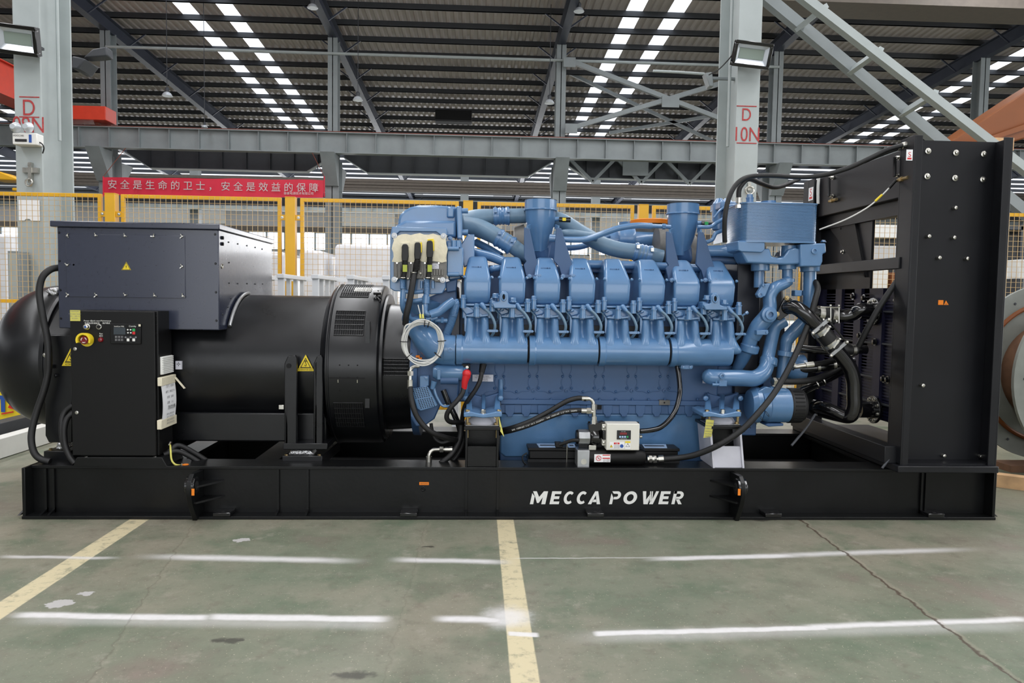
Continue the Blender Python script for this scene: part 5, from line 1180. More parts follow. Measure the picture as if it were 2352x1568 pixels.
for i, px in enumerate((1650, 1668)):
    part('fuel_filter', MB().lathe([(0, .04), (.01, .05), (.2, .05), (.22, .035), (.24, .02)], W(px, 530, 5.5), (0, 0, 1), 24), EB)
part('filter_head', MB().pb(1655, 462, 1708, 480, 5.35, 5.6), EB, bev=.01)
part('filter_pipe', MB().ptube([(1602, 521, 5.2), (1630, 521, 5.2), (1645, 512, 5.2), (1660, 503, 5.22)], .014, 12), EB); part('filter_pipe', MB().ptube([(1622, 556, 5.2), (1636, 550, 5.2), (1644, 536, 5.2), (1660, 529, 5.22)], .014, 12), EB)
part('filter_pipe', MB().ptube([(1640, 500, 5.3), (1660, 478, 5.3), (1690, 470, 5.3)], .008, 8), EB)
part('coolant_rail', MB().ptube([(1625, 576, 5.22), (1660, 576, 5.2), (1690, 578, 5.15)], .04, 20), EB); part('coolant_rail', MB().ptube([(1630, 596, 5.25), (1690, 598, 5.22)], .03, 16), BB)
# ---- thermostat castings below it
part('mount_casting', MB().pp([(1695, 553), (1757, 556), (1757, 573), (1750, 580), (1703, 578), (1695, 574)], 4.93, 5.25), EB, bev=.006)
part('mount_casting', MB().pp([(1838, 560), (1897, 558), (1898, 580), (1890, 583), (1890, 600), (1885, 612), (1838, 612)], 4.93, 5.2), EB, bev=.008)
part('bridge_casting', MB().pp([(1702, 576), (1768, 570), (1773, 588), (1786, 592), (1800, 590), (1812, 572), (1826, 568), (1848, 574), (1848, 606), (1806, 608), (1768, 606), (1716, 604)], 4.95, 5.15), EB, bev=.012, seg=3)
part('bridge_lobe', MB().lathe([(0, .05), (.01, .055), (.06, .055), (.13, .05)], W(1810, 608, 5.02), (0, 0, 1), 28), EB)
part('casting_plug', MB().lathe([(0, .022), (.01, .021), (.011, .011), (.003, .01)], W(1870, 576, 4.93), (0, -1, 0), 20), EB)
part('casting_bolt', MB().hexb(W(1891, 556, 5.0), (0, 0, 1), .014, .014), EB)
for px, ya, yb, r in ((1746, 604, 622, .062), (1808, 606, 619, .06), (1860, 610, 624, .066)):
    part('pipe_collar', MB().cyl(W(px, yb, 5.05), W(px, ya, 5.05), r, n=32), EB, bev=.004)
part('riser_pipe', MB().ptube([(1744, 615, 5.08), (1743, 660, 5.08)], .035, 20), EB)
part('riser_pipe', MB().ptube([(1808, 615, 5.05), (1808, 640, 5.05)], .036, 20), EB)
part('front_pipe', MB().ptube([(1860, 620, 5.05), (1859, 680, 5.05), (1858, 710, 5.06), (1848, 735, 5.08), (1825, 760, 5.1), (1808, 780, 5.1), (1804, 800, 5.1), (1794, 870, 5.1)], [.045, .044, .044, .046, .046, .046, .04, .036], 22), EB)
for px, py, d in ((1860, 673, (0, 0, 1)), (1804, 812, (.1, 0, 1))): part('pipe_clamp', MB().lathe([(-.018, .05), (-.016, .055), (.016, .055), (.018, .05)], W(px, py, 5.06), d, 30), EB)
part('clamp_lug', MB().pb(1826, 666, 1842, 680, 5.0, 5.06), EB, bev=.004); part('collar', MB().cyl(W(1808, 648, 5.03), W(1808, 640, 5.03), .048, n=28), EB)
part('s_pipe', MB().ptube([(1812, 644, 5.03), (1800, 652, 5.02), (1780, 661, 5.0), (1768, 680, 5.0), (1768, 705, 5.0), (1762, 725, 5.0), (1742, 750, 5.02), (1728, 775, 5.04)], [.036, .038, .042, .044, .046, .056, .058, .052], 24), EB)
part('pipe_bracket', MB().pp([(1753, 652), (1770, 650), (1758, 680), (1742, 684), (1738, 676)], 4.95, 4.99), EB, bev=.004)
for px, py, r in ((1754, 655, .012), (1746, 677, .02)): part('bracket_bolt', MB().lathe([(0, r), (.01, r * .95), (.011, r * .5), (.005, r * .45)], W(px, py, 4.95), (0, -1, 0), 18), EB)
part('pipe_boss', MB().lathe([(0, .055), (.03, .052), (.032, .036), (.05, .034), (.051, .019), (.03, .017)], W(1764, 722, 4.955), (0, -1, 0), 36), EB)
part('boss_tab', MB().pp([(1738, 758), (1765, 757), (1765, 766), (1762, 769), (1738, 769)], 4.94, 5.0), EB, bev=.004); part('boss_bolt', MB().lathe([(0, .01), (.008, .009)], W(1761, 763, 4.94), (0, -1, 0), 12), EB)
part('lower_pipe', MB().ptube([(1727, 770, 5.04), (1718, 795, 5.06), (1706, 822, 5.1), (1692, 850, 5.15)], [.05, .05, .046, .036], 22), EB)
part('pipe_coupling', MB().lathe([(-.03, .054), (-.02, .066), (.02, .066), (.03, .058)], W(1721, 800, 5.05), W(1728, 772, 5.04) - W(1716, 812, 5.06), 32), EB)
part('down_pipe', MB().ptube([(1800, 735, 5.08), (1780, 750, 5.08), (1772, 780, 5.06), (1765, 815, 5.04), (1757, 850, 5.0), (1735, 868, 4.97), (1700, 868, 4.96), (1640, 866, 4.96), (1624, 862, 4.98)], [.05, .046, .044, .044, .052, .056, .056, .056, .05], 26), EB)
part('pipe_coupling', MB().lathe([(-.03, .05), (-.02, .06), (.02, .06), (.03, .054)], W(1765, 830, 5.03), W(1770, 800, 5.05) - W(1762, 842, 5.03), 32), EB)
part('coupling_ear', MB().pb(1776, 828, 1786, 842, 5.0, 5.05), EB, bev=.004); part('pipe_end', MB().ball(W(1630, 864, 4.98), .054, 24), EB)
v = part('drain_valve', MB().lathe([(0, .02), (.012, .019), (.013, .01), (.004, .009)], W(1658, 863, 4.895), (0, -1, 0), 20), EB)
MB().pp([(1653, 866), (1664, 866), (1664, 874), (1670, 874), (1670, 887), (1652, 887), (1652, 874), (1655, 874)], 4.9, 4.93).build('valve_body', EB, v, bev=.003); MB().cyl(W(1636, 883, 4.91), W(1653, 883, 4.91), .01, n=12).cyl(W(1645, 874, 4.91), W(1645, 883, 4.91), .007, n=10).build('valve_tap', EB, v)
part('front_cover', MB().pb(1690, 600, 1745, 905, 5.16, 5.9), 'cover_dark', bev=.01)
part('front_cover', MB().pb(1640, 840, 1740, 1000, 5.2, 5.9), DB, bev=.01)
part('water_pump', MB().lathe([(0, .07), (.05, .1), (.12, .1), (.14, .06)], W(1805, 845, 5.2), (1, 0, 0), 32), EB)
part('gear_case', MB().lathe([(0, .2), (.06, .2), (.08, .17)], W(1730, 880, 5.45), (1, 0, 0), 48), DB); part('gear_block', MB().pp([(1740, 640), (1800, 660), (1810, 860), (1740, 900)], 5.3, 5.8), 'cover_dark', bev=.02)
# charging alternator
a = W(1742, 930, 4.98); L = W(1845, 930, 4.98).x - a.x
al = part('charging_alternator', MB().lathe([(0, .06), (.01, .105), (.05, .112), (.055, .118), (L * .62, .118), (L * .64, .11)], a, (1, 0, 0), 48), EB, ang=30)
MB().lathe([(L * .62, .118), (L * .64, .122), (L * .9, .12), (L * .97, .105), (L, .08)], a, (1, 0, 0), 48).build('vent_cap', 'rubber', al, ang=30)
for k in range(9):
    g = math.radians(-46 + k * 13); p = a + V(0, -.1235 * math.cos(g), .1235 * math.sin(g)); MB().bar(p + V(L * .68, 0, 0), p + V(L * .88, 0, 0), .008, .004, (0, -math.cos(g), math.sin(g))).build('vent_slot', 'hole', al)
MB().lathe([(0, .1), (.03, .125), (.06, .125), (.08, .1)], a - V(.06, -.02, 0), (1, 0, 0), 40).build('front_bracket', EB, al)
MB().pp([(1742, 898), (1760, 888), (1772, 890), (1775, 905), (1745, 912)], 4.92, 4.98).build('mount_ear', EB, al, bev=.006)
MB().pp([(1757, 975), (1765, 972), (1800, 972), (1800, 978), (1765, 980)], 4.93, 5.05).build('lower_ear', DB, al, bev=.006)
MB().ptube([(1768, 893, 4.95), (1800, 898, 4.95), (1808, 900, 4.96)], .022, 12).build('terminal_pipe', EB, al)
# engine feet
for px, fl in ((1110, 0), (1660, 1)):
    w = 44
    f = part('engine_foot', MB().pp([(px - 45, 948), (px - 30, 945), (px, 952), (px + 30, 945), (px + 43, 946), (px + 43, 957), (px + 25, 958), (px, 960), (px - 22, 957), (px - 45, 958)], 4.78, 5.05), EB, bev=.006)
    for s in (-1, 1):
        MB().prism([W(px + s * 40, 948, 4.86), W(px + s * 24, 946, 4.86), W(px + s * 30, 900, YC - .01), W(px + s * 38, 902, YC - .01)], (0, .03, 0)).build('foot_rib', EB, f, bev=.006)
        MB().lathe([(0, .018), (.012, .017), (.016, .01)], W(px + s * 40, 914, 5.02), (0, -1, 0), 18).build('foot_boss', EB, f)
        if not fl: MB().ptube([(px + s * 40, 872, YC), (px + s * 40, 900, YC - .03), (px + s * 40, 914, 5.03)], .017, 12).build('foot_link', EB, f)
        MB().hexb(W(px + s * 36, 948, 4.82), (0, 0, 1), .015, .022).build('foot_bolt', 'brass', f)
    MB().prism([W(px - 4, 948, 4.84), W(px + 4, 948, 4.84), W(px + 6, 906, YC - .02), W(px - 4, 906, YC - .02)], (0, .05, 0)).build('foot_rib', EB, f, bev=.006)
    MB().prism([W(px - 36, 902, YC - .05), W(px, 912, YC - .05), W(px + 36, 902, YC - .05), W(px + 26, 946, YC - .05), W(px - 26, 946, YC - .05)], (0, .04, 0)).build('foot_web', DB, f, bev=.006)
    MB().hexb(W(px, 950, 4.83), (0, 0, 1), .017, .03).build('foot_bolt', 'zinc', f)
# ================================================================ hoses, cables and loose fittings
def hose(name, label, cat, pts, r, material='rubber', ends=(), group=None, n=12):
    P = [W(*p) for p in pts]
    t = thing(name, label, cat, tuple(P[0]), group)
    MB().tube(P, r, n).build('hose_body', material, t)
    for i in ends:
        a, c = (P[0], P[1]) if i == 0 else (P[-1], P[-2]); d = (c - a).normalized()
        MB().lathe([(-.03, r * .75), (0, r * .75), (0, r * 1.25), (.035, r * 1.25), (.037, r)], a, d, 14).build('end_fitting', 'zinc', t)
        MB().lathe([(-.035, r * 1.35), (-.012, r * 1.35)], a, d, 6).build('fitting_nut', 'zinc', t)
    return t
def print_on(t, pts, words, r, size, matn='white'):
    """white lettering along a hose"""
    P = cr([W(*p) for p in pts], 12); 
    for i, ch in enumerate(words):
        f = (i + .5) / len(words) * (len(P) - 2); k = int(f); a, c = P[k], P[k + 1]; q = a.lerp(c, f - k); d = (c - a).normalized(); u = V(-d.z, 0, d.x)
        if u.z < 0: u = -u
        if ch != ' ': text('hose_print', ch, size, q + V(0, -r - .0008, 0) - u * size * .3, matn, t, ux=d, uy=u)
# thick black coolant pipe with clamps
t = thing('coolant_pipe', 'thick black bent pipe with metal clamps running from engine flange down to radiator', 'pipe', tuple(W(1800, 705, 4.97)))
big = [(1806, 706, 4.98), (1826, 706, 4.93), (1850, 722, 4.9), (1878, 752, 4.9), (1905, 788, 4.9), (1930, 815, 4.9), (1952, 845, 4.9), (1961, 875, 4.9), (1962, 905, 4.9), (1962, 935, 4.9), (1952, 955, 4.92), (1925, 952, 5.0), (1885, 942, 5.1)]
MB().ptube(big, .049, 24).build('pipe_body', 'gloss_black', t)
q = W(1806, 707, 5.0); f = MB().pp([(1783, 722), (1804, 682), (1812, 680), (1820, 688), (1826, 712), (1792, 736), (1785, 733)], 4.96, 4.985).build('pipe_flange', 'gloss_black', t, bev=.004)
for px, py in ((1807, 684), (1785, 721)): MB().hexb(W(px, py, 4.955), (0, -1, 0), .012, .016).build('flange_bolt', 'brass', f)
a, c = W(1877, 750, 4.9), W(1916, 798, 4.9); d = (c - a).normalized()
s = MB().cyl(a, c, .058, n=28).build('rubber_sleeve', 'rubber', t)
L = (c - a).length
for fr in (.2, .78):
    q = a + d * L * fr
    MB().lathe([(-.016, .058), (-.016, .0625), (.016, .0625), (.016, .058)], q, d, 28).build('band_clamp', 'zinc', s)
    MB().lathe([(-.004, .06), (-.004, .064), (.004, .064), (.004, .06)], q, d, 28).build('clamp_groove', 'alu', s)
    MB().bar(q + V(-.01, -.064, -.03), q + V(.03, -.066, .03), .01, .01).ball(q + V(.03, -.066, .03), .01, 8).build('clamp_screw', 'zinc', s)
for fr, w in ((-.02, .07), (1.04, .07)):
    q = a + d * L * fr; nn = V(-d.z, 0, d.x)
    MB().bar(q - nn * w + V(0, -.05, 0), q + nn * w + V(0, -.05, 0), .012, .022, d).build('tie_bracket', 'alu', t)
    for sg in (-1, 1): MB().ball(q + nn * w * sg + V(0, -.06, 0), .013, 10).build('bracket_nut', 'zinc', t)
for sg in (-1, 1):
    nn = V(-d.z, 0, d.x); MB().cyl(a + nn * .07 * sg - d * .02 + V(0, -.05, 0), c + nn * .07 * sg + d * .02 + V(0, -.05, 0), .006, n=8).build('tie_rod', 'gloss_black', t)
t = thing('coolant_pipe', 'short level black pipe with two clamps between engine and radiator port', 'pipe', tuple(W(1880, 722, 5.1)))
MB().ptube([(1840, 718, 5.1), (1880, 721, 5.1), (1930, 726, 5.1), (1958, 722, 5.08), (1975, 712, 5.05), (2000, 712, 5.05)], .045, 22).build('pipe_body', 'gloss_black', t)
s = MB().cyl(W(1878, 721, 5.1), W(1922, 725, 5.1), .052, n=26).build('rubber_sleeve', 'rubber', t)
for px, py in ((1883, 721), (1913, 724)):
    q = W(px, py, 5.1); MB().lathe([(-.018, .052), (-.018, .0565), (.018, .0565), (.018, .052)], q, (1, 0, -.1), 28).build('band_clamp', 'zinc', s)
    MB().ball(q + V(0, -.06, -.04), .013, 8).build('clamp_screw', 'zinc', s)
for px in (1908, 1927): 
    b = MB().tube([W(px, 704, 5.02), W(px, 742, 5.02)], .004, 6, smooth=False).ball(W(px, 702, 5.02), .01, 8); b.build('tie_bracket', 'zinc', t)
MB().tube([W(1885, 705, 5.02), W(1930, 706, 5.02)], .004, 6, smooth=False).build('tie_bracket', 'zinc', t)
t = thing('coolant_pipe', 'middle black pipe with single bright clamp behind the thick bent pipe', 'pipe', tuple(W(1860, 805, 5.15)))
MB().ptube([(1838, 800, 5.18), (1880, 804, 5.15), (1920, 805, 5.12), (1960, 803, 5.1), (1990, 803, 5.1)], .03, 18).build('pipe_body', 'gloss_black', t)
s = MB().cyl(W(1935, 802, 5.11), W(1968, 804, 5.1), .037, n=22).build('rubber_sleeve', 'rubber', t)
MB().lathe([(-.012, .037), (-.012, .041), (.012, .041), (.012, .037)], W(1959, 804, 5.1), (1, 0, 0), 24).build('band_clamp', 'zinc', s)
t = thing('coolant_pipe', 'lower black pipe with two thin clamps in front of the water pump', 'pipe', tuple(W(1850, 842, 5.1)))
MB().ptube([(1820, 845, 5.15), (1850, 846, 5.12), (1890, 842, 5.1), (1930, 834, 5.1), (1960, 826, 5.1)], .034, 18).build('pipe_body', 'gloss_black', t)
for px, py in ((1877, 843), (1914, 838)): MB().lathe([(-.01, .034), (-.01, .039), (.01, .039), (.01, .034)], W(px, py, 5.1), (1, 0, .15), 24).build('band_clamp', 'zinc', t)
t = thing('steel_pipe', 'bright steel elbow pipe with pale braided hose by the water pump', 'pipe', tuple(W(1830, 840, 5.0)))
MB().ptube([(1824, 838, 5.02), (1826, 842, 5.0), (1840, 840, 4.99), (1866, 837, 4.98)], .016, 14).build('steel_tube', 'zinc', t)
MB().cyl(W(1850, 839, 4.98), W(1868, 836.5, 4.98), .021, n=16).build('crimp_sleeve', 'zinc', t)
MB().ptube([(1866, 837, 4.98), (1890, 833, 5.0), (1912, 827, 5.04), (1935, 822, 5.1)], .017, 12).build('hose_body', 'rubber', t)
hose('rubber_hose', 'black hose with steel end curving from the engine drain pipe to the radiator', 'hose', [(1785, 876, 4.93), (1830, 876, 4.95), (1870, 871, 5.0), (1910, 855, 5.08), (1945, 832, 5.1)], .021, ends=(0,))
t = hose('oil_pipe', 'slanted black pipe rising right behind the charging alternator', 'pipe', [(1832, 902, 5.1), (1880, 880, 5.15), (1930, 855, 5.2), (1960, 840, 5.25)], .028, 'gloss_black')
for f in (1875, 1890): MB().torus(W(f, 882 - (f - 1875) * .5, 5.15), (1, 0, .5), .032, .006, 20, 6).build('hose_clip', 'zinc', t)
t = thing('elbow_pipe', 'black elbow stub at the foot of the thick bent pipe', 'pipe', tuple(W(1890, 940, 5.0)))
MB().ptube([(1876, 936, 5.12), (1890, 935, 5.05), (1915, 944, 4.98), (1940, 955, 4.94)], .042, 22).build('pipe_body', 'gloss_black', t)
MB().cyl(W(1871, 935, 5.15), W(1877, 936, 5.13), .058, n=24).build('pipe_flange', 'gloss_black', t)
# long hose from the coolant heater up to the heat exchanger
t = hose('rubber_hose', 'long black spiral hose sweeping from the heater tank up across the right pedestal', 'hose', [(1512, 1054, 4.9), (1560, 1051, 4.88), (1600, 1043, 4.83), (1650, 1022, 4.77), (1700, 990, 4.74), (1740, 950, 4.74), (1780, 900, 4.8), (1812, 845, 4.84), (1838, 790, 4.88), (1858, 740, 4.9), (1872, 690, 4.92), (1878, 665, 4.95), (1874, 650, 5.0), (1866, 645, 5.05)], .02, ends=(0,))
for k in range(9):
    p = (1650 + k * 14, 1022 - k * 9); MB().torus(W(p[0], p[1], 4.76), (1, 0, .6), .02, .0016, 16, 5).build('spiral_ridge', 'rubber', t)
# two printed hoses from the left of the pedestal to the heater
h1 = [(1346, 916, 4.9), (1328, 914, 4.9), (1300, 922, 4.9), (1262, 944, 4.9), (1220, 966, 4.9), (1180, 981, 4.92), (1150, 988, 5.0), (1120, 993, 5.1)]
h2 = [(1345, 943, 4.88), (1325, 942, 4.88), (1295, 946, 4.88), (1255, 960, 4.88), (1215, 976, 4.89), (1180, 987, 4.91), (1150, 994, 5.0), (1120, 1000, 5.1)]
t = hose('hydraulic_hose', 'upper of two black hydraulic hoses arching left from the heater fittings', 'hose', h1, .0165, ends=())
MB().ptube([(1338, 914.5, 4.9), (1352, 915, 4.9), (1361, 921, 4.9), (1363, 932, 4.9)], .0125, 12).cyl(W(1336, 914.5, 4.9), W(1351, 915, 4.9), .017, n=16).build('elbow_fitting', 'zinc', t)
t = hose('hydraulic_hose', 'lower black hydraulic hose with white print meeting the steel tee fitting', 'hose', h2, .0165)
print_on(t, [(1175, 987, 4.9), (1215, 975, 4.885), (1255, 959.5, 4.88), (1295, 945.5, 4.88), (1328, 941.5, 4.88)], 'SAE 100R1AT 1/2" W.P.2250PSI  SAE 100R1AT 1/2" W.P. 2320PSI', .0168, .013)
MB().cyl(W(1335, 942.5, 4.88), W(1347, 943, 4.88), .018, n=16).lathe([(0, .022), (.03, .022)], W(1347, 943.5, 4.88), (1, 0, 0), 6).build('end_fitting', 'zinc', t)
t = thing('tee_fitting', 'bright steel tee of hydraulic fittings on top of the heater pump', 'fitting', tuple(W(1364, 972, 4.9)))
MB().cyl(W(1364, 975, 4.89), W(1364, 928, 4.89), .0145, n=16).build('tee_body', 'zinc', t)
MB().cyl(W(1352, 945, 4.89), W(1364, 945, 4.89), .014, n=14).build('tee_branch', 'zinc', t)
for a, c, r in ((928, 940, .021), (956, 964, .019), (964, 973, .023)): MB().lathe([(0, r), (abs(W(1364, a, 4.89).z - W(1364, c, 4.89).z), r)], W(1364, c, 4.89), (0, 0, 1), 6).build('hex_nut', 'zinc', t)
hose('rubber_hose', 'glossy black cable looping from the manifold down to the white heater controller', 'hose', [(1555, 838, 5.02), (1560, 870, 5.0), (1561, 905, 4.98), (1552, 940, 4.94), (1536, 965, 4.9), (1515, 982, 4.87), (1492, 988, 4.85), (1470, 990, 4.84)], .0175, 'gloss_black')
# left side hoses
t = hose('rubber_hose', 'black hose hanging left of the perforated guard with bright steel fittings', 'hose', [(942, 885, 4.94), (944, 910, 4.92), (950, 938, 4.9), (962, 963, 4.9), (985, 988, 4.9), (1015, 1002, 4.94), (1045, 1010, 5.0), (1062, 1010, 5.08)], .0185)
MB().ptube([(942, 890, 4.94), (942, 862, 4.95), (943, 850, 4.95), (950, 842, 4.96), (962, 841, 4.98)], .013, 14).cyl(W(942, 892, 4.94), W(942, 872, 4.94), .02, n=16).lathe([(0, .022), (.03, .022)], W(942, 862, 4.95), (0, 0, 1), 6).build('elbow_fitting', 'zinc', t)
t = hose('battery_cable', 'black starter cable with red terminal boot looping below the starter motor', 'cable', [(1065, 890, 4.93), (1062, 903, 4.92), (1050, 920, 4.91), (1036, 935, 4.91), (1027, 950, 4.92), (1027, 962, 4.93), (1036, 969, 4.95), (1055, 970, 5.0), (1070, 972, 5.08)], .0165)
MB().ptube([(1066, 892, 4.93), (1068, 875, 4.92), (1072, 862, 4.92)], [.018, .022, .028], 16).ball(W(1072, 858, 4.92), .03, 14).build('red_boot', 'red', t)
t = hose('battery_cable', 'black cable with black boot hanging beside the white instruction plate', 'cable', [(1110, 838, 4.99), (1107, 852, 4.97), (1102, 875, 4.96), (1092, 895, 4.96), (1078, 915, 4.97), (1068, 932, 5.0), (1062, 960, 5.05), (1060, 1000, 5.08)], .0155)
MB().ptube([(1110, 836, 4.99), (1106, 856, 4.97)], [.024, .019], 14).build('black_boot', 'cab_black', t)
hose('rubber_hose', 'glossy black pipe running down right behind the left engine foot', 'hose', [(1018, 895, 5.05), (1030, 925, 5.05), (1045, 955, 5.05), (1056, 985, 5.08), (1058, 1010, 5.1)], .02, 'gloss_black')
for k, (nm, pts) in enumerate((('outer', [(1060, 975, 5.05), (1056, 1010, 5.02), (1040, 1040, 4.98), (1015, 1062, 4.97), (992, 1078, 4.98)]), ('inner', [(1064, 990, 5.08), (1062, 1020, 5.06), (1048, 1048, 5.04), (1028, 1068, 5.02), (1010, 1080, 5.02)]))):
    hose('rubber_hose', nm + ' of two black hoses bending down left of the black pedestal', 'hose', pts, .02)
t = hose('rubber_hose', 'short black hose with chrome elbow pointing down left of the black pedestal', 'hose', [(985, 1060, 4.96), (984, 1075, 4.96)], .02)
MB().ptube([(985, 1062, 4.96), (986, 1044, 4.96), (993, 1034, 4.97), (1005, 1032, 4.98), (1022, 1032, 4.99)], .015, 14).cyl(W(985, 1060, 4.96), W(985, 1048, 4.96), .02, n=14).lathe([(0, .021), (.025, .021)], W(1010, 1032, 4.98), (1, 0, 0), 6).lathe([(0, .019), (.05, .019)], W(1022, 1032, 4.99), (1, 0, 0), 12).build('chrome_elbow', 'zinc', t)
hose('rubber_hose', 'thin black hose drooping under the flywheel housing', 'hose', [(990, 972, 5.1), (993, 990, 5.1), (1000, 1008, 5.1), (1015, 1017, 5.1), (1035, 1012, 5.1)], .012)
hose('power_cable', 'thick black cable looping from terminal box down beside the dome end', 'cable', [(140, 614, 5.06), (118, 618, 5.02), (99, 634, 4.99), (91, 660, 4.98), (92, 690, 4.97), (100, 735, 4.96), (109, 780, 4.95), (112, 820, 4.94), (110, 860, 4.94), (100, 900, 4.93), (86, 940, 4.92), (75, 980, 4.9), (72, 1010, 4.88), (78, 1038, 4.86), (92, 1053, 4.86), (115, 1060, 4.86)], .0215)
for k, (nm, pts) in enumerate((('outer', [(168, 930, 4.93), (150, 945, 4.92), (142, 970, 4.9), (144, 1010, 4.88), (156, 1040, 4.86), (170, 1062, 4.85)]), ('inner', [(170, 947, 4.9), (155, 960, 4.88), (148, 985, 4.86), (150, 1020, 4.85), (160, 1048, 4.83), (172, 1064, 4.82)]))):
    hose('power_cable', nm + ' of two black cables curving behind the left edge of the control cabinet', 'cable', pts, .018)
for nm, pts in (('upper', [(384, 1040, 4.9), (405, 1023, 4.94), (425, 1028, 4.97), (450, 1042, 5.0), (472, 1056, 5.02), (488, 1068, 5.03)]), ('lower', [(376, 1044, 4.88), (402, 1036, 4.92), (425, 1042, 4.95), (448, 1055, 4.97), (465, 1067, 4.98)])):
    hose('power_cable', nm + ' of two black cables leaving the cabinet foot to the right', 'cable', pts, .017)
t = hose('earth_wire', 'yellow earth wire with crimped ends at the right foot of the cabinet', 'wire', [(391, 1022, 4.9), (392, 1035, 4.85), (394, 1055, 4.83), (402, 1066, 4.83), (416, 1069, 4.84)], .006, 'note_yellow')
for q in ((391, 1018, 4.9), (418, 1068, 4.84)): MB().cyl(W(*q) - V(.008, 0, .01), W(*q) + V(.004, 0, .012), .007, n=10).build('cable_lug', 'zinc', t)
MB().lathe([(0, .02), (.003, .02)], V(W(426, 1071, 4.84).x, 4.84, SH), (0, 0, 1), 16).build('cap', 'orange', label='small orange cap lying on the base frame by the yellow wire', cat='cap')
# coiled white cable
t = thing('cable_coil', 'coil of pale grey cable tied with black straps hanging on the exhaust elbow', 'cable', tuple(W(972, 836, 4.86)))
cc = W(972, 786, 4.86)
b = MB()
for k in range(9):
    rx = .134 - (k % 5) * .0065 + random.uniform(-.003, .003); rz = .147 - (k % 4) * .0085; ph = random.uniform(0, 6)
    b.tube([cc + V(rx * math.cos(a) + .003 * math.sin(2 * a + ph), -.03 + k * .0055 + .006 * math.sin(a * 2 + ph), rz * math.sin(a) + .003 * math.cos(3 * a + ph)) for a in [i * PI / 24 for i in range(48)]], .0042, 6, closed=True)
b.tube([cc + V(-.05, -.02, .125), cc + V(-.11, -.02, .11), cc + V(-.13, 0, .05)], .0055, 6)
b.build('cable_loops', 'cable_white', t)
for an in (85, 72, 178, 5, -38, 222):
    a = math.radians(an); q = cc + V(.122 * math.cos(a), -.01, .132 * math.sin(a))
    MB().torus(q, (-math.sin(a), 0, math.cos(a)), .027, .003, 16, 6).build('cable_tie', 'ink', t)
for x in (966, 972):
    MB().ptube([(x, 724, 4.9), (x - 1 if x > 970 else x - 6, 700, 4.92)], .0035, 6).build('cable_lead', 'cable_white', t); MB().cyl(W(x, 731, 4.88), W(x - 1, 722, 4.9), .007, n=8).build('yellow_sleeve', 'note_yellow', t)
# hanging cards on the engine feet
def card(px, py, w, h, label, tilt, Y):
    q = W(px, py, Y); sx, sz = w / FPX * Y, h / FPX * Y
    t = thing('tag_card', label, 'tag', tuple(q), 'yellow tags on the engine feet')
    u = V(math.cos(tilt), math.sin(tilt), -.12).normalized(); d = V(-.12, 0, -1).normalized()
    MB().prism([q, q + u * sx, q + u * sx + d * sz, q + d * sz * 1.1], (0, .0012, 0)).build('card_sheet', 'note_yellow', t)
    if tilt < .9:
        for i in range(6): text('card_words', ('CAUTION', 'Before starting', 'the rubber mount', 'must be set', 'free of bolts', '注意事项')[i], .011, q + u * sx * .5 + d * (.025 + .018 * i) - V(0, .002, 0), 'ink_grey', t, ux=u, uy=-d)
    return t
card(1622, 963, 22, 40, 'yellow printed tag hanging from the right engine foot', .3, 4.78)
t = thing('tag_card', 'narrow yellow tag seen edge on hanging from the left engine foot', 'tag', tuple(W(1158, 1000, 4.8)), 'yellow tags on the engine feet')
MB().prism([W(1145, 958, 4.82), W(1147, 958, 4.82), W(1158, 1003, 4.8), W(1149, 990, 4.8)], (.0, .0012, 0)).build('card_sheet', 'note_yellow', t)
# hoses and wires at the top right
hose('rubber_hose', 'black printed hose climbing from the heat exchanger over to the radiator top', 'hose', [(1665, 556, 4.98), (1664, 530, 4.96), (1665, 500, 4.94), (1671, 465, 4.94), (1683, 435, 4.95), (1700, 415, 4.97), (1725, 405, 5.0), (1770, 403, 5.0), (1820, 406, 5.0), (1860, 406, 4.98), (1900, 400, 4.94), (1950, 385, 4.9), (2000, 362, 4.86), (2040, 343, 4.84), (2085, 331, 4.82)], .016, ends=(1,))
hose('rubber_hose', 'second black hose sagging left of the radiator rear post', 'hose', [(1697, 466, 5.0), (1697, 440, 5.0), (1703, 425, 5.0), (1720, 411, 5.05), (1745, 420, 5.3), (1775, 430, 5.6), (1800, 426, 5.9), (1835, 411, 6.1)], .017, ends=(0,))
hose('rubber_hose', 'thin black hose beside the long hose near the radiator top', 'hose', [(1985, 372, 5.0), (2020, 357, 4.95), (2050, 346, 4.9), (2075, 338, 4.88)], .011, 'rubber', ends=(1,))
t = hose('sensor_wire', 'thin grey wire swooping from the radiator tap down to the heat exchanger', 'wire', [(2054, 418, 4.9), (2046, 427, 4.9), (2022, 452, 4.9), (1990, 478, 4.92), (1940, 505, 4.95), (1882, 527, 5.0)], .005, 'cable_white')
MB().ptube([(2026, 447, 4.895), (2010, 462, 4.9)], .0075, 8).build('yellow_sleeve', 'yellow', t); MB().ptube([(2058, 414, 4.9), (2042, 432, 4.9)], .01, 8).build('black_plug', 'cab_black', t)
hose('sight_tube', 'pale vertical sight tube on the rear radiator frame', 'tube', [(1881, 404, 5.9), (1879, 430, 5.9), (1879, 468, 5.9)], .012, 'cable_white')
hose('rubber_hose', 'straight dark hose slanting down from the radiator side frame', 'hose', [(2074, 628, 4.9), (2050, 660, 4.9), (2020, 705, 4.92), (1995, 750, 4.95), (1972, 795, 5.0)], .02)
hose('drain_wire', 'thin grey rod slanting below the black elbow stub', 'wire', [(1873, 951, 5.0), (1850, 985, 4.95), (1818, 1023, 4.9)], .008, 'steel_dark')
hose('drain_wire', 'thin grey rod slanting beside the base of the radiator frame', 'wire', [(2062, 1024, 4.8), (2045, 1050, 4.78), (2026, 1075, 4.77)], .008, 'steel_dark')
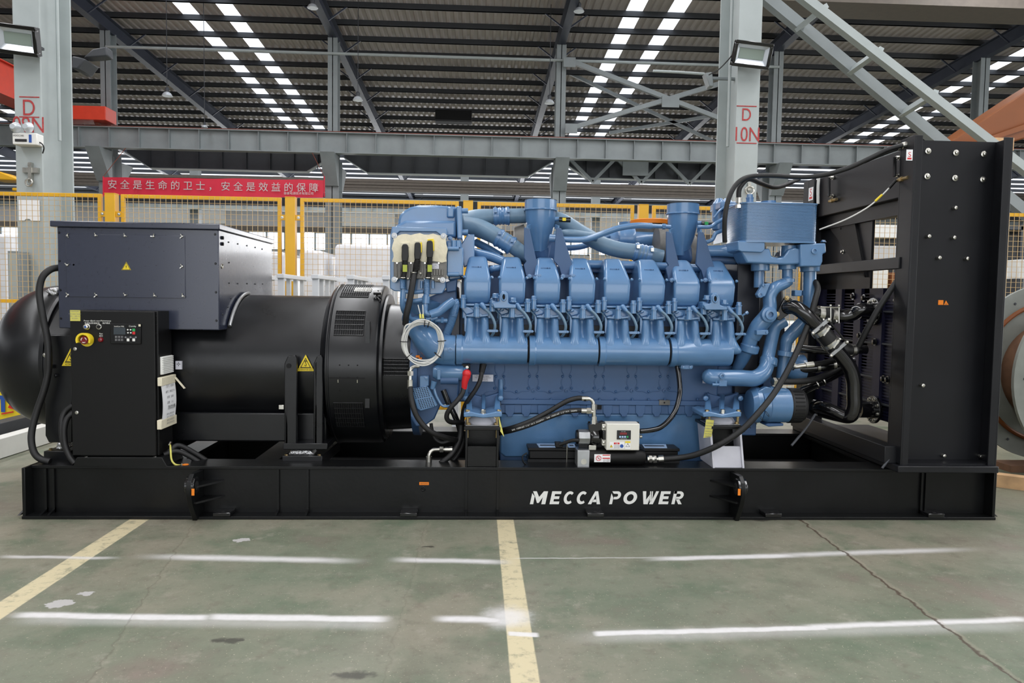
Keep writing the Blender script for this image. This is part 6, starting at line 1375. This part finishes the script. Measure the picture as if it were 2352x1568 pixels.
# ================================================================ coolant heater and batteries
HY = 4.84
t = thing('coolant_heater', 'black cylindrical coolant heater with white control box on the base frame', 'heater', tuple(W(1410, 1080, HY)))
zc = W(1410, 1053, HY); xa, xb = W(1352, 1053, HY).x, W(1486, 1053, HY).x
MB().lathe([(0, .058), (.01, .06), (xb - xa - .03, .06), (xb - xa - .006, .05), (xb - xa, .03)], (xa, HY + .06, zc.z), (1, 0, 0), 36).build('heater_tank', 'cab_black', t, ang=30)
MB().pb(1326, 1034, 1354, 1077, HY - .01, HY + .12).build('end_block', 'alu', t, bev=.004)
MB().lathe([(0, .019), (.002, .019)], W(1341, 1060, HY - .01), (0, -1, 0), 24).build('block_plug', 'zinc', t)
s = MB().pb(1365, 1043, 1402, 1061, HY - .006, HY - .002).build('tank_label', 'paper', t)
MB().torus(W(1375, 1052, HY - .007), (0, 1, 0), .016, .002, 20, 5).bar(W(1371, 1048, HY - .007), W(1379, 1056, HY - .007), .001, .003).build('prohibition_sign', 'red', s); text('sign_hand', '⚡', .016, W(1375, 1054, HY - .0068), 'ink', s)
MB().pb(1384, 1044, 1401, 1046, HY - .0065, HY - .006).pb(1384, 1051, 1401, 1053.5, HY - .0065, HY - .006).build('red_strip', 'red', s)
text('label_words', '小心烫伤', .011, W(1393, 1057, HY - .0065), 'ink_grey', s); text('label_words', '禁止触摸', .011, W(1393, 1060.3, HY - .0065), 'ink_grey', s)
for px in (1380, 1455): 
    MB().pb(px - 6, 1074, px + 6, 1084, HY + .02, HY + .1).build('tank_foot', 'cab_black', t, bev=.003); MB().hexb(W(px, 1077, HY + .01), (0, 0, 1), .01, .012).build('foot_bolt', 'zinc', t)
MB().pb(1368, 1081, 1478, 1086, HY - .01, HY + .14).build('base_plate', 'skid_black', t)
for px in (1370, 1475): MB().hexb(W(px, 1083, HY - .0), (0, 0, 1), .009, .01).build('base_bolt', 'brass', t)
MB().cyl(W(1486, 1054, HY + .06), W(1502, 1054, HY + .06), .022, n=18).lathe([(0, .026), (.02, .026)], W(1490, 1054, HY + .06), (1, 0, 0), 6).lathe([(0, .023), (.02, .023)], W(1500, 1054, HY + .06), (1, 0, 0), 6).build('outlet_fitting', 'zinc', t)
MB().pb(1352, 1022, 1370, 1034, HY + .03, HY + .07).build('pump_nut', 'zinc', t, bev=.004)
pm = MB().lathe([(0, .05), (.005, .053), (.075, .053), (.08, .048)], W(1327, 1003, HY + .06), (1, 0, 0), 8).build('pump_motor', 'alu', t, bev=.003)
MB().lathe([(-.012, .045), (0, .05)], W(1327, 1003, HY + .06), (1, 0, 0), 24).build('motor_cap', 'cab_black', pm)
MB().lathe([(0, .045), (.02, .055), (.05, .055), (.06, .04)], W(1356, 1003, HY + .06), (1, 0, 0), 32).build('pump_volute', 'gloss_black', t)
MB().pp([(1351, 975), (1388, 968), (1390, 975), (1390, 985), (1374, 990), (1372, 1012), (1362, 1020), (1352, 985)], HY + .03, HY + .1).build('pump_bracket', 'gloss_black', t, bev=.004)
MB().pb(1330, 1017, 1350, 1028, HY + .05, HY + .1).build('motor_terminal', 'cab_black', t)
MB().pb(1350, 968, 1467, 1030, HY + .1, HY + .11).build('back_plate', 'cab_black', t, bev=.003)
bx = MB().pb(1393, 973, 1469, 1034, HY - .02, HY + .09).build('control_box', 'ivory', t, bev=.006, seg=3)
for py in (981, 1016): MB().pb(1383, py - 7, 1394, py + 7, HY + .02, HY + .09).build('box_lug', 'ivory', bx, bev=.003); MB().lathe([(0, .011), (.006, .01), (.008, .004)], W(1387, py, HY + .02), (0, -1, 0), 14).build('lug_screw', 'zinc', bx)
MB().pb(1384, 989, 1394, 1010, HY + .01, HY + .09).build('cable_gland', 'gloss_black', bx, bev=.006)
FY = HY - .021
pn = MB().pb(1417, 988, 1449, 1009, FY - .003, FY).build('display_panel', 'ink', bx, bev=.001)
MB().pb(1424, 993, 1440, 998, FY - .004, FY - .003).build('red_display', 'dark_red', bx)
for i, cm in enumerate(('sky_blue', 'sky_blue', 'sky_blue', 'green')): MB().pb(1422.5 + i * 5.6, 1001, 1426.5 + i * 5.6, 1005, FY - .004, FY - .003).build('panel_key', cm, bx)
text('panel_words', 'Heater Controller', .006, W(1433, 1008, FY - .004), 'white', bx); text('panel_words', 'RUN  HEAT', .006, W(1432, 991.6, FY - .004), 'white', bx)
s = MB().pb(1400, 1015, 1434, 1030, FY - .001, FY).build('warning_label', 'paper', bx); MB().pb(1410, 1016, 1423, 1020, FY - .002, FY - .001).build('red_strip', 'red', bx)
text('label_words', '注意', .009, W(1416.5, 1019.3, FY - .0025), 'white', bx); warn_tri(1404, 1027, 7, 6.5, FY - .0015, bx)
MB().lathe([(0, .012), (.001, .012)], W(1428, 1024, FY - .001), (0, -1, 0), 22).build('blue_disc', 'mid_blue', bx)
for i in range(3): text('label_words', '高温请勿触摸', .0065, W(1416.5, 1023.5 + i * 2.7, FY - .002), 'ink_grey', bx)
s = MB().pb(1436, 1013, 1448, 1031, FY - .001, FY).build('warning_label', 'paper', bx); MB().pb(1436, 1013, 1448, 1017, FY - .002, FY - .001).build('yellow_strip', 'yellow', bx)
MB().rings([[W(1442, 1017.5, FY - .0015), W(1447, 1026, FY - .0015), W(1437, 1026, FY - .0015)], [W(1442, 1019.2, FY - .0015), W(1445.8, 1025.3, FY - .0015), W(1438.2, 1025.3, FY - .0015)]], cap=False).build('triangle_border', 'ink', bx)
MB().pb(1404, 972, 1452, 973.4, HY + .0, HY + .03).build('top_sticker', 'lcd', bx)
for py in (990, 1002): MB().lathe([(0, .013), (.015, .012)], W(1469, py, HY + .03), (1, 0, 0), 16).build('side_gland', 'zinc', bx)
hose('power_cable', 'short black cable from the heater pump to the left battery terminal', 'cable', [(1330, 1011, 4.84), (1315, 1011, 4.86), (1300, 1016, 4.88), (1285, 1021, 4.9)], .012)
def battery(px0, px1, label, lab):
    x0, x1 = W(px0, 1050, 4.98).x, W(px1, 1050, 4.98).x; z0, z1 = .345, W(1300, 1036, 4.96).z
    t = thing('battery', label, 'battery', ((x0 + x1) / 2, 5.0, z0), 'starter batteries on the base frame')
    MB().box(x0 + .01, x1 - .01, 4.975, 5.115, z0, z1).build('battery_case', 'cab_black', t, bev=.006)
    MB().box(x0, x1, 4.968, 5.122, z1, z1 + .02).build('battery_lid', 'cab_black', t, bev=.004)
    for a, c in lab:
        p = MB().prism([W(a, 1040, 4.98), W(c, 1040, 4.98), W(c - 3, 1029, 5.11), W(a - 6, 1029, 5.11)], (0, 0, .003)); 
        for v in p.v: v.z = z1 + .021 + (.002 if p.v.index(v) > 3 else 0)
        p.build('lid_label', 'sky_blue', t)
        p2 = MB().box(W(a, 1040, 5).x + .01, W(c, 1040, 5).x - .01, 5.03, 5.06, z1 + .0235, z1 + .0245); p2.build('label_band', 'ink', t)
    MB().box(x0, x1, 4.965, 5.125, SH, z0).build('battery_tray', 'skid_black', t)
    return t, x0, x1, z1
t, bx0_, bx1_, bz = battery(1212, 1345, 'left black battery with pale blue lid label beside the heater pump', ((1238, 1296), (1306, 1322)))
MB().box(W(1298, 1040, 4.9).x - .015, W(1298, 1040, 4.9).x + .015, 4.965, 5.125, bz + .02, bz + .03).build('hold_down_strap', 'cab_black', t, bev=.002)
for yy in (4.966, 5.125): MB().cyl((W(1305, 1040, 4.9).x, yy, SH), (W(1305, 1040, 4.9).x, yy, bz + .05), .004, n=8).build('strap_rod', 'zinc', t)
MB().pp([(1275, 1016), (1290, 1016), (1294, 1022), (1292, 1028), (1276, 1028)], 4.9, 4.95).build('terminal_cover', 'cab_black', t, bev=.004)
MB().ptube([(1210, 1040, 4.9), (1200, 1048, 4.88), (1203, 1062, 4.88), (1214, 1070, 4.9)], .005, 8).build('vent_tube', 'cab_black', t)
battery(1472, 1560, 'right black battery with pale blue lid label behind the heater outlet', ((1480, 1532),))
# ================================================================ safety fence
FYY = 8.47
zt, zb, zm = 2.52, .15, W(80, 692, FYY).z
px = [-6.05, -4.06, -2.1, -.12, 1.88, 3.87, 5.86]
pn = ['at the far left beside the red column lettering', 'left of the red banner', 'under the right end of the red banner', 'right of the blue intake housing', 'left of the front intake bell', 'hidden behind the radiator core', 'at the right edge']
for i, x in enumerate(px):
    if i in (0, 6): continue
    t = thing('fence_post', 'square yellow fence post ' + ('behind the terminal box', 'left of the terminal box', 'just right of the terminal box', 'behind the blue intake housing', 'left of the front intake bell', 'behind the radiator core', '')[i], 'post', (x, FYY, 0), 'yellow fence posts')
    MB().box(x - .055, x + .055, FYY - .05, FYY + .05, 0, zt + .0).build('post_tube', 'fence_yellow', t, bev=.004)
    MB().box(x - .1, x + .1, FYY - .1, FYY + .1, 0, .012).build('base_plate', 'fence_yellow', t)
    MB().box(x - .056, x + .056, FYY - .051, FYY + .051, zt, zt + .008).build('post_cap', 'fence_yellow', t)
    for s in (-1, 1):
        for z in (zt - .22, .5):
            c = MB().box(x + s * .08 - .03, x + s * .08 + .03, FYY - .03, FYY + .0, z - .03, z + .03).build('post_clip', 'fence_yellow', t)
            MB().hexb((x + s * .09, FYY - .03, z), (0, -1, 0), .012, .012).build('clip_bolt', 'zinc', c)
for i in range(6):
    x0, x1 = px[i] + .105, px[i + 1] - .105; 
    t = thing('mesh_fence', 'yellow framed wire mesh fence panel ' + ('behind the D 09N column side at far left', 'under the red safety banner', 'between the banner and blue intake housing', 'behind the rear intake bell', 'behind the front intake bell', 'behind the black radiator')[i], 'fence', ((x0 + x1) / 2, FYY, .1), 'yellow mesh fence panels')
    w = .04
    for nm, a in (('frame_upright', (x0, x0 + w, zb, zt)), ('frame_upright', (x1 - w, x1, zb, zt)), ('frame_rail', (x0 + w, x1 - w, zt - w, zt)), ('frame_rail', (x0 + w, x1 - w, zb, zb + w)), ('middle_rail', (x0 + w, x1 - w, zm - w / 2, zm + w / 2))):
        MB().box(a[0], a[1], FYY - .02, FYY + .02, a[2], a[3]).build(nm, 'fence_yellow', t, bev=.003)
    b = MB(); k = int((x1 - x0) / .06); q = (x1 - x0 - w) / k
    for j in range(1, k): b.box(x0 + w / 2 + j * q - .0019, x0 + w / 2 + j * q + .0019, FYY - .0256, FYY - .02, zb + .01, zt - .01)
    kz = int((zt - zb) / .06); q = (zt - zb - w) / kz
    for j in range(1, kz): b.box(x0 + .01, x1 - .01, FYY - .0216, FYY - .016, zb + w / 2 + j * q - .0019, zb + w / 2 + j * q + .0019)
    b.build('wire_mesh', 'wire_yellow', t)
# ================================================================ white frame stack in front of the fence
ZR = W(655, 629, 7.2).z
for k, px_ in enumerate((563, 645, 724, 805, 886, 967, 1048)):
    x = W(px_, 700, 7.2).x
    t = thing('slatted_rack', 'white slatted steel frame ' + ('behind the terminal box', 'second from the terminal box', 'third from the terminal box', 'over the fan shroud', 'left of the engine control unit', 'behind the engine control unit', 'behind the first cylinder head')[k], 'frame', (x, 7.6, 0), 'white slatted frames standing in a row')
    for j in range(4):
        y = 7.2 + j * .28
        MB().box(x - (.03 if j == 0 else .02), x + (.03 if j == 0 else .02), y, y + .05, .04, ZR - .04).build('upright', 'rail_white', t, bev=.002)
    MB().box(x - .035, x + .035, 7.18, 8.12, ZR - .04, ZR).build('top_rail', 'rail_white', t, bev=.003); MB().box(x - .035, x + .035, 7.18, 8.12, .0, .04).build('bottom_rail', 'rail_white', t, bev=.003)
a, c = W(540, 640, 8.15).x, W(1080, 640, 8.15).x
MB().box(a, c, 8.115, 8.155, ZR - .05, ZR - .0).build('tie_rail', 'rail_white', label='long white rail joining the slatted frames along the back', cat='rail')
MB().box(W(780, 970, 7.1).x, W(1120, 970, 7.1).x, 7.08, 7.16, .0, .13).build('floor_beam', 'rail_white', label='white beam lying on the floor behind the coupling housing', cat='beam')
# ================================================================ goods behind the fence
def wrapped(px0, px1, top, Y, dep, label):
    x0, x1 = W(px0, 620, Y).x, W(px1, 620, Y).x; z = W((px0 + px1) / 2, top, Y).z
    t = thing('wrapped_stack', label, 'stack', ((x0 + x1) / 2, Y, 0), 'film wrapped stacks behind the fence')
    MB().box(x0, x1, Y, Y + dep, .12, z).build('film_wrap', 'wrap', t, bev=.06, seg=3)
    MB().box(x0 + .03, x1 - .03, Y + .03, Y + dep - .03, 0, .12).build('pallet', 'wood', t)
wrapped(505, 652, 576, 11, 1.2, 'tall white film wrapped stack right of the terminal box')
wrapped(686, 742, 574, 10.4, 1.2, 'narrow white film wrapped stack right of the yellow post')
wrapped(768, 912, 561, 10.6, 1.3, 'wide white film wrapped stack left of the engine control unit')
wrapped(-60, 22, 536, 10.8, 1.2, 'bright white film wrapped stack at the left edge')
wrapped(1095, 1235, 590, 11.5, 1.2, 'white film wrapped stack behind the charge pipes')
wrapped(1290, 1440, 600, 11.5, 1.2, 'white film wrapped stack behind the long hose')
t = thing('steel_cupboard', 'grey steel cupboard standing left of the D 09N column behind the fence', 'cupboard', tuple(W(32, 800, 9.0)))
MB().box(W(20, 700, 8.95).x, W(46, 700, 8.95).x, 8.95, 9.15, 0, W(32, 576, 8.95).z).build('cupboard_body', 'steel_grey', t, bev=.006)
MB().box(W(23, 700, 8.95).x, W(43, 700, 8.95).x, 8.94, 8.95, .1, W(32, 582, 8.95).z).build('cupboard_door', 'steel_light', t, bev=.003)
t = thing('dark_cabinet', 'black cabinet between the two white film wrapped stacks', 'cabinet', tuple(W(757, 700, 12)))
MB().box(W(748, 640, 12).x, W(785, 640, 12).x, 12, 12.5, 0, W(760, 588, 12).z).build('cabinet_body', 'cab_black', t, bev=.01)
t = thing('red_trolley', 'pale stand with a red top edge left of the black cabinet', 'stand', tuple(W(744, 700, 11.8)))
MB().box(W(737, 640, 11.8).x, W(750, 640, 11.8).x, 11.8, 12.0, 0, W(744, 604, 11.8).z).build('stand_body', 'wall_sheet', t); MB().box(W(736, 640, 11.78).x, W(751, 640, 11.78).x, 11.78, 12.0, W(744, 604, 11.8).z, W(744, 601, 11.8).z).build('red_edge', 'red', t)
b = MB()
for pts in ([(715, 552), (730, 545), (745, 548), (735, 562), (715, 566)],): b.pp(pts, 30, 31)
# clutter seen through the radiator opening and at the right edge
def crate(px0, py0, px1, py1, Y, dep, material, label, name='crate', cat='crate', foot=True):
    a, c = W(px0, py1, Y), W(px1, py0, Y)
    t = thing(name, label, cat, ((a.x + c.x) / 2, Y, 0 if foot else a.z))
    MB().box(a.x, c.x, Y, Y + dep, a.z, c.z).build(name + '_body', material, t, bev=.008)
    if foot and a.z > .02:
        for x in (a.x + .03, c.x - .03): MB().box(x - .02, x + .02, Y + .02, Y + dep, 0, a.z).build('stand_leg', 'steel_dark', t)
    return t
crate(2005, 565, 2062, 606, 12, .8, 'wall_sheet', 'pale grey machine panel seen through the upper radiator opening', 'pale_machine', 'machine')
crate(2000, 517, 2066, 545, 13.5, .8, 'white', 'white angular sheet above the grey machine panel in the radiator opening', 'white_sheet', 'sheet')
crate(2005, 620, 2040, 662, 10.4, .6, 'white', 'white box low in the radiator opening', 'white_box', 'box')
crate(2046, 626, 2072, 662, 10.4, .6, 'crane_orange', 'orange brown box low in the radiator opening', 'orange_box', 'box')
crate(2295, 683, 2360, 735, 9.3, .8, 'blue_paint', 'blue steel bin behind the fence at the right edge', 'blue_bin', 'bin', False)
t = thing('wooden_pallet', 'wooden pallet under the blue bin at the right edge', 'pallet', tuple(W(2330, 775, 9.3)))
for py0, py1 in ((735, 744), (744, 776)):
    if py0 == 735: MB().pb(2285, py0, 2365, py1, 9.3, 10.2).build('pallet_deck', 'wood', t)
    else:
        for pa in (2288, 2314, 2345): MB().pb(pa, py0, pa + 10, py1, 9.3, 10.2).build('pallet_block', 'wood', t)
for i, (p0, p1) in enumerate(((777, 845), (847, 915), (917, 952))):
    t = thing('carton', ('top', 'middle', 'bottom')[i] + ' brown carton of the stack left of the cable reel', 'carton', tuple(W(2320, p1, 9.2)), 'cartons stacked behind the fence')
    MB().pb(2275, p0, 2335 if i < 2 else 2328, p1, 9.3, 9.95).build('carton_body', 'carton', t, bev=.006)
    MB().pb(2308, p0, 2311, p1, 9.295, 9.3).build('strapping', 'white', t)
MB().pb(2270, 953, 2345, 1000, 9.3, 10).build('carton_pallet', 'wood_dark', label='dark pallet under the brown cartons at the right edge', cat='pallet')
crate(2305, 615, 2316, 640, 10.2, .2, 'white', 'small white box above the blue bin at the right edge', 'white_box', 'box')
crate(2338, 596, 2356, 640, 10.3, .3, 'white', 'white machine casing at the right edge above the blue bin', 'white_machine', 'machine')
t = thing('mesh_fence', 'yellow mesh fence panel at the right edge beyond the radiator', 'fence', tuple(W(2350, 900, 8.6)), 'yellow mesh fence panels')
xA, xB = px[6] + .1, px[6] + 1.9
for a in ((xA, xA + .04, zb, zt), (xA, xB, zt - .04, zt), (xA, xB, zb, zb + .04), (xA, xB, zm - .02, zm + .02)): MB().box(a[0], a[1], FYY - .02, FYY + .02, a[2], a[3]).build('frame_rail', 'fence_yellow', t)
b = MB()
for j in range(30): b.box(xA + j * .06, xA + j * .06 + .0038, FYY - .0256, FYY - .02, zb, zt)
for j in range(39): b.box(xA, xB, FYY - .0216, FYY - .016, zb + j * .06, zb + j * .06 + .0038)
b.build('wire_mesh', 'wire_yellow', t)
t = thing('storage_rack', 'dark storage rack full of black parts behind the fence at the right edge', 'rack', tuple(W(2340, 600, 13)))
xa, xb = W(2275, 600, 13).x, W(2400, 600, 13).x
for x in (xa, (xa + xb) / 2, xb): MB().box(x - .04, x + .04, 12.9, 13.0, 0, 2.9).build('rack_upright', 'steel_dark', t)
for z in (.5, 1.3, 2.1, 2.8): MB().box(xa, xb, 12.9, 13.7, z, z + .06).build('rack_shelf', 'steel_dark', t)
MB().box(xa, xb, 13.66, 13.7, 0, 2.9).build('rack_back', 'rubber', t)
# cable reel on timbers
RC = W(2545, 872, 5.75); RR = .79
t = thing('cable_reel', 'large grey steel reel with orange inner rim at the right edge', 'reel', (RC.x, RC.y + .3, RC.z - RR))
for y in (0, .62):
    o = MB().lathe([(0, RR), (.03, RR), (.032, RR - .2), (.03, .25), (0, .25)], RC + V(0, y, 0), (0, 1, 0), 72).build('reel_flange', 'reel_grey', t)
    MB().torus(RC + V(0, y - .005, 0), (0, 1, 0), RR - .17, .02, 64, 8).build('inner_rim', 'crane_orange', o)
    for k in range(24):
        a = k * PI / 12; MB().lathe([(0, .012), (.006, .01)], RC + V((RR - .09) * math.cos(a), y, (RR - .09) * math.sin(a)), (0, -1, 0), 8).build('rim_bolt', 'steel_dark', o)
MB().lathe([(0, .45), (.6, .45)], RC + V(0, .02, 0), (0, 1, 0), 48).build('reel_drum', 'wood_dark', t)
zr = RC.z - RR
MB().box(W(2270, 1000, 6.4).x, W(2700, 1000, 6.4).x, 6.1, 6.35, 0, max(.05, zr)).build('timber_beam', 'wood_dark', label='dark square timber under the cable reel', cat='timber')
a, c = W(2262, 1052, 5.6), W(2420, 1100, 5.3)
MB().bar(V(a.x, 5.75, .05), V(a.x + .9, 5.05, .05), .1, .1).build('timber_plank', 'wood', label='pale timber lying slantwise on the floor right of the base frame', cat='timber')
# left edge: yellow carton, beams on the floor
t = thing('printed_carton', 'yellow carton printed with a blue T behind the generator dome end', 'carton', tuple(W(20, 985, 8.0)))
MB().pp([(-70, 905), (85, 880), (85, 972), (-70, 1000)], 7.7, 8.1).build('carton_body', 'yellow', t, bev=.006)
MB().pp([(-70, 984), (85, 956), (85, 972), (-70, 1000)], 7.69, 7.7).build('orange_band', 'orange', t)
text('blue_letter', 'T', .22, W(7, 944, 7.68), 'mid_blue', t, bold=.01); MB().pp([(3, 949), (30, 944), (30, 947), (3, 952)], 7.68, 7.685).build('red_mark', 'red', t); MB().pp([(18, 936), (28, 915), (33, 940)], 7.68, 7.685).build('red_mark', 'red', t)
MB().pp([(-60, 880), (40, 868), (40, 900), (-60, 905)], 7.75, 8.1).build('carton', 'carton', label='brown carton lying on top of the yellow printed carton', cat='carton')
def floor_bar(p, q, w, h, z0, material, name, label):
    a, c = F(*p), F(*q); return MB().bar(V(a.x, a.y, z0 + h / 2), V(c.x, c.y, z0 + h / 2), w, h).build(name, material, label=label, cat='beam', bev=.004)
a, c = F(-40, 1068), F(165, 1002)
d = (c - a).normalized(); nrm = V(-d.y, d.x, 0)
MB().bar(a + nrm * .06 + V(0, 0, .09) - d * .6, c + nrm * .06 + V(0, 0, .09) + d * 1.2, .12, .17).build('white_beam', 'timber_white', label='white beam lying on the floor beyond the left end of the base frame', cat='beam', bev=.004)
MB().bar(a + nrm * .4 + V(0, 0, .11) - d * .6, c + nrm * .4 + V(0, 0, .11) + d * 1.2, .15, .22).build('dark_beam', 'steel_dark', label='dark grey beam lying behind the white beam at the left edge', cat='beam', bev=.004)
